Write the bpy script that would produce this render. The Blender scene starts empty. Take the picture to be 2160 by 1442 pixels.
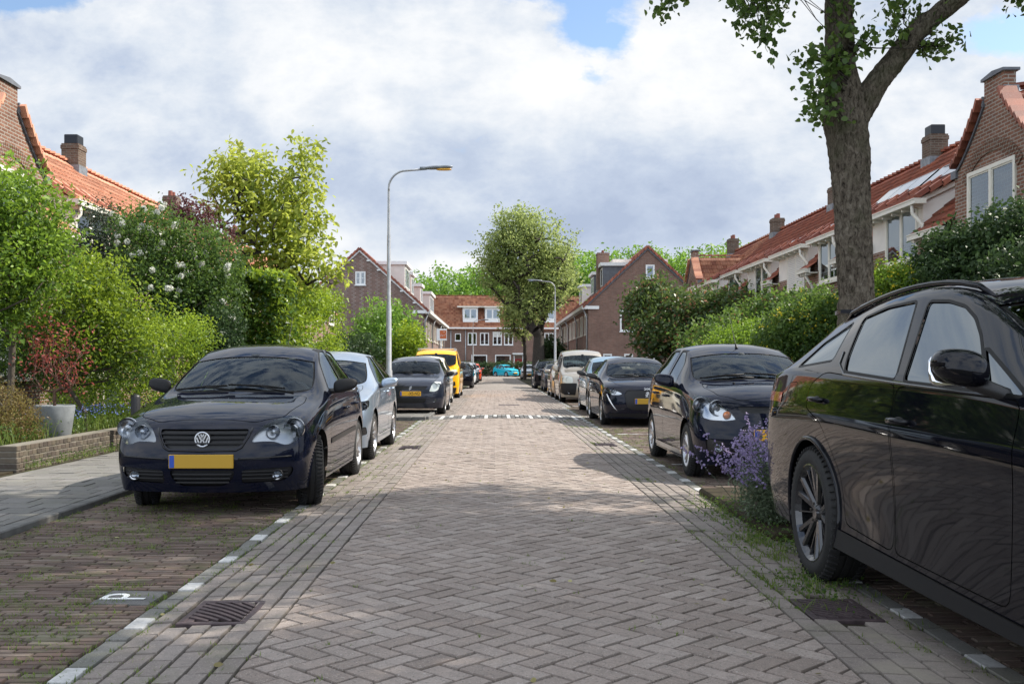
import bpy, bmesh, math, random
import numpy as np
from mathutils import Vector, Matrix, noise
R = math.radians
rng = np.random.default_rng(7)
random.seed(5)
scn = bpy.context.scene
col = scn.collection
# ------------------------------------------------------------------ camera
cam = bpy.data.cameras.new("camera"); camo = bpy.data.objects.new("camera", cam); col.objects.link(camo)
camo.location = (0, 0, 1.22); camo.rotation_euler = (R(90), 0, 0)
cam.lens = 35.0; cam.sensor_width = 36.0
cam.shift_x = 35/2160; cam.shift_y = 52/2160
cam.clip_start = 0.05; cam.clip_end = 3000
scn.camera = camo
scn.render.resolution_x = 1024; scn.render.resolution_y = 683
# ------------------------------------------------------------------ light: sun stands ahead and to the right
SUN = Vector((1.0, 0.29, 1.02)).normalized()
sun = bpy.data.lights.new("sun", 'SUN'); suno = bpy.data.objects.new("sun", sun); col.objects.link(suno)
sun.energy = 5.0; sun.angle = R(0.6); sun.color = (1.0, 0.93, 0.83)
suno.rotation_euler = SUN.to_track_quat('Z', 'Y').to_euler()
scn.view_settings.view_transform = 'Standard'; scn.view_settings.look = 'None'
scn.view_settings.exposure = 0.66; scn.view_settings.gamma = 1.0
try:
    scn.cycles.max_bounces = 7; scn.cycles.transparent_max_bounces = 12
    scn.cycles.diffuse_bounces = 3; scn.cycles.glossy_bounces = 4; scn.cycles.transmission_bounces = 5
    scn.cycles.use_denoising = True
    scn.cycles.sample_clamp_indirect = 6.0
except Exception: pass

class NT:
    """little node-tree writer"""
    def __init__(s, tree): s.t = tree; s.n = tree.nodes; s.l = tree.links
    def add(s, typ, **kw):
        n = s.n.new(typ)
        ins = kw.pop('ins', {})
        for k, v in kw.items(): setattr(n, k, v)
        for k, v in ins.items(): s.set(n, k, v)
        return n
    def set(s, n, k, v):
        sock = n.inputs[k]
        if isinstance(v, bpy.types.NodeSocket): s.l.new(v, sock)
        elif isinstance(v, bpy.types.Node): s.l.new(v.outputs[0], sock)
        else:
            if hasattr(sock.default_value, '__len__') and isinstance(v, (tuple, list)):
                v = tuple(v)
                if len(sock.default_value) == 4 and len(v) == 3: v = v + (1,)
            sock.default_value = v
    def math(s, op, a, b=0.0, c=0.0, clamp=False):
        n = s.n.new('ShaderNodeMath'); n.operation = op; n.use_clamp = clamp
        s.set(n, 0, a); s.set(n, 1, b); s.set(n, 2, c); return n.outputs[0]
    def vmath(s, op, a, b=(0, 0, 0)):
        n = s.n.new('ShaderNodeVectorMath'); n.operation = op
        s.set(n, 0, a); s.set(n, 1, b); return n.outputs['Value'] if op in ('DOT_PRODUCT', 'LENGTH', 'DISTANCE') else n.outputs[0]
    def noise(s, vec, scale, detail=4, rough=.55, dist=0.0):
        n = s.n.new('ShaderNodeTexNoise'); s.set(n, 'Vector', vec)
        s.set(n, 'Scale', scale); s.set(n, 'Detail', detail); s.set(n, 'Roughness', rough); s.set(n, 'Distortion', dist)
        return n.outputs[0]
    def ramp(s, fac, stops, interp='LINEAR'):
        n = s.n.new('ShaderNodeValToRGB'); s.set(n, 0, fac)
        cr = n.color_ramp; cr.interpolation = interp
        while len(cr.elements) < len(stops): cr.elements.new(0.5)
        for e, (p, c) in zip(cr.elements, stops):
            e.position = p; e.color = tuple(c) + (1,) if len(c) == 3 else c
        return n.outputs[0]
    def mix(s, fac, a, b, mode='MIX'):
        n = s.n.new('ShaderNodeMix'); n.data_type = 'RGBA'; n.blend_type = mode
        s.set(n, 0, fac); s.set(n, 6, a); s.set(n, 7, b); return n.outputs[2]
    def mapr(s, v, a, b, c=0.0, d=1.0, clamp=True):
        n = s.n.new('ShaderNodeMapRange'); n.clamp = clamp
        for i, x in enumerate((v, a, b, c, d)): s.set(n, i, x)
        return n.outputs[0]

# ------------------------------------------------------------------ world: physical sky with broken cloud
w = bpy.data.worlds.new("World"); scn.world = w; w.use_nodes = True
T = NT(w.node_tree); T.n.clear()
sky = T.add('ShaderNodeTexSky', sky_type='NISHITA', sun_disc=False)
sky.sun_elevation = math.asin(SUN.z); sky.sun_rotation = math.atan2(SUN.x, SUN.y)
sky.air_density = 1.0; sky.dust_density = 0.6; sky.ozone_density = 1.6
tc = T.add('ShaderNodeTexCoord')
D = tc.outputs['Generated']
sep = T.add('ShaderNodeSeparateXYZ', ins={0: D})
dx, dy, dz = sep.outputs[0], sep.outputs[1], sep.outputs[2]
zz = T.math('ADD', T.math('MAXIMUM', dz, 0.0), 0.30)
cx_ = T.math('DIVIDE', dx, zz); cy_ = T.math('DIVIDE', dy, zz)
P = T.add('ShaderNodeCombineXYZ', ins={0: cx_, 1: cy_, 2: 0.0}).outputs[0]
# azimuth/elevation style tangent coordinates for placing the cloud masses of the day
sy = T.math('MAXIMUM', dy, 0.05)
ax = T.math('DIVIDE', dx, sy); az = T.math('DIVIDE', dz, sy)
Q = T.add('ShaderNodeCombineXYZ', ins={0: ax, 1: az, 2: 0.0}).outputs[0]
def blob(px, py, rx, ry, amp):
    """gaussian bump on the cloud dome, centre given as direction tangents"""
    x0 = (px-1045)/2100; z0 = (773-py)/2100
    a = T.math('DIVIDE', T.math('SUBTRACT', ax, x0), rx/2100)
    b = T.math('DIVIDE', T.math('SUBTRACT', az, z0), ry/2100)
    r = T.math('ADD', T.math('MULTIPLY', a, a), T.math('MULTIPLY', b, b))
    g = T.math('MULTIPLY', T.math('POWER', 2.718, T.math('MULTIPLY', r, -1.0)), amp)
    return T.math('MULTIPLY', g, T.math('GREATER_THAN', dy, 0.05))
def addall(l):
    s = l[0]
    for x in l[1:]: s = T.math('ADD', s, x)
    return s
front = T.math('GREATER_THAN', dy, 0.05)
Qs = T.vmath('MULTIPLY', Q, (1.0, 1.55, 1.0))
n1 = T.noise(Qs, 3.1, 3, .5)
n3 = T.noise(T.vmath('ADD', Qs, (3.3, 1.1, 0.0)), 6.0, 11, .60, .15)
n2 = T.noise(T.vmath('ADD', P, (7.3, 2.1, 4.0)), 1.6, 7, .56)
bil = T.math('SUBTRACT', 1.0, T.math('MULTIPLY', T.math('ABSOLUTE', T.math('SUBTRACT', T.noise(T.vmath('ADD', Qs, (9.1, 5.0, 0.0)), 8, 9, .62), .5)), 4.0))
nf = T.math('ADD', T.math('ADD', T.math('MULTIPLY', n3, .62), T.math('MULTIPLY', n1, .24)), T.math('MULTIPLY', bil, .13))
fr_ = T.mapr(dy, .05, .22)
nn = T.math('ADD', T.math('MULTIPLY', nf, fr_), T.math('MULTIPLY', n2, T.math('SUBTRACT', 1, fr_)))
hole = addall([blob(40, -20, 190, 50, .80), blob(1275, 70, 110, 62, .64), blob(1235, 165, 90, 30, .34), blob(1560, 70, 60, 30, .16),
               blob(2150, 75, 120, 60, .62), blob(735, 75, 70, 40, .22), blob(1180, -30, 200, 50, .6), blob(420, -60, 160, 45, .3), blob(-760, -330, 260, 130, .55), blob(-1400, -700, 300, 200, .5), blob(-300, -520, 260, 120, .4), blob(1900, -60, 200, 40, .2)])
cover = T.math('SUBTRACT', nn, T.math('MULTIPLY', hole, .50))
up_ = T.mapr(dz, .40, .62, 0, .15)   # the cloud breaks up towards the zenith
mask = T.mapr(T.math('SUBTRACT', cover, up_), .29, .40)
bright = addall([blob(-700, -160, 380, 90, .25), blob(-500, -420, 260, 90, .25), blob(1010, 190, 330, 130, .24), blob(1750, 170, 520, 200, .22), blob(330, 200, 480, 130, .12),
                 blob(700, 510, 60, 60, .30), blob(950, 560, 150, 26, .26), blob(620, 60, 380, 90, .12)])
dark = addall([blob(-900, -80, 500, 130, .2), blob(1350, 430, 340, 100, .28), blob(900, 410, 260, 100, .18), blob(330, 330, 320, 80, .18), blob(1560, 430, 260, 150, .08), blob(120, 110, 300, 50, .12), blob(1240, 500, 400, 40, .12)])
sh = T.math('ADD', T.math('MULTIPLY', T.math('SUBTRACT', nn, .5), 2.0), .46)
sh = T.math('SUBTRACT', T.math('ADD', sh, bright), dark)
back = T.math('MAXIMUM', T.mapr(dy, -.1, .15, 2.0, 1.0), T.mapr(dz, .5, .75, 1.0, 1.5))  # unseen cloud behind the camera and overhead brightened to lift the ambient fill
ccol = T.ramp(sh, [(0.12, (.50, .59, .77)), (.34, (.62, .71, .87)), (.54, (.80, .87, .97)), (.74, (.99, 1.02, 1.06)), (.98, (1.16, 1.16, 1.16))])
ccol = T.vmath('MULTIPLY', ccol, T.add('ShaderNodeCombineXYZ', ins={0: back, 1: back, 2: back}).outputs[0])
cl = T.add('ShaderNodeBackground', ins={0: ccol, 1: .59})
bg = T.add('ShaderNodeBackground', ins={0: sky, 1: .13})
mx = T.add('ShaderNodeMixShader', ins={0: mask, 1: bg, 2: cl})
T.add('ShaderNodeOutputWorld', ins={0: mx})

# ------------------------------------------------------------------ materials
MATS = {}
def newmat(name):
    m = bpy.data.materials.new(name); m.use_nodes = True
    t = NT(m.node_tree); t.n.clear(); MATS[name] = m
    return m, t
def out(t, sh): t.add('ShaderNodeOutputMaterial', ins={0: sh})
def simple(name, c, rough=.6, metal=0.0, coat=0.0, spec=.5, nscale=0, namp=.0, bump=0, bscale=50):
    m, t = newmat(name)
    p = t.add('ShaderNodeBsdfPrincipled')
    cc = c
    tcn = t.add('ShaderNodeTexCoord').outputs['Object']
    if nscale:
        n = t.noise(tcn, nscale, 4)
        cc = t.mix(t.mapr(n, .3, .7), tuple(x*(1-namp) for x in c), tuple(min(1, x*(1+namp)) for x in c))
    t.set(p, 'Base Color', cc); t.set(p, 'Roughness', rough); t.set(p, 'Metallic', metal)
    t.set(p, 'Coat Weight', coat); t.set(p, 'Coat Roughness', .03); t.set(p, 'Specular IOR Level', spec)
    if bump:
        b = t.add('ShaderNodeBump', ins={'Strength': bump, 'Distance': .01, 'Height': t.noise(tcn, bscale, 4)})
        t.set(p, 'Normal', b)
    out(t, p); return m
def paint(name, c, metal=.0, rough=.35, dust=.05):
    dust *= .35
    """clear-coated car paint with a little flake and road dust"""
    m, t = newmat(name)
    tcn = t.add('ShaderNodeTexCoord').outputs['Object']
    fl = t.noise(tcn, 900, 1, .5)
    base = t.mix(t.mapr(fl, .35, .65), tuple(x*.85 for x in c), tuple(min(1, x*1.15) for x in c))
    zz = t.add('ShaderNodeSeparateXYZ', ins={0: tcn}).outputs[2]
    low = t.mapr(zz, .1, .75, 1.0, .0)
    dn = t.mapr(t.noise(tcn, 14, 6, .7), .35, .75)
    df = t.math('MULTIPLY', t.math('ADD', t.math('MULTIPLY', low, dust*2.2), dust), dn, clamp=True)
    base = t.mix(df, base, (.19, .17, .14))
    p = t.add('ShaderNodeBsdfPrincipled', ins={'Base Color': base, 'Metallic': metal, 'Roughness': rough, 'Coat Weight': .9 if sum(c) < .1 else 1.0, 'Specular IOR Level': .5 if metal > .2 else .0})
    t.set(p, 'Coat Roughness', t.mapr(df, 0, .3, .028 if sum(c) < .1 else .02, .22))
    t.set(p, 'Coat IOR', 1.40 if sum(c) < .1 else 1.5)
    wv = t.add('ShaderNodeBump', ins={'Strength': .02, 'Distance': .004, 'Height': t.noise(tcn, 4, 1)})
    t.set(p, 'Coat Normal', wv)
    out(t, p); return m
def glassmat(name, tint, gloss=1.0, ior=1.5, rough=.01, dust=0.0):
    m, t = newmat(name)
    tr = t.add('ShaderNodeBsdfTransparent', ins={0: tint})
    gl = t.add('ShaderNodeBsdfGlossy', ins={0: (gloss*.84, gloss*.93, gloss), 1: rough})
    f = t.add('ShaderNodeFresnel', ins={0: ior}).outputs[0]
    s = t.add('ShaderNodeMixShader', ins={0: f, 1: tr, 2: gl})
    if dust:
        tcn = t.add('ShaderNodeTexCoord').outputs['Object']
        dn = t.math('MULTIPLY', t.mapr(t.noise(tcn, 25, 6, .7), .35, .8), dust)
        s = t.add('ShaderNodeMixShader', ins={0: dn, 1: s, 2: t.add('ShaderNodeBsdfDiffuse', ins={0: (.35, .36, .35)})})
    out(t, s); return m

paint('paint_black', (.0035, .004, .007), .0, .3, .03)
paint('paint_blueblack', (.004, .006, .016), .1, .3, .035)
paint('paint_navy', (.010, .014, .030), .3, .3, .06)
paint('paint_silverblue', (.30, .37, .46), .75, .38, .05)
paint('paint_lightblue', (.20, .34, .45), .6, .38, .05)
paint('paint_beige', (.40, .36, .30), .6, .42, .08)
paint('paint_yellow', (.85, .42, .012), .0, .35, .03)
paint('paint_cream', (.72, .68, .56), .0, .35, .04)
paint('paint_white', (.72, .74, .74), .0, .35, .04)
paint('paint_silver', (.45, .46, .47), .8, .38, .05)
paint('paint_red', (.50, .06, .02), .0, .35, .03)
paint('paint_teal', (.02, .38, .50), .0, .35, .02)
simple('plastic_black', (.012, .012, .013), .45, nscale=40, namp=.2)
simple('plastic_trim', (.010, .010, .011), .6, spec=.3, bump=.15, bscale=400)
simple('seal', (.005, .005, .005), .5, spec=.2)
simple('interior', (.045, .052, .058), .8, nscale=30, namp=.2)
simple('interior_grey', (.10, .105, .11), .8, nscale=30, namp=.2)
simple('tyre', (.012, .012, .012), .75, nscale=60, namp=.3, bump=.3, bscale=200)
simple('rim_silver', (.50, .50, .51), .28, .9)
simple('rim_dark', (.055, .057, .062), .25, .8, coat=.5)
simple('chrome', (.78, .78, .80), .08, 1.0)
simple('reflector', (.42, .425, .435), .35, 1.0)
simple('lamp_chrome', (.50, .51, .53), .2, 1.0)
simple('brake', (.12, .11, .10), .4, .8)
simple('mesh_black', (.006, .006, .007), .5)
simple('plate_yellow', (.80, .42, .012), .35)
simple('plate_dull', (.46, .27, .02), .55)
simple('plate_blue', (.02, .07, .38), .4)
simple('letter_black', (.01, .01, .01), .5)
simple('lens_orange', (.75, .20, .02), .15, coat=1)
simple('lens_red', (.35, .005, .005), .12, coat=1)
simple('lens_milky', (.62, .66, .62), .15, coat=1)
simple('badge_silver', (.72, .73, .75), .2, .6)
glassmat('glass_front', (.60, .70, .73), .95, 1.36, .01, .006)
glassmat('glass_dark', (.02, .026, .03), .96, 3.3, .006, .0)
glassmat('glass_side', (.22, .27, .28), .95, 1.85, .01, .01)
glassmat('glass_clear', (.86, .88, .9), 1.0, 1.5, .02)

# ------------------------------------------------------------------ mesh helpers
class MB:
    def __init__(s): s.v = []; s.f = []; s.m = []; s.c = None
    def add(s, vs, fs, m=0):
        o = len(s.v); s.v += [tuple(v) for v in vs]
        for f in fs: s.f.append(tuple(i+o for i in f)); s.m.append(m)
        return s
    def box(s, x0, x1, y0, y1, z0, z1, m=0):
        return s.add([(x0, y0, z0), (x1, y0, z0), (x1, y1, z0), (x0, y1, z0), (x0, y0, z1), (x1, y0, z1), (x1, y1, z1), (x0, y1, z1)],
                     [(0, 3, 2, 1), (4, 5, 6, 7), (0, 1, 5, 4), (1, 2, 6, 5), (2, 3, 7, 6), (3, 0, 4, 7)], m)
    def rbox(s, x0, x1, y0, y1, z0, z1, b=.01, m=0):
        """box with chamfered edges"""
        xs = (x0, x1); ys = (y0, y1); zs = (z0, z1); V = []; idx = {}
        sg = (1, -1)
        for i in (0, 1):
            for j in (0, 1):
                for k in (0, 1):
                    for a in range(3):
                        p = [xs[i], ys[j], zs[k]]; q = (i, j, k)
                        for d in range(3):
                            if d != a: p[d] += sg[q[d]]*b
                        idx[(i, j, k, a)] = len(V); V.append(p)
        F = []
        I = lambda i, j, k, a: idx[(i, j, k, a)]
        for i in (0, 1):
            F.append([I(i, 0, 0, 0), I(i, 1, 0, 0), I(i, 1, 1, 0), I(i, 0, 1, 0)])
            F.append([I(0, i, 0, 1), I(1, i, 0, 1), I(1, i, 1, 1), I(0, i, 1, 1)])
            F.append([I(0, 0, i, 2), I(1, 0, i, 2), I(1, 1, i, 2), I(0, 1, i, 2)])
        for a in (0, 1):
            for b2 in (0, 1):
                F.append([I(a, b2, 0, 0), I(a, b2, 1, 0), I(a, b2, 1, 1), I(a, b2, 0, 1)])
                F.append([I(a, 0, b2, 0), I(a, 1, b2, 0), I(a, 1, b2, 2), I(a, 0, b2, 2)])
                F.append([I(0, a, b2, 1), I(1, a, b2, 1), I(1, a, b2, 2), I(0, a, b2, 2)])
        for i in (0, 1):
            for j in (0, 1):
                for k in (0, 1): F.append([I(i, j, k, 0), I(i, j, k, 1), I(i, j, k, 2)])
        c = Vector(((x0+x1)/2, (y0+y1)/2, (z0+z1)/2)); G = []
        for f in F:
            p = [Vector(V[t]) for t in f]; n = (p[1]-p[0]).cross(p[2]-p[0])
            m_ = sum(p, Vector())/len(p)
            G.append(f if n.dot(m_-c) > 0 else f[::-1])
        return s.add(V, G, m)
    def obox(s, a, b, wv, hv, m=0):
        """bar from a to b with half-width vector wv and half-height vector hv"""
        a, b, wv, hv = map(Vector, (a, b, wv, hv))
        V = [a-wv-hv, a+wv-hv, a+wv+hv, a-wv+hv, b-wv-hv, b+wv-hv, b+wv+hv, b-wv+hv]
        return s.add(V, [(0, 3, 2, 1), (4, 5, 6, 7), (0, 1, 5, 4), (1, 2, 6, 5), (2, 3, 7, 6), (3, 0, 4, 7)], m)
    def tube(s, pts, rad, n=8, m=0, cap=True):
        pts = [Vector(p) for p in pts]; k = len(pts)
        if not hasattr(rad, '__len__'): rad = [rad]*k
        V = []; up = None
        for i, p in enumerate(pts):
            t = (pts[min(i+1, k-1)]-pts[max(i-1, 0)]).normalized()
            if up is None: up = t.orthogonal().normalized()
            up = (up - t*up.dot(t)).normalized(); w_ = t.cross(up)
            for j in range(n):
                a = 2*math.pi*j/n; V.append(p+(up*math.cos(a)+w_*math.sin(a))*rad[i])
        F = [(i*n+j, i*n+(j+1) % n, (i+1)*n+(j+1) % n, (i+1)*n+j) for i in range(k-1) for j in range(n)]
        if cap: F += [tuple(range(n))[::-1], tuple((k-1)*n+j for j in range(n))]
        return s.add(V, F, m)
    def lathe(s, prof, n=24, axis='x', c=(0, 0, 0), m=0, close=False):
        """prof: list of (along, radius)"""
        V = []
        for (h, r) in prof:
            for j in range(n):
                a = 2*math.pi*j/n; ca, sa = math.cos(a)*r, math.sin(a)*r
                V.append({'x': (c[0]+h, c[1]+ca, c[2]+sa), 'y': (c[0]+ca, c[1]+h, c[2]-sa), 'z': (c[0]+ca, c[1]+sa, c[2]+h)}[axis])
        k = len(prof)
        F = [(i*n+j, i*n+(j+1) % n, (i+1)*n+(j+1) % n, (i+1)*n+j) for i in range(k-1) for j in range(n)]
        if close: F += [tuple(range(n)), tuple((k-1)*n+j for j in range(n))[::-1]]
        return s.add(V, F, m)
    def prism(s, poly, a, b, ax='y', m=0):
        """polygon extruded from a to b along ax; poly in the two other axes"""
        mk = {'x': lambda u, v, t: (t, u, v), 'y': lambda u, v, t: (u, t, v), 'z': lambda u, v, t: (u, v, t)}[ax]
        n = len(poly)
        V = [mk(u, v, a) for u, v in poly]+[mk(u, v, b) for u, v in poly]
        F = [tuple(range(n)), tuple(range(2*n-1, n-1, -1))]+[(i, i+n, (i+1) % n+n, (i+1) % n) for i in range(n)]
        return s.add(V, F, m)
    def mirror_x(s, x=0):
        n = len(s.v); s.v += [(2*x-a, b, c) for a, b, c in s.v]
        k = len(s.f)
        for i in range(k): s.f.append(tuple(j+n for j in s.f[i][::-1])); s.m.append(s.m[i])
        return s
    def xf(s, M):
        s.v = [tuple(M @ Vector(v)) for v in s.v]; return s
    def mesh(s, name, mats, smooth=False, fixn=False):
        me = bpy.data.meshes.new(name); me.from_pydata(s.v, [], s.f); 
        for m in (mats if isinstance(mats, (list, tuple)) else [mats]): me.materials.append(MATS[m] if isinstance(m, str) else m)
        me.polygons.foreach_set('material_index', s.m)
        if fixn:
            bm = bmesh.new(); bm.from_mesh(me); bmesh.ops.recalc_face_normals(bm, faces=bm.faces); bm.to_mesh(me); bm.free()
        if smooth:
            me.polygons.foreach_set('use_smooth', [True]*len(me.polygons))
            if smooth != 2:
                try: me.set_sharp_from_angle(angle=R(40))
                except Exception: pass
        me.update(); return me
    def build(s, name, mats, parent=None, smooth=False, fixn=False, label=None):
        return link(name, s.mesh(name, mats, smooth, fixn), parent, label)
def link(name, me, parent=None, label=None):
    o = bpy.data.objects.new(name, me); col.objects.link(o)
    if parent is not None: o.parent = parent
    if label: o['label'] = label
    return o
def thing(name, label, cat, loc=(0, 0, 0), rz=0, group=None):
    o = bpy.data.objects.new(name, None); col.objects.link(o); o.empty_display_size = .2
    o.location = loc; o.rotation_euler = (0, 0, rz); o['label'] = label; o['category'] = cat
    if group: o['group'] = group
    return o
def tag(o, label, cat, group=None, kind=None):
    if label: o['label'] = label
    if cat: o['category'] = cat
    if group: o['group'] = group
    if kind: o['kind'] = kind
    return o
def struct(o, label=None):
    o['kind'] = 'structure'
    if label: o['label'] = label
    return o
def copy_tree(o, parent=None):
    c = o.copy(); col.objects.link(c)
    if parent is not None: c.parent = parent
    for ch in list(o.children): copy_tree(ch, c)
    return c
def npmesh(name, V, F, mats, var=None, smooth=False, mi=None, cnt=4):
    """fast mesh from numpy arrays; faces all with cnt corners"""
    me = bpy.data.meshes.new(name)
    V = np.asarray(V, np.float32); F = np.asarray(F, np.int32)
    me.vertices.add(len(V)); me.vertices.foreach_set('co', V.ravel())
    me.loops.add(F.size); me.loops.foreach_set('vertex_index', F.ravel())
    me.polygons.add(len(F)); me.polygons.foreach_set('loop_start', np.arange(0, F.size, cnt, dtype=np.int32))
    try: me.polygons.foreach_set('loop_total', np.full(len(F), cnt, np.int32))
    except Exception: pass
    for m in (mats if isinstance(mats, (list, tuple)) else [mats]): me.materials.append(MATS[m] if isinstance(m, str) else m)
    if mi is not None: me.polygons.foreach_set('material_index', np.asarray(mi, np.int32))
    if smooth: me.polygons.foreach_set('use_smooth', np.ones(len(F), bool))
    me.update(calc_edges=True)
    if var is not None:
        for nm, arr in var.items():
            at = me.attributes.new(nm, 'FLOAT', 'POINT'); at.data.foreach_set('value', np.asarray(arr, np.float32))
    me.validate(); return me
def textmesh(txt, size, depth, name='lettering', mat='letter_black', parent=None, M=None, align='CENTER'):
    cu = bpy.data.curves.new('t', 'FONT'); cu.body = txt; cu.size = size; cu.extrude = depth; cu.align_x = align; cu.align_y = 'CENTER'
    o = bpy.data.objects.new('t', cu); col.objects.link(o)
    dg = bpy.context.evaluated_depsgraph_get()
    me = bpy.data.meshes.new_from_object(o.evaluated_get(dg))
    bpy.data.objects.remove(o); me.materials.clear(); me.materials.append(MATS[mat])
    if M is not None: me.transform(M)
    return link(name, me, parent)
def inpoly(x, y, P):
    c = False; j = len(P)-1
    for i in range(len(P)):
        xi, yi = P[i]; xj, yj = P[j]
        if (yi > y) != (yj > y) and x < (xj-xi)*(y-yi)/(yj-yi)+xi: c = not c
        j = i
    return c
def rnd(poly, r=.03, n=3):
    """round the corners of a polygon"""
    o = []; k = len(poly)
    for i in range(k):
        p = Vector(poly[i]); a = Vector(poly[i-1])-p; b = Vector(poly[(i+1) % k])-p
        rr = min(r, a.length*.45, b.length*.45)
        A = p+a.normalized()*rr; B = p+b.normalized()*rr
        for t in range(n+1):
            t /= n; q = A*(1-t)**2+p*2*t*(1-t)+B*t*t; o.append((q.x, q.y))
    return o
def offs(poly, d):
    """offset polygon outward by d (any winding)"""
    ar = sum(poly[i-1][0]*poly[i][1]-poly[i][0]*poly[i-1][1] for i in range(len(poly)))
    s = 1 if ar > 0 else -1; k = len(poly); o = []
    for i in range(k):
        p = Vector(poly[i]); a = (p-Vector(poly[i-1])); b = (Vector(poly[(i+1) % k])-p)
        if a.length < 1e-6 or b.length < 1e-6: continue
        a.normalize(); b.normalize()
        n1 = Vector((a.y, -a.x))*s; n2 = Vector((b.y, -b.x))*s
        n = n1+n2
        if n.length < 1e-4: n = n1
        n.normalize(); o.append(tuple(p+n*(d/max(.5, n.dot(n1)))))
    return o

# ------------------------------------------------------------------ cars
from mathutils.bvhtree import BVHTree
def superell(c, s, p=3.0, nu=20, nv=12):
    """closed rounded block, centre c, half sizes s, squareness p"""
    V = []; F = []
    def pw(x): return math.copysign(abs(x)**(2.0/p), x)
    for i in range(nv+1):
        ph = -math.pi/2+math.pi*i/nv
        for j in range(nu):
            th = 2*math.pi*j/nu
            V.append((c[0]+s[0]*pw(math.cos(ph))*pw(math.cos(th)), c[1]+s[1]*pw(math.cos(ph))*pw(math.sin(th)), c[2]+s[2]*pw(math.sin(ph))))
    for i in range(nv):
        for j in range(nu):
            F.append((i*nu+j, i*nu+(j+1) % nu, (i+1)*nu+(j+1) % nu, (i+1)*nu+j))
    return V, F
WHEELS = {}
def wheel_meshes(r, w_, rr, style, rimmat, dirt=0):
    key = (r, w_, rr, style, rimmat)
    if key in WHEELS: return WHEELS[key]
    t = MB()
    h = w_/2
    prof = [(-h+.01, rr-.015), (-h-.004, rr+.012), (-h-.008, (r+rr)/2), (-h+.006, r-.03), (-h+.03, r-.006), (-.03, r), (-.028, r-.008), (-.018, r-.008), (-.016, r),
            (.016, r), (.018, r-.008), (.028, r-.008), (.03, r), (h-.03, r-.006), (h-.006, r-.03), (h+.008, (r+rr)/2), (h+.004, rr+.012), (h-.01, rr-.015)]
    t.lathe(prof, 40)
    # tread blocks
    for k in range(56):
        a = 2*math.pi*k/56; ca, sa = math.cos(a), math.sin(a)
        for s in (-1, 1):
            t.obox((s*(h-.055), ca*(r+.002), sa*(r+.002)), (s*(h-.004), ca*(r-.016), sa*(r-.016)), (0, -sa*.0065, ca*.0065), (0, ca*.008, sa*.008))
    tm = t.mesh('tyre', 'tyre', smooth=True)
    b = MB()
    b.lathe([(-h+.01, rr-.006), (-h+.02, rr-.03), (h-.03, rr-.035), (h-.012, rr-.02), (h+.001, rr-.008), (h-.003, rr+.004), (h-.012, rr+.004)], 40, m=0)
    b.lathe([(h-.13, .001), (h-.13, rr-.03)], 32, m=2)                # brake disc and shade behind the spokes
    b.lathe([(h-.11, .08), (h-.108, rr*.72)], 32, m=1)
    def spoke(a, r0, r1, w0, w1, x0, x1, d=.014, tw=0.0):
        ca, sa = math.cos(a), math.sin(a); ca1, sa1 = math.cos(a+tw), math.sin(a+tw)
        T0 = Vector((0, -sa, ca)); T1 = Vector((0, -sa1, ca1))
        A = Vector((x0, ca*r0, sa*r0)); B = Vector((x1, ca1*r1, sa1*r1))
        V = [A-T0*w0, A+T0*w0, B+T1*w1, B-T1*w1]
        D = Vector((-.035, 0, 0)); C = Vector((-d, 0, 0))
        mid0 = A; mid1 = B
        top = [A-T0*w0*.6, A+T0*w0*.6, B+T1*w1*.6, B-T1*w1*.6]
        b.add(top+[v+C for v in V]+[v+D for v in V], [(0, 1, 2, 3), (0, 4, 5, 1), (1, 5, 6, 2), (2, 6, 7, 3), (3, 7, 4, 0), (4, 8, 9, 5), (6, 10, 11, 7), (5, 9, 10, 6), (7, 11, 8, 4)])
    n, kind = style
    if kind == 'cap':       # steel wheel with a plastic cover of n broad spokes
        b.lathe([(h-.012, .001), (h-.012, .05), (h-.018, .06)], 24)
        for k in range(n):
            a = 2*math.pi*k/n; spoke(a, .04, rr-.02, .02, .045*min(1, 7/n), h-.018, h-.008)
    elif kind == 'double':
        b.lathe([(h-.02, .001), (h-.018, .04), (h-.03, .06), (h-.06, .062)], 24)
        for k in range(n):
            a = 2*math.pi*k/n
            spoke(a, .045, rr-.015, .014, .012, h-.022, h-.008, tw=.16); spoke(a, .045, rr-.015, .014, .012, h-.022, h-.008, tw=-.16)
    elif kind == 'y':
        b.lathe([(h-.03, .001), (h-.028, .035), (h-.045, .055), (h-.08, .06)], 24)
        for k in range(n):
            a = 2*math.pi*k/n
            spoke(a-.05, .045, rr-.012, .024, .020, h-.04, h-.008, tw=.25); spoke(a+.05, .045, rr-.012, .024, .020, h-.04, h-.008, tw=-.25)
            spoke(a+math.pi/n, .06, rr-.014, .008, .006, h-.05, h-.014)
    else:
        b.lathe([(h-.02, .001), (h-.018, .04), (h-.03, .06), (h-.06, .062)], 24)
        for k in range(n):
            a = 2*math.pi*k/n; spoke(a, .045, rr-.015, .028, .02, h-.022, h-.008)
    for k in range(5):
        a = 2*math.pi*k/5+.3; b.lathe([(h-.03, .008), (h-.02, .008), (h-.02, .001)], 6, c=(0, math.cos(a)*.052, math.sin(a)*.052), m=1)
    rm = b.mesh('rim', [rimmat, 'brake', 'mesh_black'], smooth=False)
    WHEELS[key] = (tm, rm); return WHEELS[key]

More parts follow.
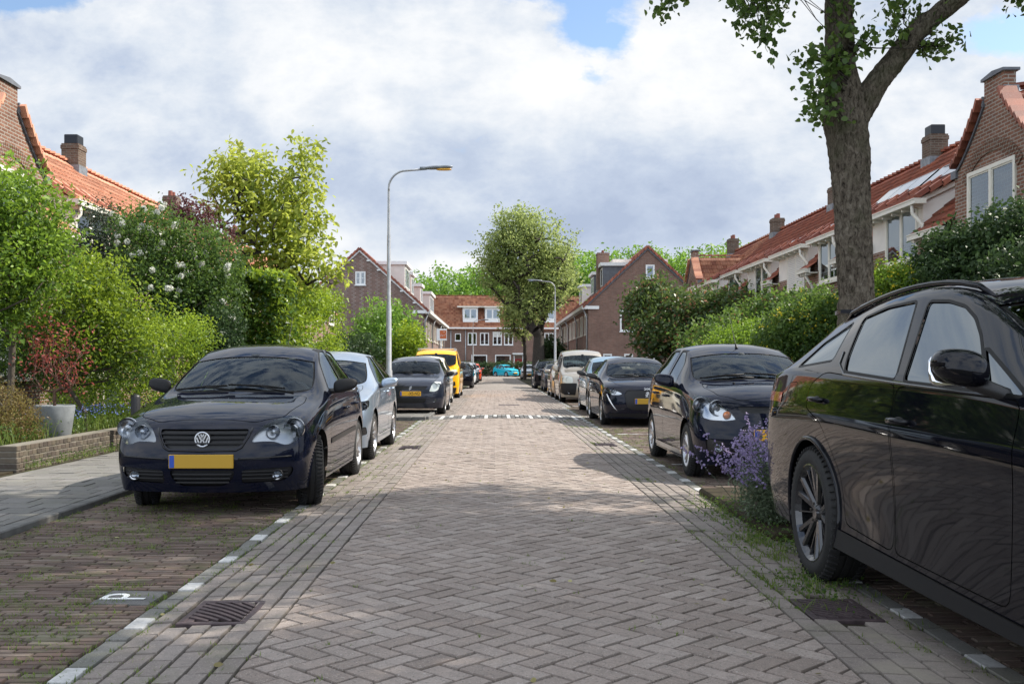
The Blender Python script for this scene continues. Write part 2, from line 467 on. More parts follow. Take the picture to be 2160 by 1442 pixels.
class Cutter:
    def __init__(s, me):
        s.bm = bmesh.new(); s.bm.from_mesh(me); bm = s.bm
        s.P = bm.verts.layers.float_vector.new('P'); s.N = bm.verts.layers.float_vector.new('Nn')
        s.gi = bm.verts.layers.float.get('gi'); s.gj = bm.verts.layers.float.get('gj')
        s.tag = bm.faces.layers.int.new('tag'); s.fn = bm.faces.layers.float_vector.new('fn'); s.fc = bm.faces.layers.float_vector.new('fc')
        bm.normal_update()
        for v in bm.verts: v[s.P] = v.co.copy(); v[s.N] = v.normal.copy()
        for f in bm.faces: f[s.fn] = f.normal.copy(); f[s.fc] = f.calc_center_median()
        s.ntag = 0; s.info = {}
    def project(s, kind):
        P, gi, gj = s.P, s.gi, s.gj
        for v in s.bm.verts:
            p = v[P]
            if kind == 'side': v.co = (p[1], p[2], 0)
            elif kind == 'front': v.co = (p[0], p[2], 0)
            elif kind == 'top': v.co = (p[0], p[1], 0)
            elif kind == 'par': v.co = (v[gi], v[gj], 0)
    def restore(s):
        for v in s.bm.verts: v.co = v[s.P]
    def cut(s, poly, filt, info=None, only=None):
        if info is not None and not isinstance(info, int): s.ntag += 1; t = s.ntag; s.info[t] = info
        else: t = info
        xs = [p[0] for p in poly]; ys = [p[1] for p in poly]; X0, X1, Y0, Y1 = min(xs), max(xs), min(ys), max(ys)
        cand = []
        for f in s.bm.faces:
            if only is not None and f[s.tag] not in only: continue
            if not filt(f[s.fn], f[s.fc]): continue
            vx = [v.co.x for v in f.verts]; vy = [v.co.y for v in f.verts]
            if max(vx) < X0 or min(vx) > X1 or max(vy) < Y0 or min(vy) > Y1: continue
            cand.append(f)
        cand = set(cand)
        for i in range(len(poly)):
            ax_, ay_ = poly[i-1]; bx, by = poly[i]
            dx_, dy_ = bx-ax_, by-ay_; L = math.hypot(dx_, dy_)
            if L < 1e-6: continue
            nx, ny = -dy_/L, dx_/L
            lx0, lx1, ly0, ly1 = min(ax_, bx)-1e-4, max(ax_, bx)+1e-4, min(ay_, by)-1e-4, max(ay_, by)+1e-4
            sub = []
            for f in cand:
                vx = [v.co.x for v in f.verts]; vy = [v.co.y for v in f.verts]
                if max(vx) < lx0 or min(vx) > lx1 or max(vy) < ly0 or min(vy) > ly1: continue
                d = [(a-ax_)*nx+(b-ay_)*ny for a, b in zip(vx, vy)]
                if max(d) < 1e-5 or min(d) > -1e-5: continue
                sub.append(f)
            if not sub: continue
            es = set(); vs = set()
            for f in sub: es.update(f.edges); vs.update(f.verts)
            r = bmesh.ops.bisect_plane(s.bm, geom=sub+list(es)+list(vs), dist=1e-6, plane_co=(ax_, ay_, 0), plane_no=(nx, ny, 0))
            for g in r['geom']:
                if isinstance(g, bmesh.types.BMFace): cand.add(g)
        for f in cand:
            if not f.is_valid: continue
            k = len(f.verts); cx0 = sum(v.co.x for v in f.verts)/k; cy0 = sum(v.co.y for v in f.verts)/k
            if X0 <= cx0 <= X1 and Y0 <= cy0 <= Y1 and inpoly(cx0, cy0, poly): f[s.tag] = t
        return t
    def meshes(s):
        """tag -> (V, N, F)"""
        res = {}
        for f in s.bm.faces:
            t = f[s.tag]
            if t == -1: continue
            if t not in res: res[t] = ([], [], [], {})
            V, N, F, I = res[t]; q = []
            for v in f.verts:
                k = v.index
                if k not in I: I[k] = len(V); V.append(Vector(v[s.P])); N.append(Vector(v[s.N]).normalized())
                q.append(I[k])
            F.append(tuple(q))
        return res

def cage(sp):
    L, W, H = sp['L'], sp['W']/2, sp['H']
    g = sp.get
    zn, fa, ra, yc, zc = sp['zn'], sp['fa'], sp['ra'], sp['yc'], sp['zc']
    b0, b1 = sp['b0'], sp['b1']                       # belt height front, rear
    yh, zh, yB, zB, yC, zC, yR, zR = sp['yh'], sp['zh'], sp['yB'], sp['zB'], sp['yC'], sp['zC'], sp['yR'], sp['zR']
    yg, zg, wr = sp['yg'], sp['zg'], sp['wroof']
    z0, z1, z2 = g('z0', .19), g('z1', .42), g('z2', .66)
    pl, pe = g('plan', .30), g('pexp', 2.6)
    plan = lambda x: pl*(abs(x)/W)**pe
    rplan = lambda x: g('rplan', .16)*(abs(x)/W)**2.6
    np_ = g('nprof', [(z0, .07), (.40, .0), (.58, .015), (zn, .07)])     # z, y of the nose at the centre line
    tp = g('tprof', [(z0+.03, .10), (.45, .0), (.75, .02), (zg-.02, .10)])  # tail, y measured forward from L
    rc = g('rc', .035)                                    # roof camber
    bz = lambda y: b0+(b1-b0)*max(0, min(1, (y-yc)/(yg-yc)))
    hood = lambda y, h0=zn, h1=b0: h0+(h1-h0)*(max(0, min(1, (y-.05)/(yc+.1-.05))))**.75
    hw = g('hw', .02)
    C = []
    def colm(yl, yu, xz): C.append([(x, (yl if j < 4 else yu[j-4] if isinstance(yu, tuple) else yu), z) for j, (x, z) in enumerate(xz)])
    # nose column
    o = W-.07
    xs_ = [o-.03, o, o, o-.03, W*.74, W*.40, 0]
    C.append([(xs_[0], plan(xs_[0])+np_[0][1], np_[0][0]), (xs_[1], plan(xs_[1])+np_[1][1], np_[1][0]), (xs_[2], plan(xs_[2])+np_[2][1], np_[2][0]),
              (xs_[3], plan(xs_[3])+np_[3][1], np_[3][0]-.02), (xs_[4], plan(xs_[4])+np_[3][1], np_[3][0]), (xs_[5], plan(xs_[5])+np_[3][1], np_[3][0]+.01), (0, np_[3][1], np_[3][0]+.012)])
    ya = max(plan(W)+.12, .36)
    z3 = hood(ya)
    colm(ya, ya-.05, [(W-.05, z0), (W-.012, z1), (W-.008, z2), (W-.07, z3-.03), (W*.74, z3+.01), (W*.40, z3+hw+.02), (0, z3+hw+.025)])
    z3 = hood(fa)
    colm(fa+.02, fa, [(W-.03, z0), (W, z1), (W+g('flare', .0), z2), (W-.045, z3-.02), (W*.76, z3+.015), (W*.40, z3+hw+.02), (0, z3+hw+.03)])
    # cowl
    colm(yc+.16, (yc+.17, yc+.05, yc), [(W-.03, z0), (W-.01, z1), (W, z2), (W-.035, b0-.03), (W-.10, b0+.02), (W*.45, zc), (0, zc+.01)])
    y4 = yc+.16+(yh-yc)*.55
    colm(y4, (yh+.07, yh+.01, yh), [(W-.03, z0), (W-.012, z1), (W, z2), (W-.035, bz(y4)), (wr, zh-.06), (wr*.55, zh-.005), (0, zh)])
    for yy, zz in ((yB, zB), (yC, zC)):
        colm(yy, yy, [(W-.03, z0), (W-.012, z1), (W, z2), (W-.035, bz(yy)), (wr, zz-rc-.03), (wr*.55, zz-.008), (0, zz)])
    colm(min(yR, yg-.12), yR, [(W-.03, z0), (W-.005, z1), (W+g('flare', .0), z2), (W-.04, bz(yR)), (wr-.04, zR-rc-.03), (wr*.55, zR-.008), (0, zR)])
    colm(yg, (yg-.02, yg+.02, yg+.03), [(W-.06, z0), (W-.02, z1), (W-.015, z2), (W-.07, zg), (W-.15, zg+.02), (W*.42, zg+.02), (0, zg+.02)])
    # tail column
    o = W-.06
    xs_ = [o-.03, o, o, o-.04, W*.74, W*.40, 0]
    yt = lambda x, j: L-rplan(x)-tp[j][1]
    C.append([(xs_[0], yt(xs_[0], 0), tp[0][0]), (xs_[1], yt(xs_[1], 1), tp[1][0]), (xs_[2], yt(xs_[2], 2), tp[2][0]), (xs_[3], yt(xs_[3], 3), tp[3][0]),
              (xs_[4], yt(xs_[4], 3), tp[3][0]+.005), (xs_[5], yt(xs_[5], 3), tp[3][0]+.01), (0, yt(0, 3), tp[3][0]+.01)])
    for (i, j), d in g('ov', {}).items():
        p = C[i][j]; C[i][j] = (p[0]+d[0], p[1]+d[1], p[2]+d[2])
    V = []; F = []; GI = []; GJ = []; idx = {}
    def vid(key, p, gi, gj):
        if key not in idx: idx[key] = len(V); V.append(p); GI.append(gi); GJ.append(gj)
        return idx[key]
    n = len(C)
    for i in range(n):
        for j in range(7):
            for s in ((1, -1) if j < 6 else (1,)):
                x, y, z = C[i][j]; vid((i, j, s), (x*s, y, z), i, j)
    K = lambda i, j, s: idx[(i, j, s if j < 6 else 1)]
    for i in range(n-1):
        for j in range(6):
            for s in (1, -1):
                q = (K(i, j, s), K(i+1, j, s), K(i+1, j+1, s), K(i, j+1, s)); F.append(q if s == 1 else q[::-1])
    for (ci, prof, sg) in ((0, np_, 1), (n-1, tp, -1)):
        def cv(a, b, s):
            if a == 0: return K(ci, b, s)
            if b == 3: return K(ci, 3+a, s)
            x = [0, C[ci][4][0], C[ci][5][0], 0][a]
            y = (plan(x)+prof[b][1]) if sg == 1 else L-rplan(x)-prof[b][1]
            return vid((ci, 'c', a, b, s if a < 3 else 1), (x*s, y, prof[b][0]), ci-sg*.5, 3)
        for a in range(3):
            for b in range(3):
                for s in (1, -1):
                    q = (cv(a, b, s), cv(a, b+1, s), cv(a+1, b+1, s), cv(a+1, b, s)); 
                    if s*sg == -1: q = q[::-1]
                    F.append(q)
    me = bpy.data.meshes.new('cage'); me.from_pydata(V, [], F)
    a = me.attributes.new('gi', 'FLOAT', 'POINT'); a.data.foreach_set('value', GI)
    a = me.attributes.new('gj', 'FLOAT', 'POINT'); a.data.foreach_set('value', GJ)
    cr = {}
    def crease(k1, k2, v): cr[tuple(sorted((k1, k2)))] = v
    for s in (1, -1):
        for i in range(3, 8): crease(K(i, 4, s), K(i+1, 4, s), g('cr_rail', .55))
        for i in range(0, 9): crease(K(i, 3, s), K(i+1, 3, s), g('cr_belt', .35))
        for i in range(1, 8): crease(K(i, 2, s), K(i+1, 2, s), g('cr_mid', .15))
        for j in range(4, 6): crease(K(3, j, s), K(3, j+1, s), .55)
        for j in range(4, 6): crease(K(7, j, s), K(7, j+1, s), .5)
        for j in range(3, 6): crease(K(0, j, s), K(0, j+1, s), g('cr_nose', .25))
        for j in range(4, 6): crease(K(8, j, s), K(8, j+1, s), .3)
        for i in range(0, 10-1): crease(K(i, 0, s), K(i+1, 0, s), .8)
    ec = me.attributes.new('crease_edge', 'FLOAT', 'EDGE')
    vals = [cr.get(tuple(sorted(e.vertices)), 0.0) for e in me.edges]
    ec.data.foreach_set('value', vals)
    bm = bmesh.new(); bm.from_mesh(me); bmesh.ops.recalc_face_normals(bm, faces=bm.faces)
    # make sure they point outwards
    c = sum((1 if f.normal.dot(f.calc_center_median()-Vector((0, L/2, .7))) > 0 else -1) for f in bm.faces)
    if c < 0: bmesh.ops.reverse_faces(bm, faces=bm.faces)
    bm.to_mesh(me); bm.free()
    ob = bpy.data.objects.new('cage', me); col.objects.link(ob)
    md = ob.modifiers.new('s', 'SUBSURF'); md.levels = sp.get('lv', 3); md.render_levels = md.levels; md.use_limit_surface = False
    dg = bpy.context.evaluated_depsgraph_get(); dg.update()
    ev = ob.evaluated_get(dg); m2 = bpy.data.meshes.new_from_object(ev)
    bpy.data.objects.remove(ob); bpy.data.meshes.remove(me)
    co = np.zeros(len(m2.vertices)*3); m2.vertices.foreach_get('co', co); co = co.reshape(-1, 3)
    y0, y1 = co[:, 1].min(), co[:, 1].max(); xm = np.abs(co[:, 0]).max(); zm = co[:, 2].max()
    co[:, 1] = (co[:, 1]-y0)/(y1-y0)*L; co[:, 0] *= W/xm
    co[:, 2] = np.where(co[:, 2] > .6, .6+(co[:, 2]-.6)*(H-.6)/(zm-.6), co[:, 2])
    m2.vertices.foreach_set('co', co.ravel()); m2.update()
    return m2

def mirpoly(p): return [(-x, y) for x, y in p][::-1]
def build_car(sp, name, label, loc, rz=0, group='cars parked along the street', cat='car', detail=2):
    t = thing(name, label, cat, loc, rz, group)
    me = cage(sp); L, W = sp['L'], sp['W']/2
    verts = [v.co.copy() for v in me.vertices]; polys = [tuple(p.vertices) for p in me.polygons]
    bvh = BVHTree.FromPolygons(verts, polys)
    def sf(x, z, default=.1):
        h = bvh.ray_cast(Vector((x, -1, z)), Vector((0, 1, 0))); return h[0].y if h[0] is not None else default
    def sr(x, z):
        h = bvh.ray_cast(Vector((x, L+1, z)), Vector((0, -1, 0))); return h[0].y if h[0] is not None else L-.05
    def ss(y, z, s):
        h = bvh.ray_cast(Vector((s*3, y, z)), Vector((-s, 0, 0))); return h[0].x if h[0] is not None else s*W
    def st(x, y):
        h = bvh.ray_cast(Vector((x, y, 4)), Vector((0, 0, -1))); return (h[0].z, h[1]) if h[0] is not None else (1, Vector((0, 0, 1)))
    C = Cutter(me); bpy.data.meshes.remove(me)
    fside = lambda s, k=.30, zmin=-1: (lambda n, c: n[0]*s > k and c[0]*s > 0)
    ffront = lambda n, c: n[1] < -.12 and c[1] < L*.3
    frear = lambda n, c: n[1] > .12 and c[1] > L*.6
    ftop = lambda n, c: n[2] > .35
    paintm = sp['paint']; glass_side = sp.get('glass_side', 'glass_side'); glass_f = sp.get('glass_front', 'glass_front')
    r = sp['r']; fa, ra = sp['fa'], sp['ra']
    # ---- side projection
    C.project('side')
    GAP = C.cut([(-9, -9), (-8, -9), (-8, -8)], lambda n, c: False, info=('gap',))
    for s in (1, -1):
        for k, dpoly in enumerate(sp.get('doors', [])):
            q = rnd(dpoly, .06, 3)
            C.cut(offs(q, .005 if detail < 3 else .003), fside(s, .2), info=GAP)
            C.cut(offs(q, -.003), fside(s, .2), info=('door', paintm, 0, k, s))
        if sp.get('flap') and s == sp.get('flap_side', 1):
            q = rnd(sp['flap'], .06, 4); C.cut(offs(q, .002), fside(s), info=GAP); C.cut(offs(q, -.002), fside(s), info=('fuel_flap', paintm, 0))
        for q, mat, off, nm in sp.get('side_patches', []):
            C.cut(q, fside(s, .05), info=(nm, mat, off, 0, s))
        for k, wp in enumerate(sp.get('swin', [])):
            q = rnd(wp, sp.get('wr_', .05), 4)
            C.cut(offs(q, sp.get('sealw', .022)), fside(s, .03), info=('window_seal', sp.get('sealmat', 'seal'), .001, k, s))
            C.cut(q, fside(s, .03), info=('window', sp.get('glass_sides', {}).get(k, glass_side), -.006, k, s))
        for (yy, rr) in ((fa, r+sp.get('archgap', .05)), (ra, r+sp.get('archgap', .05))):
            circ = [(yy+rr*math.cos(2*math.pi*k/36), r+rr*math.sin(2*math.pi*k/36)) for k in range(36)]
            if sp.get('flaremat'): C.cut([(yy+(a-yy)*1.13, r+(b-r)*1.13) for a, b in circ], lambda n, c: n[0]*s > -.5 and c[0]*s > W*.4 , info=('arch_trim', sp['flaremat'], .006, 0, s))
            C.cut(circ, lambda n, c: c[0]*s > W*.35 and n[2] < .6, info=-1)
    # ---- parameter space: windscreen, rear window, side glass when no polygons are given
    C.project('par')
    g0, g1 = sp.get('wsgi', (3.10, 3.93))
    for s in (1, -1):
        if not sp.get('swin'):
            for k, (a, b) in enumerate(sp.get('psw', [(3.45, 4.92), (5.08, 6.1)])):
                q = [(a, 3.22), (b, 3.22), (b, 3.80), (max(a, 3.98) if k == 0 else a, 3.80)] if not (k == 1 and b > 6.4) else [(a, 3.22), (b-.45, 3.22), (b, 3.4), (b-.45, 3.8), (a, 3.8)]
                C.cut(offs(q, .04), fside(s, .1), info=('window_seal', sp.get('sealmat', 'seal'), .001, k, s))
                C.cut(q, fside(s, .1), info=('window', glass_side, -.006, k, s))
    for s in (1, -1):
        ql = [(g0, 4.07), (g1, 4.10), (g1, 6.01), (g0, 6.01)]
        C.cut([(g0-.06, 4.02), (g1+.03, 4.04), (g1+.03, 6.01), (g0-.06, 6.01)], lambda n, c: c[0]*s > 0, info=GAP)
        C.cut(ql, lambda n, c: c[0]*s > 0, info=('windscreen', glass_f, -.006, 0, 0))
        rg0, rg1 = sp.get('rwgi', (7.12, 7.86))
        C.cut([(rg0, 4.15), (rg1, 4.2), (rg1, 6.01), (rg0, 6.01)], lambda n, c: c[0]*s > 0, info=('rear_window', sp.get('glass_rear', glass_side), -.006, 0, 0))
    # ---- front projection
    C.project('front')
    fr = sp.get('front', {})
    for key, lst in fr.items():
        for ent in lst:
            q, mat, off = ent[:3]; mirror = ent[3] if len(ent) > 3 else True
            for s in ((1, -1) if mirror else (1,)):
                qq = q if s == 1 else mirpoly(q)
                ff = (lambda n, c, s=s: n[1] < .05 and c[1] < L*.34 and (c[0]*s > 0 or not mirror) and n[2] < .93)
                C.cut(qq, ff, info=(key, mat, off, 0, s if mirror else 0))
    for key, lst in sp.get('rear', {}).items():
        for ent in lst:
            q, mat, off = ent[:3]; mirror = ent[3] if len(ent) > 3 else True
            for s in ((1, -1) if mirror else (1,)):
                qq = q if s == 1 else mirpoly(q)
                C.cut(qq, (lambda n, c, s=s: n[1] > .02 and c[1] > L*.7 and (c[0]*s > 0 or not mirror)), info=(key, mat, off, 0, s if mirror else 0))
    C.project('top')
    if sp.get('bonnet'):
        q = sp['bonnet']; q = q+mirpoly(q); q = rnd(q, .05, 3)
        C.cut(offs(q, .003), lambda n, c: n[2] > .45 and c[1] < sp['yc']+.2, info=GAP, only=(0,))
        C.cut(offs(q, -.004), lambda n, c: n[2] > .45 and c[1] < sp['yc']+.2, info=('bonnet', paintm, 0), only=(0, GAP))
    C.restore()
    C.bm.verts.index_update()
    res = C.meshes()
    by = {}
    for tg, (V, N, F, I) in res.items():
        info = ('body', paintm, 0) if tg == 0 else C.info[tg]
        if info[0] == 'gap': info = ('gap', 'seal', -.010)
        key = info if tg != 0 else ('body', paintm, 0)
        by.setdefault(key, []).append((V, N, F))
    parts = {}
    def emit(nm, chunks, mats, parent=t):
        Vs = []; Ns = []; Fs = []; M = []
        for (V, N, F, off, mi) in chunks:
            o = len(Vs); Vs += [v+n*off for v, n in zip(V, N)]; Ns += N; Fs += [tuple(i+o for i in f) for f in F]; M += [mi]*len(F)
        m = bpy.data.meshes.new(nm); m.from_pydata(Vs, [], Fs)
        for x in mats: m.materials.append(MATS[x])
        m.polygons.foreach_set('material_index', M); m.polygons.foreach_set('use_smooth', [True]*len(Fs))
        m.update()
        try: m.normals_split_custom_set_from_vertices([tuple(n) for n in Ns])
        except Exception as e: pass
        return link(nm, m, parent)
    body_chunks = [(V, N, F, 0, 0) for (V, N, F) in by.pop(('body', paintm, 0), [])]
    for k in [k for k in by if k[0] == 'gap']: body_chunks += [(V, N, F, -.008, 1) for (V, N, F) in by.pop(k)]
    body = emit('body', body_chunks, [paintm, 'seal'])
    doors = {}
    for k in [k for k in by if k[0] == 'door']: doors[(k[3], k[4])] = emit('door', [(V, N, F, 0, 0) for (V, N, F) in by.pop(k)], [paintm])
    for k, ch in by.items():
        nm, mat, off = k[:3]; s = k[4] if len(k) > 4 else 0
        par = t
        o = emit(nm, [(V, N, F, off, 0) for (V, N, F) in ch], [mat], par)
        parts.setdefault((nm, s), []).append(o)
        if nm == 'headlight' and detail >= 2:
            allV = [v for V, N, F in ch for v in V]
            refl = emit('reflector', [([v+n*-.045 for v, n in zip(V, N)], N, F, 0, 0) for (V, N, F) in ch], [sp.get('reflmat', 'reflector')], o)
            cx0 = sum(v.x for v in allV)/len(allV); cz0 = sum(v.z for v in allV)/len(allV)
            xs = [v.x for v in allV]; zs = [v.z for v in allV]; hh = (max(zs)-min(zs)); ww = max(xs)-min(xs)
            for (fx, fz, fr_) in sp.get('lamps', [(-.18, -.02, .36), (.22, .0, .30)]):
                b = MB()
                sx = s if s else 1
                px = cx0+sx*fx*ww; pz = cz0+fz*hh; py = sf(px, pz)+.006; rad = fr_*hh
                b.lathe([(.018, rad), (.0, rad*.96), (.03, rad*.8), (.045, rad*.45), (.05, .001)], 20, 'y', (px, py, pz), m=0)
                b.lathe([(.012, .001), (.014, rad*.3), (.03, rad*.36), (.045, rad*.36)], 14, 'y', (px, py, pz), m=0)
                b.build('lamp_bowl', ['lamp_chrome'], o, smooth=True)
    # ---- underbody, wheel houses
    b = MB(); b.box(-W+.24, W-.24, .35, L-.30, .17, .52)
    for yy in (fa, ra):
        for s in (1, -1):
            rr = r+.075
            pts = [(yy+rr*math.cos(a), r+rr*math.sin(a)) for a in [math.pi*(-.12+1.24*k/16) for k in range(17)]]
            x0, x1 = s*(W-.04), s*(W-.30)
            V = [(x0, a, z) for a, z in pts]+[(x1, a, z) for a, z in pts]
            b.add(V, [(i, i+1, i+18, i+17) for i in range(16)]+[tuple(range(17, 34))])
    b.build('underbody', 'seal', t)
    if detail >= 2: # inner return of the arches
        pass
    # ---- wheels
    tm, rm = wheel_meshes(r, sp.get('tw', .20), sp.get('rr', r-.10), sp.get('wstyle', (5, 's')), sp.get('rimmat', 'rim_silver'))
    for yy in (fa, ra):
        for s in (1, -1):
            o = link('wheel', tm, t); o.location = (s*(W-sp.get('tw', .20)/2-sp.get('wi', .015)), yy, r)
            st_ = sp.get('steer', 0) if yy == fa else 0
            o.rotation_euler = (random.uniform(0, 6) , 0, (0 if s == 1 else math.pi)+st_); o.rotation_mode = 'XYZ'
            link('rim', rm, o)
    # ---- mirrors
    if sp.get('mir'):
        my, mz, sx, sy_, sz = sp['mir']
        for s in (1, -1):
            bx = ss(my, mz-.04, s)
            cx0 = bx+s*(sx+sp.get('mirgap', .035))
            V, F = superell((cx0, my, mz), (sx, sy_, sz), sp.get('mirp', 2.8), 24, 14)
            V = [(x, y+abs(x-bx)*.18+(z-mz)*.12, z - (0.25*(abs(x-bx)-sx)*(1 if z < mz else .35))*(-1 if sp.get('mirtaper') is None else sp['mirtaper'])) for x, y, z in V]
            b = MB(); b.add(V, F); 
            mo = b.build('side_mirror', sp.get('mirmat', paintm), t, smooth=2)
            b = MB(); ad = sp.get('armdrop', .0); b.tube([(bx-s*.05, my+.02-ad*.8, mz-.06-ad), (bx+s*.03, my+.01-ad*.3, mz-sz*.75-ad*.4), (cx0-s*sx*.3, my+.01, mz-sz*.5)], [.032+ad*.2, .028, .03], 10, m=0)
            b.build('mirror_arm', 'plastic_black', mo, smooth=2)
            V, F = superell((cx0, my+sy_*.86+sx*.18, mz), (sx*.86, .008, sz*.82), 4, 20, 8)
            b = MB(); b.add([(x, y+(abs(x-bx)-sx)*.18+(z-mz)*.12, z) for x, y, z in V], F); b.build('mirror_glass', 'chrome', mo, smooth=2)
    # ---- handles
    for (hy, hz, k) in sp.get('handles', []):
        for s in (1, -1):
            par = doors.get((k, s), body); x = ss(hy, hz, s)
            b = MB(); V, F = superell((x-s*.002, hy+.02, hz-.005), (.004, .055, .026), 2.4, 18, 8); b.add(V, F, 1)
            b.tube([(x-s*.005, hy-.095, hz), (x+s*.026, hy-.075, hz+.002), (x+s*.036, hy, hz+.004), (x+s*.028, hy+.07, hz+.002), (x-s*.005, hy+.10, hz)], [.012, .014, .015, .014, .011], 10, m=0)
            b.build('handle', [sp.get('handlemat', paintm), 'seal'], par, smooth=2)
    # ---- plates
    for which in ('plate', 'rplate'):
        if sp.get(which):
            px, pz, txt, mat = sp[which]
            f = sf(px, pz) if which == 'plate' else sr(px, pz); d = -1 if which == 'plate' else 1
            b = MB(); y = f+d*.012
            b.rbox(px-.26, px+.26, min(y, y-d*.02), max(y, y-d*.02), pz-.055, pz+.055, .003, 0)
            b.box(px-.26+.006, px-.215, y+d*.001-.0005, y+d*.001+.0005, pz-.05, pz+.05, 1)
            po = b.build('licence_plate', [mat, 'plate_blue'], t)
            if txt:
                M = Matrix.Translation((px+.02, y-.003, pz+.001)) @ Matrix.Rotation(R(90), 4, 'X') @ Matrix.Diagonal((.80, 1, 1, 1))
                textmesh(txt, .108, .0008, parent=po, M=M)
    # ---- interior
    if detail >= 1:
        b = MB(); yc, b0 = sp['yc'], sp['b0']
        wi = W-.12; dm = 0
        prof = [(yc+.12, b0-.04), (yc+.30, b0-.015), (yc+.62, b0-.03), (yc+.72, b0-.10), (yc+.75, .45), (yc+.12, .45)]
        b.prism(prof, -wi, wi, 'x', 0)
        for s in (-1, 1):
            ys = yc+1.28
            V, F = superell((s*.36, ys, .62), (.25, .28, .10), 4, 20, 8); b.add(V, F)
            V, F = superell((s*.36, ys+.34, .90), (.235, .09, .36), 3.6, 20, 12); V = [(x*(1-.0*z), y+(z-.9)*.22, z) for x, y, z in V]; b.add(V, F)
            hz = min(sp['H']-.24, 1.30)
            V, F = superell((s*.36, ys+.45, hz-.02), (.125, .055, .105), 3.2, 16, 8); b.add(V, F)
        V, F = superell((0, sp['ra']-.1, .80), (wi-.1, .10, .36), 5, 20, 8); b.add(V, F)
        for s in (-1, 1):
            V, F = superell((s*.36, sp['ra']-.08, 1.12), (.12, .05, .09), 3.2, 16, 8); b.add(V, F)
        b.box(-wi, wi, yc+.1, sp['ra']+.2, .36, .42)
        # steering wheel (left-hand drive: the driver sits at +x when the car faces the camera)
        cxw = .36; cyw = yc+.80; czw = b0-.02
        ring = []
        for k in range(25):
            a = 2*math.pi*k/24; ring.append((cxw+.18*math.cos(a), cyw+.18*math.sin(a)*.42, czw+.18*math.sin(a)*.9))
        b.tube(ring, .014, 8, cap=False); b.tube([(cxw-.17, cyw, czw), (cxw+.17, cyw, czw)], .02, 6); b.tube([(cxw, cyw, czw), (cxw, cyw-.2, czw-.06)], .05, 8)
        # inner mirror
        V, F = superell((0, sp['yh']+.02, sp['zh']-.15), (.11, .02, .035), 3, 16, 6); b.add(V, F)
        V, F = superell((0, sp['yh']-.03, sp['zh']-.08), (.05, .04, .04), 3, 12, 6); b.add(V, F)
        b.build('interior', sp.get('intmat', 'interior'), t, smooth=2)
    # ---- wipers
    if detail >= 2 and sp.get('wipers', 1):
        pass
        b = MB()
        def wsp(x, gi_):  # point just above the glass near the cowl
            y = sp['yc']+.06+.10*(abs(x)/W)**2+gi_; h = bvh.ray_cast(Vector((x, y, 3)), Vector((0, 0, -1)))
            return Vector((x, y, (h[0].z if h[0] is not None else 1)+.022))
        for (xa, xb) in ((.62*W, -.12*W), (-.02*W, -.72*W)):
            b.tube([wsp(xa, -.03), wsp(xa*.7+xb*.3, .02), wsp((xa+xb)/2, .05)], [.012, .009, .007], 6)
            b.tube([wsp(xa*.85+xb*.15, .055), wsp((xa+xb)/2, .06), wsp(xb, .075)], [.008, .012, .008], 6)
        b.build('wiper', 'seal', t, smooth=2)
    return dict(t=t, body=body, sf=sf, sr=sr, ss=ss, st=st, parts=parts, doors=doors, bvh=bvh)

def spec(**k):
    d = dict(L=3.92, W=1.65, H=1.467, fa=.80, ra=3.26, r=.305, zn=.74, yc=1.02, zc=.95, b0=.93, b1=1.0, yh=1.72, zh=1.38, yB=2.30, zB=1.47, yC=2.95, zC=1.45,
             yR=3.45, zR=1.36, yg=3.72, zg=.98, wroof=.56, paint='paint_black', mir=(1.42, 1.0, .10, .055, .065), handles=[(2.05, .82, 0), (2.95, .84, 1)],
             doors=[[(1.30, .30), (2.28, .30), (2.30, .93), (1.28, .90)], [(2.32, .30), (2.85, .30), (3.0, .62), (3.18, .97), (2.32, .93)]],
             bonnet=[(0, .16), (.40, .18), (.60, .34), (.66, .9), (.64, 1.12), (0, 1.0)])
    d.update(k); return d

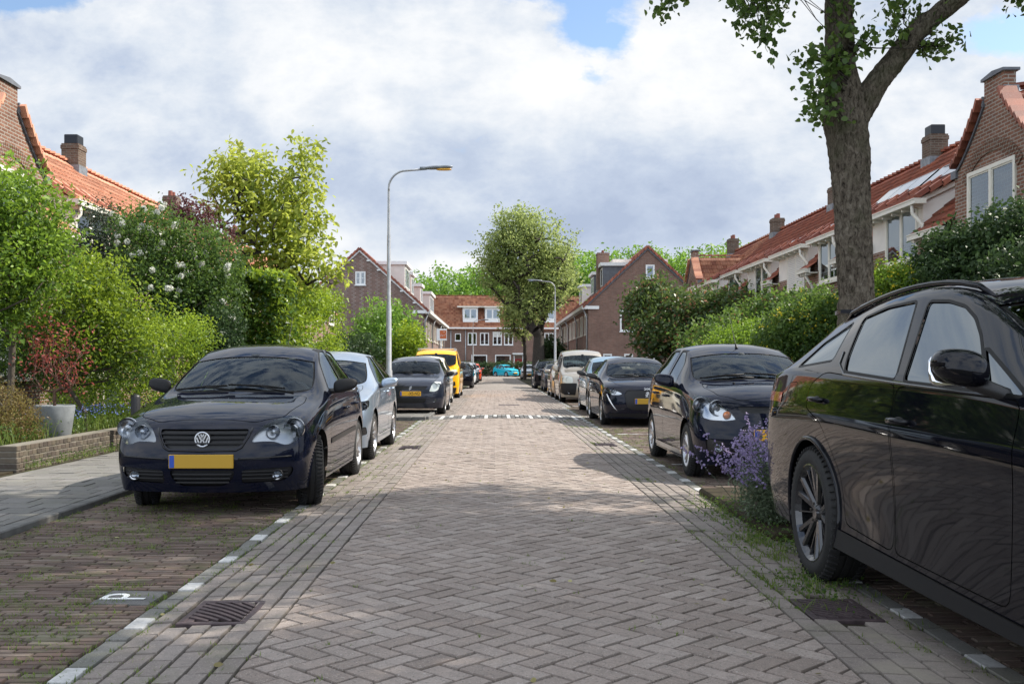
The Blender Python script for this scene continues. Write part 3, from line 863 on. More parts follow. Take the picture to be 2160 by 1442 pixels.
# ------------------------------------------------------------------ ground, paving, kerbs
def paver_mat(name, cols, rough=.85, speck=.5, big=.15, moss=0.0, sand=.25):
    m, t = newmat(name)
    P_ = t.add('ShaderNodeNewGeometry').outputs['Position']
    v = t.add('ShaderNodeAttribute', attribute_name='v').outputs['Fac']
    base = t.ramp(v, [(i/(len(cols)-1), c) for i, c in enumerate(cols)])
    e_ = t.add('ShaderNodeAttribute', attribute_name='e').outputs['Fac']
    n1 = t.noise(P_, 1.1, 5, .6); n2 = t.noise(P_, 9, 5, .65); n3 = t.noise(P_, 150, 3, .65); n4 = t.noise(P_, 95, 2, .5)
    base = t.mix(t.mapr(n1, .3, .7, 0, 1), t.mix(big, base, (.04, .035, .03)), base)
    base = t.mix(t.math('MULTIPLY', t.mapr(n2, .35, .75), .30), base, (.10, .09, .075))
    base = t.mix(t.math('MULTIPLY', t.mapr(n3, .60, .70), speck), base, (.70, .67, .62))
    base = t.mix(t.math('MULTIPLY', t.mapr(n4, .58, .70), speck*.9), base, (.06, .055, .05))
    n5 = t.noise(P_, 34, 4, .7); base = t.mix(t.math('MULTIPLY', t.mapr(n5, .48, .72), .35), base, (.11, .10, .095))
    if moss: base = t.mix(t.math('MULTIPLY', t.mapr(t.noise(P_, 3.2, 6, .7), .5, .68), moss), base, (.065, .085, .022))
    base = t.mix(t.math('MULTIPLY', t.mapr(t.noise(P_, .8, 6, .65), .56, .68), sand), base, (.34, .30, .25))
    base = t.mix(t.math('MULTIPLY', e_, .72), base, (.035, .032, .022))
    p = t.add('ShaderNodeBsdfPrincipled', ins={'Base Color': base, 'Roughness': rough, 'Specular IOR Level': .35})
    b = t.add('ShaderNodeBump', ins={'Strength': .5, 'Distance': .004, 'Height': t.math('ADD', n3, t.math('MULTIPLY', n2, 2))})
    t.set(p, 'Normal', b); out(t, p); return m
paver_mat('paver_road', [(.26, .208, .178), (.30, .245, .212), (.33, .272, .238), (.365, .308, .272)], big=.15, speck=.7)
paver_mat('paver_gutter', [(.225, .19, .17), (.27, .23, .205), (.30, .26, .235)], big=.2, moss=.3, sand=.6)
paver_mat('clinker', [(.075, .045, .036), (.115, .072, .056), (.15, .10, .078), (.20, .155, .125)], speck=.12, big=.3, moss=.65)
paver_mat('block_grey', [(.15, .15, .135), (.20, .195, .18)], big=.2, moss=.25)
paver_mat('block_dark', [(.085, .085, .085), (.13, .13, .13)], big=.2)
paver_mat('block_white', [(.56, .56, .55), (.66, .66, .64)], speck=.2, big=.2)
paver_mat('slab_grey', [(.155, .15, .14), (.185, .18, .168), (.21, .20, .19)], speck=.25, big=.25, moss=.2)
m, t = newmat('soil')
P_ = t.add('ShaderNodeNewGeometry').outputs['Position']
c_ = t.ramp(t.noise(P_, 2.4, 8, .7), [(.3, (.020, .016, .012)), (.48, (.040, .034, .022)), (.58, (.055, .065, .018)), (.7, (.10, .12, .03))])
c_ = t.mix(t.mapr(t.noise(P_, 60, 4), .4, .7), c_, (.03, .027, .018))
out(t, t.add('ShaderNodeBsdfPrincipled', ins={'Base Color': c_, 'Roughness': .95, 'Specular IOR Level': .2}))
m, t = newmat('garden_soil')
P_ = t.add('ShaderNodeNewGeometry').outputs['Position']
c_ = t.ramp(t.noise(P_, 5, 8, .7), [(.3, (.018, .014, .009)), (.6, (.045, .036, .02)), (.75, (.05, .06, .018))])
out(t, t.add('ShaderNodeBsdfPrincipled', ins={'Base Color': c_, 'Roughness': .95, 'Specular IOR Level': .2}))
simple('iron', (.060, .042, .045), .6, .3, nscale=30, namp=.35, bump=.2, bscale=120)
simple('hole', (.004, .004, .003), .9)
simple('paint_mark', (.74, .74, .72), .6, nscale=20, namp=.12)
paver_mat('brick_low', [(.042, .031, .023), (.068, .05, .037), (.095, .072, .05), (.125, .10, .07)], speck=.15, big=.25, moss=.25)
simple('mortar', (.17, .155, .125), .95, nscale=12, namp=.3)

def camber(x):
    u = (x-.17)/1.81
    return .045*max(0.0, 1-u*u)
class PV:
    """pavers as chamfered blocks in one mesh"""
    def __init__(s, camb=True, ch=.005): s.v = []; s.f = []; s.a = []; s.e = []; s.c = camb; s.ch = ch
    def add(s, poly, h=0.0, v=None, tilt=.0015, jit=.0014, gap=.004, deep=.016):
        n = len(poly)
        cx0 = sum(p[0] for p in poly)/n; cy0 = sum(p[1] for p in poly)/n
        q = offs(poly, -gap); 
        if len(q) != n: return
        q2 = offs(q, -s.ch)
        if len(q2) != n: return
        dz = h+random.gauss(0, jit)+(camber(cx0) if s.c else 0); tx = random.gauss(0, tilt)*8; ty = random.gauss(0, tilt)*8
        sl = (camber(cx0+.05)-camber(cx0-.05))/.1 if s.c else 0
        o = len(s.v); v = random.random() if v is None else v
        Z = lambda x, y: dz+(x-cx0)*(tx+sl)+(y-cy0)*ty
        for (x, y) in q: s.v.append((x, y, Z(x, y)-deep))
        for (x, y) in q2: s.v.append((x, y, Z(x, y)))
        s.f.append(tuple(range(o+n, o+2*n)))
        for i in range(n): j = (i+1) % n; s.f.append((o+i, o+j, o+n+j, o+n+i))
        s.a += [v]*(2*n); s.e += [1.0]*n+[0.0]*n
    def build(s, name, mat, parent=None):
        me = bpy.data.meshes.new(name); me.from_pydata(s.v, [], s.f); me.materials.append(MATS[mat])
        at = me.attributes.new('v', 'FLOAT', 'POINT'); at.data.foreach_set('value', s.a); at = me.attributes.new('e', 'FLOAT', 'POINT'); at.data.foreach_set('value', s.e); me.update()
        bm = bmesh.new(); bm.from_mesh(me); bmesh.ops.recalc_face_normals(bm, faces=[])
        bm.free()
        return link(name, me, parent)
def ccw(p):
    a = sum(p[i-1][0]*p[i][1]-p[i][0]*p[i-1][1] for i in range(len(p)))
    return p if a > 0 else p[::-1]
def clipx(poly, lim, keep_less):
    o = []
    for i in range(len(poly)):
        a, b = poly[i-1], poly[i]
        ia = (a[0] <= lim) == keep_less; ib = (b[0] <= lim) == keep_less
        if ia != ib:
            t_ = (lim-a[0])/(b[0]-a[0]); o.append((lim, a[1]+(b[1]-a[1])*t_))
        if ib: o.append(b)
    # drop near duplicates
    r_ = []
    for p in o:
        if not r_ or math.hypot(p[0]-r_[-1][0], p[1]-r_[-1][1]) > .012: r_.append(p)
    if len(r_) > 1 and math.hypot(r_[0][0]-r_[-1][0], r_[0][1]-r_[-1][1]) <= .012: r_.pop()
    return r_
def area(p): return abs(sum(p[i-1][0]*p[i][1]-p[i][0]*p[i-1][1] for i in range(len(p))))/2
def run(pv, x0, x1, y0, y1, lw, ll, along='y', stagger=.5, h=0, skip=None, **k):
    """running bond: rows of width lw, bricks of length ll along the axis"""
    if along == 'y':
        n = max(1, round((x1-x0)/lw)); w_ = (x1-x0)/n
        for i in range(n):
            y = y0-(ll*stagger if i % 2 else 0)-random.uniform(0, .02)
            while y < y1:
                a, b = max(y, y0), min(y+ll, y1)
                if b-a > .03 and not (skip and skip((x0+w_*(i+.5)), (a+b)/2)): pv.add([(x0+w_*i, a), (x0+w_*(i+1), a), (x0+w_*(i+1), b), (x0+w_*i, b)], h, **k)
                y += ll
    else:
        n = max(1, round((y1-y0)/lw)); w_ = (y1-y0)/n
        for i in range(n):
            x = x0-(ll*random.choice((.5, .25, .75)) if i % 2 else ll*random.choice((0, .1)))
            while x < x1:
                a, b = max(x, x0), min(x+ll, x1)
                if b-a > .02 and not (skip and skip((a+b)/2, y0+w_*(i+.5))): pv.add([(a, y0+w_*i), (b, y0+w_*i), (b, y0+w_*(i+1)), (a, y0+w_*(i+1))], h, **k)
                x += ll
XL0, XL1, XR1, XR0 = -1.635, -1.015, 1.41, 1.98
BW = .108
YF = 66.0
# the base sheet reaches the horizon; the joint sheet lies under the paving
b = MB(); 
N_ = 12
b.box(-900, 900, -300, 1500, -.5, -.060)
struct(b.build('ground', 'soil'))
b = MB(); xs = [XL0-2.1, XL0-.15]+[XL0+(XR0-XL0)*k/14 for k in range(15)]+[XR0+.15, XR0+2.1]; ys = [-6, 10, 20, 30, 40, 50, 60, YF+1]
V = [(x, y, camber(x)-.0135) for y in ys for x in xs]; nx = len(xs)
b.add(V, [(j*nx+i, j*nx+i+1, (j+1)*nx+i+1, (j+1)*nx+i) for j in range(len(ys)-1) for i in range(nx-1)])
struct(b.build('paving_joints', 'soil'))
# herringbone carriageway
band0, band1 = 22.75, 24.35
pv = PV(); w_ = .1055; c45 = math.cos(R(45))
U = int(80/w_)
ymin, ymax = 2.4, 50.0
import itertools
def hb(u, v, lu, lv):
    pts = [(u, v), (u+lu, v), (u+lu, v+lv), (u, v+lv)]
    return [((a-b_)*c45*w_*-1*-1, (a+b_)*c45*w_) for a, b_ in pts]
# rows run across the street: the (1,1) direction of the pattern is turned onto x
def hbp(u, v, lu, lv):
    pts = [(u, v), (u+lu, v), (u+lu, v+lv), (u, v+lv)]
    return [((a+b_)*c45*w_, (b_-a)*c45*w_) for a, b_ in pts]
xr = int(3.2/(w_*c45)); 
cnt_ = 0
for nsum in range(-24, 30):
    for mm in range(int(ymin/(4*w_*c45))-2, int(ymax/(4*w_*c45))+3):
        # H brick origin (n+4m', n); choose v-u = -4m'
        n_ = nsum; m_ = -mm
        for (u, v, lu, lv) in ((n_+4*m_, n_, 2, 1), (n_+4*m_, n_+1, 1, 2)):
            # shift so that rows keep x bounded
            k = -2*m_
            u2, v2 = u+k, v+k
            p = hbp(u2, v2, lu, lv)
            mx_ = sum(a for a, _ in p)/4; my_ = sum(b_ for _, b_ in p)/4
            if my_ < ymin or my_ > ymax or mx_ < XL1-.2 or mx_ > XR1+.2: continue
            if band0-.02 < my_ < band1+.02: continue
            q = clipx(clipx(p, XL1, False), XR1, True)
            if len(q) < 3 or area(q) < .0012: continue
            pv.add(ccw(q), tilt=.0012); cnt_ += 1
road = struct(pv.build('road', 'paver_road'), 'brick carriageway laid in herringbone')
# the far carriageway and the side street as smooth-worn sheets
m, t = newmat('road_far')
P_ = t.add('ShaderNodeNewGeometry').outputs['Position']
bt = t.add('ShaderNodeTexBrick', ins={'Vector': P_, 'Color1': (.25, .215, .195), 'Color2': (.32, .28, .255), 'Mortar': (.10, .095, .07), 'Scale': 4.7, 'Mortar Size': .03, 'Row Height': .25})
c_ = t.mix(t.math('MULTIPLY', t.mapr(t.noise(P_, .5, 5), .35, .7), .35), bt, (.12, .11, .09))
out(t, t.add('ShaderNodeBsdfPrincipled', ins={'Base Color': c_, 'Roughness': .9, 'Specular IOR Level': .3}))
b = MB(); n = 10
V = [(XL0+(XR0+.2-XL0)*i/n, y, camber(XL0+(XR0-XL0)*i/n)+.002) for y in (50.0, 126) for i in range(n+1)]
b.add(V, [(i, i+1, n+2+i, n+1+i) for i in range(n)]); struct(b.build('far_road', 'road_far'))
b = MB(); b.add([(-40, 106, .006), (40, 106, .006), (40, 121.5, .006), (-40, 121.5, .006)], [(0, 1, 2, 3)]); struct(b.build('cross_street', 'road_far'))
# grates that interrupt the gutter
G1 = (-1.50, -1.17, 4.66, 5.12); G2 = (1.52, 1.85, 4.72, 5.16); G3 = (-1.42, -1.12, 14.6, 15.1); G4 = (1.56, 1.86, 15.2, 15.7)
def inG(x, y): return any(g[0] < x < g[1] and g[2]-.02 < y < g[3]+.02 for g in (G1, G2, G3, G4))
pv = PV()
run(pv, XL0, XL1-.10, 2.2, band0, .105, .212, skip=inG); run(pv, XL1-.10, XL1, 2.2, band0, .10, .212, skip=inG)
run(pv, XL0, XL1, band1, 60, .107, .212)
run(pv, XR1, XR1+.10, 2.2, band0, .10, .212, skip=inG); run(pv, XR1+.10, XR0, 2.2, band0, .107, .212, skip=inG)
run(pv, XR1, XR0+.2, band1, 60, .107, .212)
struct(pv.build('gutter_paving', 'paver_gutter'))
# parking bays of thin clinkers on edge
bed = (1.95, 3.95, 6.95, 9.55)
PT = (-2.09, -1.775, 5.10, 5.43)
def skipL(x, y): return (PT[0]-.01 < x < PT[1]+.01 and PT[2] < y < PT[3])
def skipR(x, y): return bed[2] < y < bed[3]
pv = PV(camb=False); run(pv, -3.50, XL0-BW, 3.0, 22.4, .057, .205, 'x', skip=skipL, deep=.014, gap=.0035); run(pv, XL0-2.0, XL0-BW, 25.6, 50, .10, .205, 'x')
struct(pv.build('parking_bay_paving', 'clinker'))
pv = PV(camb=False); run(pv, XR0+BW, 3.95, 3.0, 30, .057 if 0 else .075, .205, 'x', skip=skipR); run(pv, XR0+.40, 4.0, 30, 50, .10, .205, 'x')
struct(pv.build('parking_bay_paving', 'clinker'))
# border courses: every fourth block is white
pg = PV(camb=False); pw_ = PV(camb=False, ch=.007)
def border(x0, x1, y0, y1, phase, st=.1975):
    k = 0; y = y0
    while y < y1:
        white = abs(((y+st/2-phase)/st) % 4) < .5 or abs(((y+st/2-phase)/st) % 4-4) < .5
        jx = random.gauss(0, .004)
        q = [(x0+jx, y), (x1+jx, y), (x1+jx, y+st), (x0+jx, y+st)]
        (pw_ if white else pg).add(q, .002+(.003 if white else 0), gap=.004)
        y += st
border(XL0-BW, XL0, 2.06, 22.6, 3.84); border(XR0, XR0+BW, 2.06, 6.9, 4.12); border(XR0, XR0+BW, 9.6, 30, 9.95); border(XR0+.20, XR0+.20+BW, 30, 60, 33.3)
border(XL0-BW, XL0, 25.6, 60, 33.2)
# white lines between the bays
for (x0, y) in ((XR0+.22, 18.0), (XR0+.22, 12.45), (XL0-.8, 12.2), (XL0-.8, 17.3), (XR0+.4, 30.9)):
    for k in range(3): pw_.add([(x0+.2*k, y-.05), (x0+.2*k+.2, y-.05), (x0+.2*k+.2, y+.05), (x0+.2*k, y+.05)], .002)
# plateau edge across the street: dark band with white teeth
pd = PV()
for i in range(int((XR0+.3-XL0)/.105)+1):
    x0 = XL0+i*.105
    j = (i+1) % 5
    tooth = {1: .62, 3: 0, 4: 1.55, 0: 0, 2: 0}[j] if True else 0
    y = band1-.12
    while y > band0:
        y0 = max(band0, y-.21)
        (pw_ if (band1-.12-y0) <= tooth+.02 and tooth else pd).add([(x0, y0), (x0+.105, y0), (x0+.105, y), (x0, y)], .0, v=None)
        y -= .21
    pw_.add([(x0, band1-.12), (x0+.105, band1-.12), (x0+.105, band1), (x0, band1)], 0)
    # camber for the white ones
pw_.v = [(x, y, z+(camber(x) if (XL0+.001 < x < XR0-.001) else 0)) for x, y, z in pw_.v]
struct(pg.build('border_blocks', 'block_grey')); struct(pw_.build('white_border_blocks', 'block_white')); struct(pd.build('plateau_edge', 'block_dark'))
# ---- pavement on the left with its kerb, the kerb bulge round the lamp post, and the right pavement
pv = PV(camb=False); run(pv, -5.34, -3.62, 2.0, 45, .30, .30, 'x', h=.075, tilt=.001, ch=.004) if False else None
pv.ch = .004
y = 2.0; r_ = 0
while y < 45:
    x = -5.25-(.15 if r_ % 2 else 0)
    while x < -3.64:
        a, b_ = max(x, -5.25), min(x+.30, -3.64)
        if b_-a > .05: pv.add([(a, y), (b_, y), (b_, y+.30), (a, y+.30)], .045, tilt=.001)
        x += .30
    y += .30; r_ += 1
pv.add  # keep
y = 22.9
while y < 25.4:
    x = -3.49
    while x < -1.66:
        pv.add([(x, y), (min(x+.30, -1.66), y), (min(x+.30, -1.66), y+.30), (x, y+.30)], .060, tilt=.001); x += .30
    y += .30
struct(pv.build('pavement', 'slab_grey'))
b = MB(); b.box(-5.36, -3.63, -4, 46, -.05, .034); b.box(-3.60, -1.63, 22.8, 25.5, -.05, .049); b.box(3.98+.14, 5.3, -4, 60, -.05, .075); b.box(-5.36, -3.63, 46, 66, -.05, .07)
struct(b.build('pavement_bed', 'soil'))
simple('kerb_stone', (.115, .112, .105), .85, nscale=9, namp=.25, bump=.3, bscale=150)
b = MB()
y = -4.0
while y < 62:
    if y > 60: break
    b.rbox(-3.62, -3.50, y+.003, y+.997, -.1, .052, .010) if not (22.7 < y+.5 < 25.6) else None
    b.rbox(3.97, 4.11, y+.003, y+.997, -.1, .085, .012); y += 1.0
for k in range(6): b.rbox(-3.5+.32*k, -3.5+.32*k+.315, 22.62, 22.76, -.1, .085, .012); b.rbox(-3.5+.32*k, -3.5+.32*k+.315, 25.5, 25.64, -.1, .085, .012)
for k in range(3): b.rbox(-1.64, -1.52, 22.78+.9*k, 22.78+.9*k+.895, -.1, .085, .012)
struct(b.build('kerb', 'kerb_stone'))
# parking tile with its letter
pt = PV(camb=False); pt.add([(PT[0], PT[2]), (PT[1], PT[2]), (PT[1], PT[3]), (PT[0], PT[3])], .003, v=.8)
ptile = pt.build('parking_tile', 'block_dark'); tag(ptile, 'dark square tile with a white letter P lying in the left parking bay', 'parking tile')
textmesh('P', .29, .0006, name='lettering', mat='paint_mark', parent=ptile, M=Matrix.Translation(((PT[0]+PT[1])/2-.01, (PT[2]+PT[3])/2, .0052)) @ Matrix.Rotation(R(90), 4, 'Z') @ Matrix.Diagonal((1.05, 1.18, 1, 1)))
# drain grates: dished frame with slanted bars
def grate(g, label, n=7):
    x0, x1, y0, y1 = g; z = camber((x0+x1)/2)+.002
    t_ = thing('drain_grate', label, 'drain grate', ((x0+x1)/2, (y0+y1)/2, z), group='gutter drains')
    w2, h2 = (x1-x0)/2, (y1-y0)/2
    b = MB(); fr_ = .035
    b.rbox(-w2, w2, -h2, -h2+fr_, -.03, .004, .004); b.rbox(-w2, w2, h2-fr_, h2, -.03, .004, .004); b.rbox(-w2, -w2+fr_, -h2+fr_, h2-fr_, -.03, .004, .004); b.rbox(w2-fr_, w2, -h2+fr_, h2-fr_, -.03, .004, .004)
    b.build('frame', 'iron', t_)
    b = MB(); b.box(-w2+.02, w2-.02, -h2+.02, h2-.02, -.034, -.028, 1)
    iw, ih = w2-fr_, h2-fr_
    for k in range(-3, 10):
        # slanted, slightly bowed bars clipped to the frame
        P = []
        for i in range(13):
            f = i/12; x = -iw+2*iw*f; y = -ih+2*ih*(k+.5)/7-.24*(f-.0)+.02*math.sin(f*math.pi)
            if -ih <= y <= ih: P.append((x, y, 0))
        if len(P) > 2:
            for a, q in zip(P, P[1:]): b.obox(a, q, (0, .014, 0), (0, 0, .008), 0)
    b.rbox(-w2+fr_, -w2+fr_+.035, -h2+fr_, h2-fr_, -.012, .002, .003, 0)
    b.build('bars', ['iron', 'hole'], t_)
grate(G1, 'rusty brown drain grate with slanted slots beside the letter P tile'); grate(G2, 'mossy drain grate in the shade beside the big black SUV')
grate(G3, 'small drain grate beside the rear wheel of the silver-blue hatchback'); grate(G4, 'small drain grate level with the gap behind the black hatchback')
for (x, y, lab) in ((.42, 30.6, 'flat rectangular manhole cover in the middle of the street beyond the white line'),):
    b = MB(); b.rbox(x-.32, x+.32, y-.3, y+.3, 0.0, .050, .004); o = b.build('manhole_cover', 'iron'); tag(o, lab, 'manhole cover')
# ---- low garden wall of header bricks
def wallbricks(x0, x1, y0, y1, name, label, courses=5):
    t_ = thing(name, label, 'wall', ((x0+x1)/2, y0, 0))
    cxm = (x0+x1)/2
    b = MB(); b.box(x0-cxm+.008, x1-cxm-.008, .008, y1-y0-.008, 0, courses*.066+.0)
    b.build('mortar', 'mortar', t_)
    V = []; F = []; A = []
    for k in range(courses):
        z0 = k*.066+.004; z1 = z0+.058
        y = y0-(.055 if k % 2 else 0); 
        while y < y1-.02:
            a, c2 = max(y, y0)+.003, min(y+.11, y1)-.004
            if c2-a > .02:
                mb = MB(); j = random.uniform(-.003, .003); mb.rbox(x0-cxm+j, x1-cxm+j, a-y0, c2-y0, z0, z1+(random.uniform(-.002, .004)), .007)
                o = len(V); V += mb.v; F += [tuple(i+o for i in f) for f in mb.f]; A += [random.random()]*len(mb.v)
            y += .11
    me = bpy.data.meshes.new('brickwork'); me.from_pydata(V, [], F); me.materials.append(MATS['brick_low']); at = me.attributes.new('v', 'FLOAT', 'POINT'); at.data.foreach_set('value', A); me.update()
    link('brickwork', me, t_)
wallbricks(-5.58, -5.36, 11.15, 16.6, 'garden_wall', 'low brown brick wall edging the raised garden bed on the left')
b = MB(); b.box(-9.2, -5.58, 11.2, 60, -.05, .28); b.box(-9.2, -5.4, -4, 11.2, -.05, .05); b.box(-9.2, -5.38, 16.6, 60, -.05, .2); struct(b.build('garden_ground', 'garden_soil'))
b = MB(); b.box(5.3, 9.2, -4, 60, -.05, .12); struct(b.build('garden_ground', 'garden_soil'))
b = MB(); b.rbox(bed[0], bed[1], bed[2], bed[3], -.05, .06, .02); struct(b.build('flower_bed', 'garden_soil'))

# ------------------------------------------------------------------ houses
def wallvec(t):
    """brick coordinates that follow the wall whichever way it faces"""
    g = t.add('ShaderNodeNewGeometry'); n = t.add('ShaderNodeSeparateXYZ', ins={0: g.outputs['True Normal']}); p = t.add('ShaderNodeSeparateXYZ', ins={0: g.outputs['Position']})
    isx = t.math('GREATER_THAN', t.math('ABSOLUTE', n.outputs[0]), .7)
    u = t.math('ADD', t.math('MULTIPLY', p.outputs[1], isx), t.math('MULTIPLY', p.outputs[0], t.math('SUBTRACT', 1, isx)))
    return t.add('ShaderNodeCombineXYZ', ins={0: u, 1: p.outputs[2], 2: 0}).outputs[0], g.outputs['Position'], u, p.outputs[2]
def brickmat(name, c1, c2, mortar, zig=False, msize=.012):
    m, t = newmat(name); V, P_, u, z = wallvec(t)
    bt = t.n.new('ShaderNodeTexBrick'); t.set(bt, 'Vector', V); bt.offset = .5
    for k, v in (('Color1', c1), ('Color2', c2), ('Mortar', mortar), ('Scale', 1.0), ('Mortar Size', msize), ('Mortar Smooth', .2), ('Bias', -.1), ('Brick Width', .22), ('Row Height', .0675)): t.set(bt, k, v)
    # random colour of single bricks
    ru = t.math('FLOOR', t.math('DIVIDE', z, .0675)); cu = t.math('FLOOR', t.math('ADD', t.math('DIVIDE', u, .22), t.math('MULTIPLY', t.math('MODULO', ru, 2), .5)))
    wn = t.add('ShaderNodeTexWhiteNoise', ins={'Vector': t.add('ShaderNodeCombineXYZ', ins={0: cu, 1: ru, 2: 0})}).outputs['Value']
    isb = t.math('SUBTRACT', 1, bt.outputs['Fac'])
    col_ = t.mix(t.math('MULTIPLY', t.math('MULTIPLY', wn, isb), .55), bt.outputs['Color'], tuple(x*.42 for x in c1))
    if zig:
        # pale glazed headers set in vertical zigzags
        uu = t.math('FLOOR', t.math('DIVIDE', u, .11)); tri = t.math('ABSOLUTE', t.math('SUBTRACT', t.math('MODULO', t.math('ADD', ru, 4000), 4), 2))
        ph = t.math('MODULO', t.math('ADD', t.math('ADD', uu, tri), 4000), 5)
        on = t.math('MULTIPLY', t.math('LESS_THAN', ph, 1), isb)
        band = t.mapr(t.noise(V, .9, 3), .3, .6, .3, 1)
        col_ = t.mix(t.math('MULTIPLY', t.math('MULTIPLY', on, band), .75), col_, (.46, .42, .39))
    col_ = t.mix(t.math('MULTIPLY', t.mapr(t.noise(P_, .7, 5, .6), .35, .7), .35), col_, (.05, .035, .03))
    col_ = t.mix(t.math('MULTIPLY', t.mapr(t.noise(P_, 5, 5, .7), .5, .75), .25), col_, (.32, .28, .25))
    p = t.add('ShaderNodeBsdfPrincipled', ins={'Base Color': col_, 'Roughness': .88, 'Specular IOR Level': .25})
    b = t.add('ShaderNodeBump', ins={'Strength': .8, 'Distance': .008, 'Height': t.math('ADD', isb, t.math('MULTIPLY', t.noise(P_, 40, 3), .5))}); t.set(p, 'Normal', b)
    out(t, p); return m
brickmat('brick_row', (.25, .112, .072), (.31, .145, .09), (.36, .32, .27))
brickmat('brick_zig', (.26, .155, .125), (.32, .19, .155), (.24, .20, .175), zig=True)
brickmat('brick_dark', (.24, .12, .09), (.29, .15, .112), (.25, .20, .165))
brickmat('brick_stack', (.13, .085, .06), (.17, .115, .08), (.17, .15, .12))
brickmat('brick_arch', (.20, .085, .05), (.24, .11, .07), (.28, .25, .2))
def tilemat(name, cols, lich=.3):
    m, t = newmat(name); P_ = t.add('ShaderNodeNewGeometry').outputs['Position']
    v = t.add('ShaderNodeAttribute', attribute_name='v').outputs['Fac']
    c = t.ramp(v, [(i/(len(cols)-1), x) for i, x in enumerate(cols)])
    c = t.mix(t.math('MULTIPLY', t.mapr(t.noise(P_, 1.3, 6, .7), .45, .7), lich), c, (.10, .065, .045))
    c = t.mix(t.math('MULTIPLY', t.mapr(t.noise(P_, 22, 5, .7), .55, .75), lich), c, (.30, .26, .20))
    p = t.add('ShaderNodeBsdfPrincipled', ins={'Base Color': c, 'Roughness': .62, 'Specular IOR Level': .45})
    b = t.add('ShaderNodeBump', ins={'Strength': .4, 'Distance': .006, 'Height': t.noise(P_, 60, 4)}); t.set(p, 'Normal', b)
    out(t, p); return m
tilemat('tile_orange', [(.50, .215, .13), (.60, .28, .18), (.68, .34, .22)], .12)
tilemat('tile_red', [(.20, .055, .034), (.29, .085, .048), (.37, .115, .062)], .40)
tilemat('tile_mixed', [(.28, .10, .06), (.44, .18, .10), (.56, .27, .16), (.38, .16, .10)], .35)
simple('stucco', (.70, .67, .62), .85, nscale=2.5, namp=.06, bump=.2, bscale=80)
simple('stucco_pink', (.74, .68, .62), .85, nscale=2.5, namp=.05, bump=.2, bscale=80)
simple('frame_cream', (.68, .66, .58), .45, nscale=6, namp=.05)
simple('frame_white', (.74, .75, .74), .4, nscale=6, namp=.04)
simple('lead', (.20, .22, .24), .5, .3, nscale=8, namp=.3)
simple('slate_grey', (.12, .13, .15), .6, nscale=5, namp=.2)
simple('zinc', (.36, .37, .38), .45, .4, nscale=10, namp=.15)
simple('curtain', (.50, .50, .48), .9)
simple('room_dark', (.012, .013, .015), .9)
simple('shutter', (.68, .67, .63), .6)
simple('door_red', (.22, .012, .015), .35, coat=.4)
simple('door_dark', (.03, .04, .05), .4)
simple('chimney_black', (.012, .014, .018), .35, .4)
glassmat('pane', (.60, .65, .67), 1.0, 2.7, .012)
m, t = newmat('solar')
P_ = t.add('ShaderNodeTexCoord').outputs['Object']
out(t, t.add('ShaderNodeBsdfPrincipled', ins={'Base Color': (.012, .016, .03), 'Roughness': .12, 'Coat Weight': 1.0, 'Coat Roughness': .02, 'Specular IOR Level': .8}))

def tiles(name, O, U, S, Lu, Ls, mat, parent, tw=.235, th=.33, amp=.028, step=.038, sub=5, flipn=False):
    """pantiles: O lower corner, U unit along the eave, S unit up the slope; a real corrugated and stepped surface"""
    O, U, S = Vector(O), Vector(U).normalized(), Vector(S).normalized(); N = U.cross(S).normalized()
    if N.z < 0: N = -N
    nu = max(1, round(Lu/tw)); nv = max(1, round(Ls/th)); tw = Lu/nu; th = Ls/nv
    us = np.arange(nu*sub+1)/sub; ph = us-np.floor(us+1e-9)
    hu = amp*np.where(ph < .62, np.sin(ph/.62*math.pi)*.35-.0, -.0) + amp*np.where(ph >= .62, np.sin((ph-.62)/.38*math.pi), 0)
    rs = np.random.default_rng(abs(hash((round(O.x, 2), round(O.y, 2)))) % 9999)
    V = []; A = []
    rows = []
    for j in range(nv):
        jit = rs.normal(0, .004)
        for (k, hz) in ((0, step), (1, 0.0)):
            s_ = (j+k)*th-(.03 if k == 0 else 0)
            for i, u in enumerate(us): 
                V.append(O+U*(u*tw)+S*s_+N*(hu[i]+hz+jit))
    tv = rs.random((nv, nu)); n = len(us); F = []; mi = []; 
    VV = np.array([tuple(p) for p in V], np.float32); 
    a = np.zeros(len(VV))
    faces = []
    # split vertices per tile column for flat colours
    idx = np.arange(len(VV)).reshape(nv*2, n)
    for j in range(nv):
        r0 = idx[2*j]; r1 = idx[2*j+1]
        for i in range(n-1): faces.append((r0[i], r0[i+1], r1[i+1], r1[i]))
        cols_ = np.minimum((np.arange(n)/sub).astype(int), nu-1)
        a[r0] = tv[j, cols_]; a[r1] = tv[j, cols_]
        if j+1 < nv:
            r2 = idx[2*j+2]
            for i in range(n-1): faces.append((r1[i], r1[i+1], r2[i+1], r2[i]))
    # front lip
    o = len(VV); lip = np.array([tuple(O+U*(u*tw)-S*.03+N*(-.03)) for u in us], np.float32); VV = np.vstack([VV, lip]); a = np.concatenate([a, a[:n]])
    for i in range(n-1): faces.append((o+i, o+i+1, idx[0][i+1], idx[0][i]))
    F = np.array(faces, np.int32)
    if (U.cross(S)).z < 0: F = F[:, ::-1]
    me = npmesh(name, VV, F, mat, {'v': a})
    return link(name, me, parent)
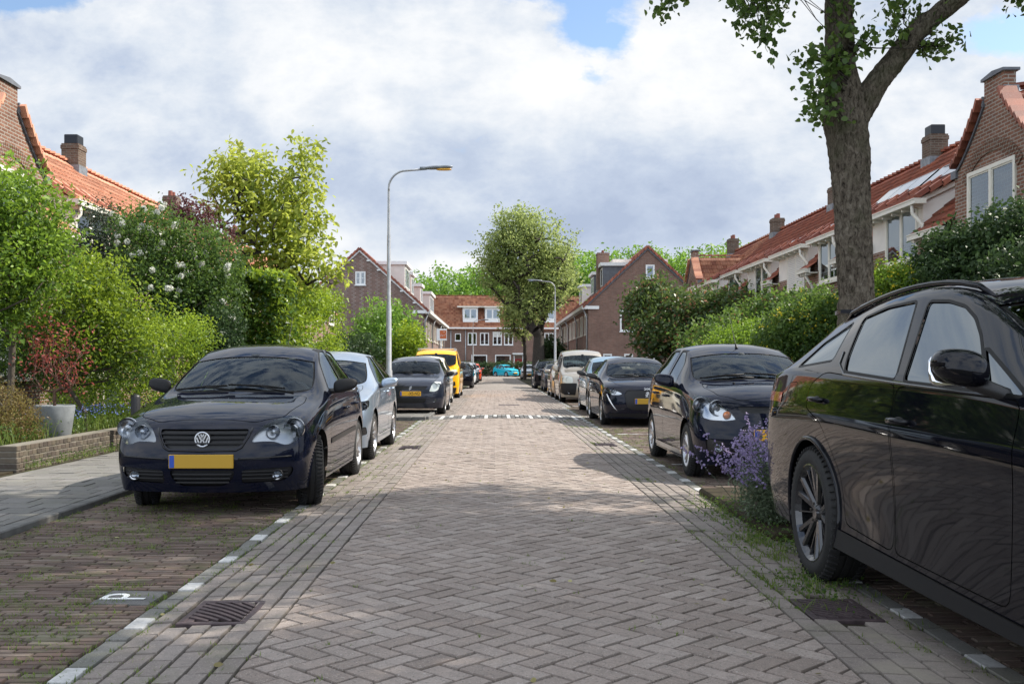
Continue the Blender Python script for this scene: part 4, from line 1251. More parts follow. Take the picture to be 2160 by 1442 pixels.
def edge_tiles(name, pts, w, th, mat, parent, n=None):
    """row of verge or ridge tiles along a polyline; w = width vector"""
    b = MB(); w = Vector(w)
    for a, q in zip(pts, pts[1:]):
        a, q = Vector(a), Vector(q); d = q-a; k = max(1, round(d.length/.33)); d1 = d/k; nn = d.normalized().cross(w.normalized())
        if nn.z < 0: nn = -nn
        for i in range(k):
            p0 = a+d1*i; p1 = a+d1*(i+1.08); b.obox(p0+nn*(.006), p1+nn*(.055), w/2, nn*th/2)
    me = b.mesh(name, mat); at = me.attributes.new('v', 'FLOAT', 'POINT'); at.data.foreach_set('value', [((i//8)*.37) % 1 for i in range(len(b.v))])
    return link(name, me, parent)
def window(parent, c, w, h, nrm, mat='frame_cream', name='window', mull=1, transom=0, sill=True, curtain=.35, depth=.10, fr=.065, blind=False, shutter=0):
    """window centred at c on a wall whose outward normal is nrm (+-x or +-y); a frame with panes"""
    n = Vector(nrm); u = Vector((0, 1, 0)) if abs(n.x) > .5 else Vector((1, 0, 0)); z = Vector((0, 0, 1)); c = Vector(c)
    def bx(b, u0, u1, z0, z1, d0, d1, m=0):
        p = [c+u*a+z*q+n*d for a in (u0, u1) for q in (z0, z1) for d in (d0, d1)]
        xs = [q.x for q in p]; ys = [q.y for q in p]; zs = [q.z for q in p]
        b.box(min(xs), max(xs), min(ys), max(ys), min(zs), max(zs), m)
    b = MB(); W2, H2 = w/2, h/2; d0, d1 = -.02, .035
    bx(b, -W2, W2, H2-fr, H2, d0, d1); bx(b, -W2, W2, -H2, -H2+fr, d0, d1); bx(b, -W2, -W2+fr, -H2+fr, H2-fr, d0, d1); bx(b, W2-fr, W2, -H2+fr, H2-fr, d0, d1)
    for k in range(mull):
        u0 = -W2+w*(k+1)/(mull+1); bx(b, u0-fr*.6, u0+fr*.6, -H2+fr, H2-fr, d0, d1-.003)
    cells = [(-W2+fr+(w-2*fr)*k/(mull+1)+(fr*.6 if k else 0), -W2+fr+(w-2*fr)*(k+1)/(mull+1)-(fr*.6 if k < mull else 0)) for k in range(mull+1)]
    for (a0, a1) in cells:  # inner sash
        s_ = .032; bx(b, a0, a1, H2-fr-s_, H2-fr, d0, .018); bx(b, a0, a1, -H2+fr, -H2+fr+s_, d0, .018); bx(b, a0, a0+s_, -H2+fr+s_, H2-fr-s_, d0, .018); bx(b, a1-s_, a1, -H2+fr+s_, H2-fr-s_, d0, .018)
        for k in range(transom):
            zz = -H2+fr+(h-2*fr)*(k+1)/(transom+1); bx(b, a0+s_, a1-s_, zz-.015, zz+.015, d0, .014)
    if sill: bx(b, -W2-.05, W2+.05, -H2-.06, -H2, -.02, .09)
    f = b.build(name, mat, parent)
    b = MB(); bx(b, -W2+fr, W2-fr, -H2+fr, H2-fr, -.004, .004); b.build('pane', 'pane', f)
    b = MB(); bx(b, -W2+.01, W2-.01, -H2+.01, H2-.01, -.020 if 0 else -.021, -.0205, 0)
    if curtain:
        cw = (w-2*fr)*curtain*.5
        for s in (-1, 1):
            for k in range(5):
                a = s*(W2-fr)-s*cw*k/5; q = s*(W2-fr)-s*cw*(k+.8)/5
                bx(b, min(a, q), max(a, q), -H2+fr, H2-fr, -.0204, -.008-.004*(k % 2), 1)
    if blind: bx(b, -W2+fr, W2-fr, H2-fr-(h-2*fr)*blind, H2-fr, -.0203, -.010, 1)
    b.build('room', ['room_dark', 'curtain'], f)
    if shutter:
        b = MB(); k = int((h-.1)*shutter/.055)
        for i in range(k): bx(b, -W2+.02, W2-.02, H2-.06-.055*i-.045, H2-.06-.055*i, .012, .030)
        bx(b, -W2-.02, W2+.02, H2-.05, H2+.12, .0, .10); b.build('roller_shutter', 'shutter', f)
    return f
def gutter(parent, a, q, out_, h=.10, w=.14, mat='frame_cream', br=True):
    """boxed gutter from a to q, projecting along out_"""
    a, q, o = Vector(a), Vector(q), Vector(out_).normalized()
    b = MB(); m_ = a+o*w/2; n_ = q+o*w/2
    b.obox(m_, n_, o*w/2, Vector((0, 0, h/2))); b.obox(m_+Vector((0, 0, h/2+.012)), n_+Vector((0, 0, h/2+.012)), o*(w/2+.015), Vector((0, 0, .012)))
    g = b.build('gutter', mat, parent)
    if br:
        d = (q-a); k = max(2, round(d.length/.55))
        for i in range(k):
            p = a+d*((i+.5)/k); t_ = d.normalized()*.03
            p = p+Vector((0, 0, -h/2-.035)); b = MB(); b.obox(p-o*.04, p+o*w*.75, t_, Vector((0, 0, .033))); b.build('gutter_bracket', mat, parent)
    return g
def pipe(parent, pts, r=.04, mat='zinc', name='downpipe'):
    b = MB(); b.tube(pts, r, 8); return b.build(name, mat, parent, smooth=2)
def chimney(parent, x, y, z0, z1, w=.50, d=.55, cowl=True, mat='brick_stack'):
    b = MB(); b.box(x-w/2, x+w/2, y-d/2, y+d/2, z0, z1-.16); b.box(x-w/2-.02, x+w/2+.02, y-d/2-.02, y+d/2+.02, z1-.16, z1-.05); b.box(x-w/2, x+w/2, y-d/2, y+d/2, z1-.05, z1)
    c = b.build('chimney', mat, parent)
    b = MB(); b.box(x-w/2-.03, x+w/2+.03, y-d/2-.03, y+d/2+.03, z0-.1, z0+.35); b.build('flashing', 'lead', c)
    if cowl:
        b = MB(); b.rbox(x-.2, x+.2, y-.22, y+.22, z1, z1+.28, .02); b.build('chimney_cap', 'chimney_black', c)
    else:
        b = MB()
        for s in (-1, 1): b.lathe([(0, .09), (.2, .08), (.2, .06), (0, .06)], 12, 'z', (x, y+s*.16, z1)); 
        o = b.build('chimney_pot', 'tile_red', c)
    return c
XW, XE, ZE, SL, XR, ZR = 9.17, 8.92, 4.01, .867, 12.6, 7.20    # street wall, eave, ridge of the two terraces
def rz(x): return ZE+SL*(x-XE)
GRP = {1: 'terraced houses on the right', -1: 'terraced houses on the left'}
def unit(s, y0, y1, d0, d1, label, tile, chim=None, stucco='stucco', opts={}):
    """one terraced house with a wall dormer; s = side of the street"""
    ox, oy = s*XW, (y0+y1)/2
    t_ = thing('terraced_house', label, 'house', (ox, oy, 0), group=GRP[s])
    def L(x, y, z): return (s*x-ox, y-oy, z)
    def bx(b, x0, x1, ya, yb, z0, z1, m=0):
        a = L(x0, ya, z0); c = L(x1, yb, z1); b.box(min(a[0], c[0]), max(a[0], c[0]), a[1], c[1], z0, z1, m)
    nx = -s
    b = MB()
    e = .0
    bx(b, XW, XW+.22, y0, y1, -.1, ZE-.06); bx(b, XW+.22, 16.2, y0, y0+.2, -.1, ZE); bx(b, XW+.22, 16.2, y1-.2, y1, -.1, ZE); bx(b, 16.2, 16.4, y0, y1, -.1, ZE)
    # party wall gables under the roof
    for ya in (y0+.0, y1-.2):
        p = [(XW, ZE-.06), (XW, rz(XW)-.06), (XR, ZR-.08), (16.4, rz(XW)-.06), (16.4, ZE-.06)]
        P = [L(x, ya, z) for x, z in p]; b.prism([(q[0], q[2]) for q in P], ya-oy, ya-oy+.2, 'y')
    b.build('wall', 'brick_row', t_, fixn=True)
    U = (0, 1, 0); S = (s*1.0, 0, SL); ls = math.hypot(1, SL)
    # main slope in three strips, the middle one starting where the dormer roof meets it
    xd = XW+.02; zd = opts.get('zd', 4.86); sd = .50; xm = (zd-ZE+SL*XE-sd*XW)/(SL-sd)   # where dormer slope meets main slope
    r0 = tiles('roof', L(XE, y0, ZE), U, S, d0-y0, (XR-XE)*ls, tile, t_) if d0-y0 > .1 else None
    tiles('roof', L(XE, d1, ZE), U, S, y1-d1, (XR-XE)*ls, tile, t_)
    tiles('roof', L(xm, d0, rz(xm)), U, S, d1-d0, (XR-xm)*ls, tile, t_)
    tiles('roof', L(XR+XR-XE, y0, ZE), U, (-s*1.0, 0, SL), y1-y0, (XR-XE)*ls, tile, t_, sub=3)
    edge_tiles('ridge_tiles', [L(XR, y0, ZR+.04), L(XR, y1, ZR+.04)], (.22, 0, 0), .06, tile, t_)
    # dormer
    dn = MB(); 
    bx(dn, XW+.002, XW+.2, d0, d1, 3.42, zd-.03); dm = dn.build('dormer', 'brick_row' if opts.get('dbrick') else stucco, t_)
    for ya, sg in ((d0, 1), (d1-.12, -1)):
        b = MB(); p = [(XW+.2, rz(XW+.2)-.15), (XW+.2, zd-.03+sd*.2), (xm, rz(xm)-.03), (xm, rz(xm)-.15)]
        P = [L(x, 0, z) for x, z in p]; b.prism([(q[0], q[2]) for q in P], ya-oy, ya-oy+.12, 'y'); b.build('dormer_cheek', stucco, dm, fixn=True)
    tiles('dormer_roof', L(XW-.20, d0-.12, zd-.10+.03), U, (s, 0, sd), d1-d0+.24, (xm+.15-XW+.20)*math.hypot(1, sd), tile, dm)
    for ya in (d0-.10, d1+.10): edge_tiles('verge_tiles', [L(XW-.2, ya, zd-.08+.05), L(xm, ya, rz(xm)+.06)], (0, .14, 0), .11, tile, dm)
    b = MB()
    for ya in (d0-.05, d1+.05):
        b = MB(); b.obox(L(XW-.12, ya, zd-.10), L(xm-.2, ya, rz(xm)-.16), (0, .02, 0), (0, 0, .055)); b.build('bargeboard', 'frame_cream', dm)
    gutter(dm, L(XW-.02, d0-.22, zd-.13), L(XW-.02, d1+.22, zd-.13), (nx, 0, 0), .09, .26)
    ww = min(1.75, d1-d0-.35); wc = d0+(.25+ww/2) if d1-d0 > 2.2 else (d0+d1)/2
    window(dm, L(XW, wc, 4.15), ww, 1.20, (nx, 0, 0), 'frame_cream', mull=1, curtain=opts.get('cur', .2), shutter=opts.get('shutter', 0))
    # lower gutters beside the dormer
    if d0-y0 > .3: gutter(t_, L(XE+.03, y0, ZE-.06), L(XE+.03, d0-.02, ZE-.06), (nx, 0, 0), .10, .14)
    gutter(t_, L(XE+.03, d1+.02, ZE-.06), L(XE+.03, y1, ZE-.06), (nx, 0, 0), .10, .14)
    b = MB(); bx(b, XE, XW, y0, d0, ZE-.13, ZE-.10); bx(b, XE, XW, d1, y1, ZE-.13, ZE-.10); b.build('soffit', 'frame_cream', t_)
    py = d0+.02
    pipe(t_, [L(XW-.22, py, zd-.18), L(XW-.22, py, zd-.35), L(XW-.05, py-.12, zd-.62), L(XW-.05, py-.12, 4.0)], .045, 'frame_cream')
    pipe(t_, [L(XE-.04, d1+.35, ZE-.1), L(XW-.05, d1+.35, ZE-.5), L(XW-.05, d1+.35, 0)], .045, 'frame_cream')
    # ground floor
    window(t_, L(XW, (d0+d1)/2, 1.75), 1.9, 1.5, (nx, 0, 0), 'frame_cream', mull=1, curtain=.4)
    b = MB(); bx(b, XW-.05, XW+.001, y1-1.25, y1-.3, 0.1, 2.35); dr = b.build('door', 'door_dark', t_)
    b = MB(); bx(b, XW-.07, XW, y1-1.33, y1-1.25, .1, 2.43); bx(b, XW-.07, XW, y1-.3, y1-.22, .1, 2.43); bx(b, XW-.07, XW, y1-1.25, y1-.3, 2.35, 2.43); b.build('door_frame', 'frame_cream', dr)
    if chim: chimney(t_, s*chim[0]-ox, chim[1]-oy, rz(chim[0])-.3, chim[2], cowl=chim[3])
    for (xa, xb, ya, yb) in opts.get('solar', []):
        nn = Vector((-s*SL, 0, 1)).normalized()*.11; b = MB()
        k = max(1, round((yb-ya)/1.05))
        for i in range(k):
            a0 = ya+(yb-ya)*i/k+.01; a1 = ya+(yb-ya)*(i+1)/k-.01
            c0 = Vector(L(xa, a0, rz(xa)))+nn; c1 = Vector(L(xb, a0, rz(xb)))+nn; w2 = Vector((0, (a1-a0)/2, 0))
            b.obox(c0+w2, c1+w2, w2, nn.normalized()*.02, 0)
            for q0, q1 in ((c0, c1),): 
                b.obox(q0+w2*0+Vector((0, .012, 0)), q1+Vector((0, .012, 0)), (0, .012, 0), nn.normalized()*.024, 1)
            b.obox(c0, c0+w2*2, (c1-c0).normalized()*.015, nn.normalized()*.024, 1); b.obox(c1, c1+w2*2, (c1-c0).normalized()*.015, nn.normalized()*.024, 1)
        b.build('solar_panel', ['solar', 'rim_silver'], t_)
    return t_
def gable_unit(s, y0, y1, label, tile, thick=.21):
    ox, oy = s*XW, (y0+y1)/2
    t_ = thing('gabled_house', label, 'house', (ox, oy, 0), group=GRP[s])
    def L(x, y, z): return (s*x-ox, y-oy, z)
    hw = (y1-y0)/2; nx = -s; zk, zp = 5.05, 6.14; cw = .37
    # street gable with kneelers, concave rakes and the parapet stack
    prof = [(-hw, -.1), (-hw, zk)]
    n = 8
    for k in range(n+1):
        f = k/n; yy = -hw+.06+(hw-.06-cw)*f; zz = zk+.06+(zp-zk-.06)*(f**1.25); prof.append((yy, zz))
    prof += [(-cw, 6.55)]; prof += [(cw, 6.55)]
    prof += [(-a, z) for a, z in prof[::-1][2:]]
    b = MB(); x0 = XW-.004; xs = sorted((s*x0-ox, s*(x0+thick)-ox))
    b.prism(prof, xs[0], xs[1], 'x'); w_ = b.build('gable_wall', 'brick_row', t_, fixn=True)
    b = MB(); xa = sorted((s*(XW-.05)-ox, s*(XW+thick+.05)-ox)); b.prism([(-cw-.05, 6.55), (cw+.05, 6.55), (cw+.05, 6.60), (0, 6.65), (-cw-.05, 6.60)], xa[0], xa[1], 'x'); b.build('coping', 'slate_grey', w_, fixn=True)
    for sg in (-1, 1):
        b = MB(); q = sorted((sg*hw, sg*(hw+.10))); b.box(xa[0], xa[1], q[0]-.12*(sg > 0), q[1]+.12*(sg < 0), zk-.1, zk+.05); b.build('kneeler', 'slate_grey', w_)
        pts = [(L(XW+.02, 0, 0)[0], sg*abs(a)+0*sg, z+.05) for a, z in prof[2:2+n+1]]
        edge_tiles('verge_tiles', pts, (.34, 0, 0), .07, tile, t_)
        b = MB(); pp = [(L(XW-.02, 0, 0)[0], sg*abs(a)-sg*.03, z-.03) for a, z in prof[2:2+n+1]]
        for a, q in zip(pp, pp[1:]): b.obox(a, q, (.02, 0, 0), (0, 0, .03))
        b.build('rake_course', 'slate_grey', w_)  # thin slate-grey course along the rake, below the verge tiles
        fl = MB(); fl.obox(L(XW+.1, oy+sg*(cw+.03), 6.10), L(XW+.1, oy+sg*(cw+.03), 6.28), (.14, 0, 0), (0, .02, 0)); fl.build('flashing', 'lead', w_)
    b = MB()
    xf_ = XW+.2
    for sg in (-1, 1):
        yy = sorted((sg*hw, sg*(hw-.2))); a = L(xf_, 0, 0)[0]; c = L(12.2, 0, 0)[0]; b.box(min(a, c), max(a, c), yy[0], yy[1], -.1, zk-.08)
    b.build('wall', 'brick_row', t_)
    # cross roof: slopes to either side of a ridge that runs back into the main roof
    zr = 6.30; sl = (zr-zk)/(hw+.1); lsp = math.hypot(hw+.1, zr-zk)
    xe = XE+(zr-ZE)/SL+.1
    for sg in (-1, 1):
        tiles('roof', L(XW+.12, oy+sg*(hw+.1), zk-.02), (s, 0, 0), (0, -sg, sl), xe-XW, lsp, tile, t_)
    edge_tiles('ridge_tiles', [L(XW+.2, oy, zr+.05), L(xe, oy, zr+.05)], (0, .2, 0), .06, tile, t_)
    ls = math.hypot(1, SL); xm = XE+(zk-ZE)/SL
    tiles('roof', L(xm, y0, rz(xm)), (0, 1, 0), (s, 0, SL), y1-y0, (XR-xm)*ls, tile, t_)
    tiles('roof', L(XR+XR-XE, y0, ZE), (0, 1, 0), (-s, 0, SL), y1-y0, (XR-XE)*ls, tile, t_, sub=3)
    edge_tiles('ridge_tiles', [L(XR, y0, ZR+.04), L(XR, y1, ZR+.04)], (.22, 0, 0), .06, tile, t_)
    b = MB(); 
    for ya in (y0, y1-.2):
        p = [(XW+.3, ZE-.1), (XR, ZR-.08), (16.4, ZE-.1)]; P = [L(x, ya, z) for x, z in p]; b.prism([(q[0], q[2]) for q in P], ya-oy, ya-oy+.2, 'y')
    a = L(16.2, 0, 0)[0]; c = L(16.4, 0, 0)[0]; b.box(min(a, c), max(a, c), y0-oy, y1-oy, -.1, ZE); b.build('rear_wall', 'brick_row', t_, fixn=True)
    window(t_, L(XW-.004, oy+.10, 4.28), 1.78, 1.34, (nx, 0, 0), 'frame_cream', mull=1, curtain=.0, blind=.85, fr=.075)
    # segmental brick arch over the window
    b = MB(); R0, R1 = 1.22, 1.44; zc0 = 3.98
    for k in range(30):
        a0 = R(38)+R(104)*k/30; a1 = a0+R(104)/30*.82
        q = [(math.cos(a)*r_+.10, zc0+math.sin(a)*r_) for a, r_ in ((a0, R0), (a0, R1), (a1, R1), (a1, R0))]
        b.prism(q, L(XW-.004, 0, 0)[0], L(XW-.030, 0, 0)[0], 'x')
    b.build('window_arch', 'brick_arch', w_, fixn=True)
    window(t_, L(XW-.004, oy, 1.75), 1.8, 1.5, (nx, 0, 0), 'frame_cream', mull=1, curtain=.4)
    return t_
UR = [(19.85, 25.3, 21.35, 24.2, (12.45, 28.9-.0, 7.98, True)), (25.3, 28.75, 26.35, 28.3, None), (28.75, 32.65, 29.2, 32.2, None), (32.65, 36.7, 33.1, 36.2, None), (36.7, 40.4, 37.1, 39.2, None), (40.4, 44.75, 41.2, 43.6, None)]
RL = ['right terraced house next to the near brick gable, cream window in its white dormer', 'narrow-dormered right terraced house seen just past the thick tree trunk', 'right terraced house with a closed white roller shutter on its dormer',
      'right terraced house just beyond the one with the roller shutter', 'right terraced house half hidden by the big bushes, second before the far small gable', 'right terraced house directly before the far small gable']
RO = [{'solar': [(10.95, 11.85, 20.3, 22.0), (10.9, 11.4, 22.1, 25.2)]}, {'solar': [(10.9, 11.4, 25.4, 28.6)]}, {'shutter': .95, 'solar': [(10.3, 10.8, 29.6, 32.6)]}, {'solar': [(10.3, 10.8, 32.7, 36.0)]}, {}, {}]
gable_unit(1, 16.75, 19.85, 'brick gable with a stepped-up parapet at the right edge, arch over its wide cream window', 'tile_red')
chR = [(12.45, 21.8+7.0-.3, 8.0, True)]
for i, (y0, y1, d0, d1, ch) in enumerate(UR):
    c_ = {1: (12.45, 28.2, 7.75, True), 3: (12.45, 36.3, 7.75, False), 5: (12.45, 44.0, 7.75, False)}.get(i)
    unit(1, y0, y1, d0, d1, RL[i], 'tile_red', c_, opts=RO[i])
gable_unit(1, 44.75, 47.85, 'small far gable of the right terrace, its sunlit pantiles seen above the bushes', 'tile_mixed')
unit(1, 47.85, 52.9, 49.0, 51.5, 'last house of the right terrace, only its chimney shows beyond the small gable', 'tile_red', (12.45, 52.2, 7.9, False))
gable_unit(-1, 17.15, 20.3, 'brick gable with a tall parapet stack at the left edge behind the light green tree', 'tile_orange')
LLb = ['left terraced house next to the brick gable, black-capped chimney on its ridge', 'second left terraced house from the brick gable, its roof above the dark holly', 'left terraced house whose roof rises behind the white-flowered bush',
       'left terraced house behind the reddish shrub tops', 'left terraced house behind the tall thin-leaved tree', 'left terraced house behind the right half of the thin-leaved tree', 'left terraced house behind the tall clipped hedge', 'left terraced house second from the far end of its row', 'end house of the left terrace with white gutter boxes beside the grey downpipe']
ys = 20.3
for i in range(9):
    w_ = 4.13
    ch = {2: (12.45, 29.4, 7.75, True), 4: (12.45, 38.3, 7.75, False), 6: (12.45, 47.6, 7.75, False)}.get(i)
    unit(-1, ys, ys+w_, ys+1.15, ys+3.45, LLb[i], 'tile_orange', ch, stucco='stucco_pink'); ys += w_

# ---- the two bigger gable-ended rows further on
def big_house(s, xf, y0, y1, hw, ze, zr, wallmat, label, tile, dorms, extras):
    ox = s*xf; oy = y0; xc = xf+hw
    t_ = thing('brick_house', label, 'house', (ox, oy, 0), group='gable-ended brick rows')
    def X(x): return s*x-ox
    sl = (zr-ze)/hw
    b = MB()
    prof = [(X(xf), -.1), (X(xf), ze), (X(xc), zr-.05), (X(xf+2*hw), ze), (X(xf+2*hw), -.1)]
    b.prism(prof, 0, .25, 'y'); b.prism(prof, y1-y0-.25, y1-y0, 'y')
    xs = sorted((X(xf), X(xf+.25))); b.box(xs[0], xs[1], .25, y1-y0-.25, -.1, ze); xs = sorted((X(xf+2*hw-.25), X(xf+2*hw))); b.box(xs[0], xs[1], .25, y1-y0-.25, -.1, ze)
    b.build('wall', wallmat, t_, fixn=True)
    ls = math.hypot(1, sl)
    for (xa, dr) in ((xf-.38, 1), (xf+2*hw+.38, -1)):
        tiles('roof', (X(xa), -.12, ze-.38*sl+.10), (0, 1, 0), (s*dr, 0, sl), y1-y0+.2, (hw+.38)*ls, tile, t_, tw=.24, th=.34)
    edge_tiles('ridge_tiles', [(X(xc), -.15, zr+.12), (X(xc), y1-y0, zr+.12)], (.26, 0, 0), .09, tile, t_)
    for dr in (1, -1):
        xa = xf-.38 if dr == 1 else xf+2*hw+.38
        edge_tiles('verge_tiles', [(X(xa), -.10, ze-.38*sl+.14), (X(xc), -.10, zr+.14)], (0, .16, 0), .15, tile, t_)
        b = MB(); b.obox((X(xa), -.06, ze-.38*sl+.0), (X(xc), -.06, zr+.0), (0, .035, 0), (0, 0, .07)); b.build('bargeboard', 'frame_white' if s < 0 else 'slate_grey', t_)
    g = gutter(t_, (X(xf-.05), -.12, ze-.22), (X(xf-.05), y1-y0, ze-.22), (-s, 0, 0), .20, .42, 'frame_white', br=False)
    b = MB(); xs = sorted((X(xf-.47), X(xf+.75))); b.box(xs[0], xs[1], -.10, .0-.002, ze-.34, ze-.12); b.build('gutter_return', 'frame_white', g)
    for (dy, dw, dz0, dz1, dxo, mt) in dorms:
        # flat-roofed box dormers on the street slope
        xd = xf+dxo; d_ = MB(); za = dz0; xe = xf+(dz1-ze)/sl+.1
        xs = sorted((X(xd), X(max(xe, xd+.6)))); d_.box(xs[0], xs[1], dy, dy+dw, za, dz1); dm = d_.build('dormer', mt, t_)
        r_ = MB(); xs2 = sorted((X(xd-.18), X(max(xe, xd+.6)+.1))); r_.box(xs2[0], xs2[1], dy-.15, dy+dw+.15, dz1, dz1+.24); r_.build('dormer_roof', 'frame_white', dm)
        window(dm, (X(xd), dy+dw/2, (max(za, ze+(dxo*sl))+dz1)/2+.05), dw-.4, (dz1-max(za, ze+dxo*sl))*.78, (-s, 0, 0), 'frame_white', mull=max(1, int(dw/1.2)-1) or 1, sill=False, curtain=.3)
    k = 0
    yy = 1.1
    while yy < y1-y0-1.5:
        window(t_, (X(xf), yy, ze-1.35), .75, 1.45, (-s, 0, 0), 'frame_cream', mull=0, transom=0, curtain=.3, fr=.08)
        if k % 3 != 2: window(t_, (X(xf), yy+.1, 1.75), .8, 1.5, (-s, 0, 0), 'frame_cream', mull=0, curtain=.3, fr=.08)
        yy += 1.35 if k % 2 == 0 else 2.3; k += 1
    for yp in (.25, 9.0, 18.5, 26):
        if yp < y1-y0: pipe(t_, [(X(xf-.30), yp, ze-.35), (X(xf-.08), yp, ze-1.0), (X(xf-.08), yp, 0)], .06)
    extras(t_, X)
    return t_
def exL(t_, X):
    window(t_, (X(5.07+4.42), -.0, 7.63-.2), .72, .95, (0, -1, 0), 'frame_white', mull=1, transom=1, curtain=.0, blind=.5, fr=.07)
    b = MB()
    for k, f in enumerate((.14, .34, .52, .70, .86)): b.box(X(5.07+4.5*f)-.10, X(5.07+4.5*f)+.10, -.12, 0, 5.3+4.1*f-.22, 5.3+4.1*f-.12)
    b.build('roof_bracket', 'frame_white', t_)
def exR(t_, X):
    window(t_, (X(6.53+2.75), 0, 4.45), 1.05, 1.50, (0, -1, 0), 'frame_white', mull=0, curtain=.0, blind=1.0, fr=.09)
    window(t_, (X(6.53+4.35), 0, 7.9), .62, .95, (0, -1, 0), 'frame_white', mull=0, curtain=.0, blind=.6, fr=.08)
    for xw in (1.35, 2.83, 4.36): window(t_, (X(6.53+xw), 0, 1.62), .62, 1.0, (0, -1, 0), 'frame_white', mull=0, curtain=.7, fr=.08)
big_house(-1, 5.07, 70.0, 99.0, 4.47, 5.30, 9.35, 'brick_zig', 'left gable-ended brick row with pale zigzag brickwork and a tiny attic window', 'tile_red',
          [(1.6, 4.0, 6.7, 8.55, 1.45, 'stucco'), (7.5, 2.4, 6.5, 8.35, 1.5, 'stucco_pink'), (13.0, 2.4, 6.3, 7.9, 1.2, 'stucco_pink'), (19.0, 5.5, 5.9, 7.7, .8, 'stucco')], exL)
bhR = big_house(1, 6.53, 70.0, 103.0, 4.17, 5.60, 9.50, 'brick_dark', 'right gable-ended brick row with a white attic window and three small ground-floor windows', 'tile_red',
          [(3.0, 3.0, 6.9, 8.6, 1.35, 'slate_grey'), (9.0, 2.6, 6.7, 8.5, 1.3, 'slate_grey'), (16.0, 3.2, 6.2, 8.1, 1.0, 'stucco')], exR)
b = MB(); b.box(2.6, 6.4, 6.0, 9.5, 7.3, 9.15); b.box(2.4, 6.6, 5.8, 9.7, 9.15, 9.4); 
o = b.build('rear_dormer', 'stucco_pink', bhR); 
chimney(bhR, 1.55, 5.0, 6.6, 9.75, .9, .9, False, 'brick_dark')
# ---- the row that closes the street
def far_row():
    t_ = thing('terraced_row', 'long brick row with dormers that closes the end of the street', 'house', (-12, 125.6, 0), rz=R(6))
    W_ = 34; b = MB(); b.box(0, W_, 0, .3, -.1, 6.15); b.box(0, .3, .3, 8, -.1, 6.15); b.box(W_-.3, W_, .3, 8, -.1, 6.15); b.build('wall', 'brick_dark', t_)
    sl = (10.35-6.2)/4.2; tiles('roof', (-.2, -.35, 6.2-.35*sl+.1), (1, 0, 0), (0, 1, sl), W_+.4, 4.55*math.hypot(1, sl), 'tile_mixed', t_, tw=.27, th=.36)
    tiles('roof', (-.2, 8.75, 6.2-.35*sl+.1), (1, 0, 0), (0, -1, sl), W_+.4, 4.55*math.hypot(1, sl), 'tile_mixed', t_, tw=.5, th=.5, sub=3)
    edge_tiles('ridge_tiles', [(-.2, 4.2, 10.5), (W_+.2, 4.2, 10.5)], (0, .26, 0), .10, 'tile_red', t_)
    b = MB(); b.box(-.2, W_+.2, -.42, 0, 6.02, 6.20); b.build('gutter', 'frame_white', t_)
    b = MB(); b.box(-.2, W_+.2, -.30, 0, 5.93, 6.02); b.build('soffit', 'frame_cream', t_)
    X = lambda px: (px-1045)/2100*127+12
    for px, w in ((967, .75),): window(t_, (X(px), 0, 4.95), w, .95, (0, -1, 0), 'frame_white', mull=0, curtain=.3)
    for px, sh in ((997, 0), (1023, 0), (1050, .35), (1074, 0), (1160, 0), (1190, 0)): window(t_, (X(px), 0, 4.75), 1.15, 1.55, (0, -1, 0), 'frame_white', mull=1, curtain=.5, shutter=sh, fr=.08)
    for px in (1012, 1062, 1150, 1200):
        window(t_, (X(px), 0, 1.85), 2.0, 1.75, (0, -1, 0), 'frame_white', mull=0, curtain=0, fr=.10)
    x = X(1095); b = MB(); b.box(x-.5, x+.5, -.05, -.001, .05, 2.2); d = b.build('door', 'door_red', t_)
    b = MB(); b.box(x-.62, x-.5, -.08, 0, .05, 2.75); b.box(x+.5, x+.62, -.08, 0, .05, 2.75); b.box(x-.62, x+.62, -.08, 0, 2.62, 2.75); b.build('door_frame', 'frame_white', d)
    b = MB(); b.box(x-.8, x+.8, -.7, 0, 2.78, 2.95); b.build('door_canopy', 'frame_white', d)
    for px in (994, 1041, 1160):
        x = X(px); b = MB(); b.box(x-.95, x+.95, .55, 3.2, 6.9, 8.75); dm = b.build('dormer', 'frame_white', t_)
        b = MB(); b.add([(x-1.7, .25, 8.75), (x+1.7, .25, 8.75), (x+1.5, 4.0, 9.0), (x-1.5, 4.0, 9.0), (x-1.7, .25, 8.93), (x+1.7, .25, 8.93), (x+1.5, 4.0, 9.15), (x-1.5, 4.0, 9.15)], [(0, 3, 2, 1), (4, 5, 6, 7), (0, 1, 5, 4), (1, 2, 6, 5), (2, 3, 7, 6), (3, 0, 4, 7)]); b.build('dormer_roof', 'frame_cream', dm)
        window(dm, (x, .55, 7.95), 1.7, 1.35, (0, -1, 0), 'frame_white', mull=1, curtain=.0, fr=.10, sill=False)
    pipe(t_, [(X(983), -.1, 6.0), (X(983), -.1, 0)], .06); pipe(t_, [(X(952), -.1, 6.0), (X(952), -.1, 0)], .06)
    b = MB(); b.box(X(1170), X(1170)+1.0, 3.6, 4.8, 9.4, 11.4); b.build('chimney', 'brick_dark', t_)
far_row()

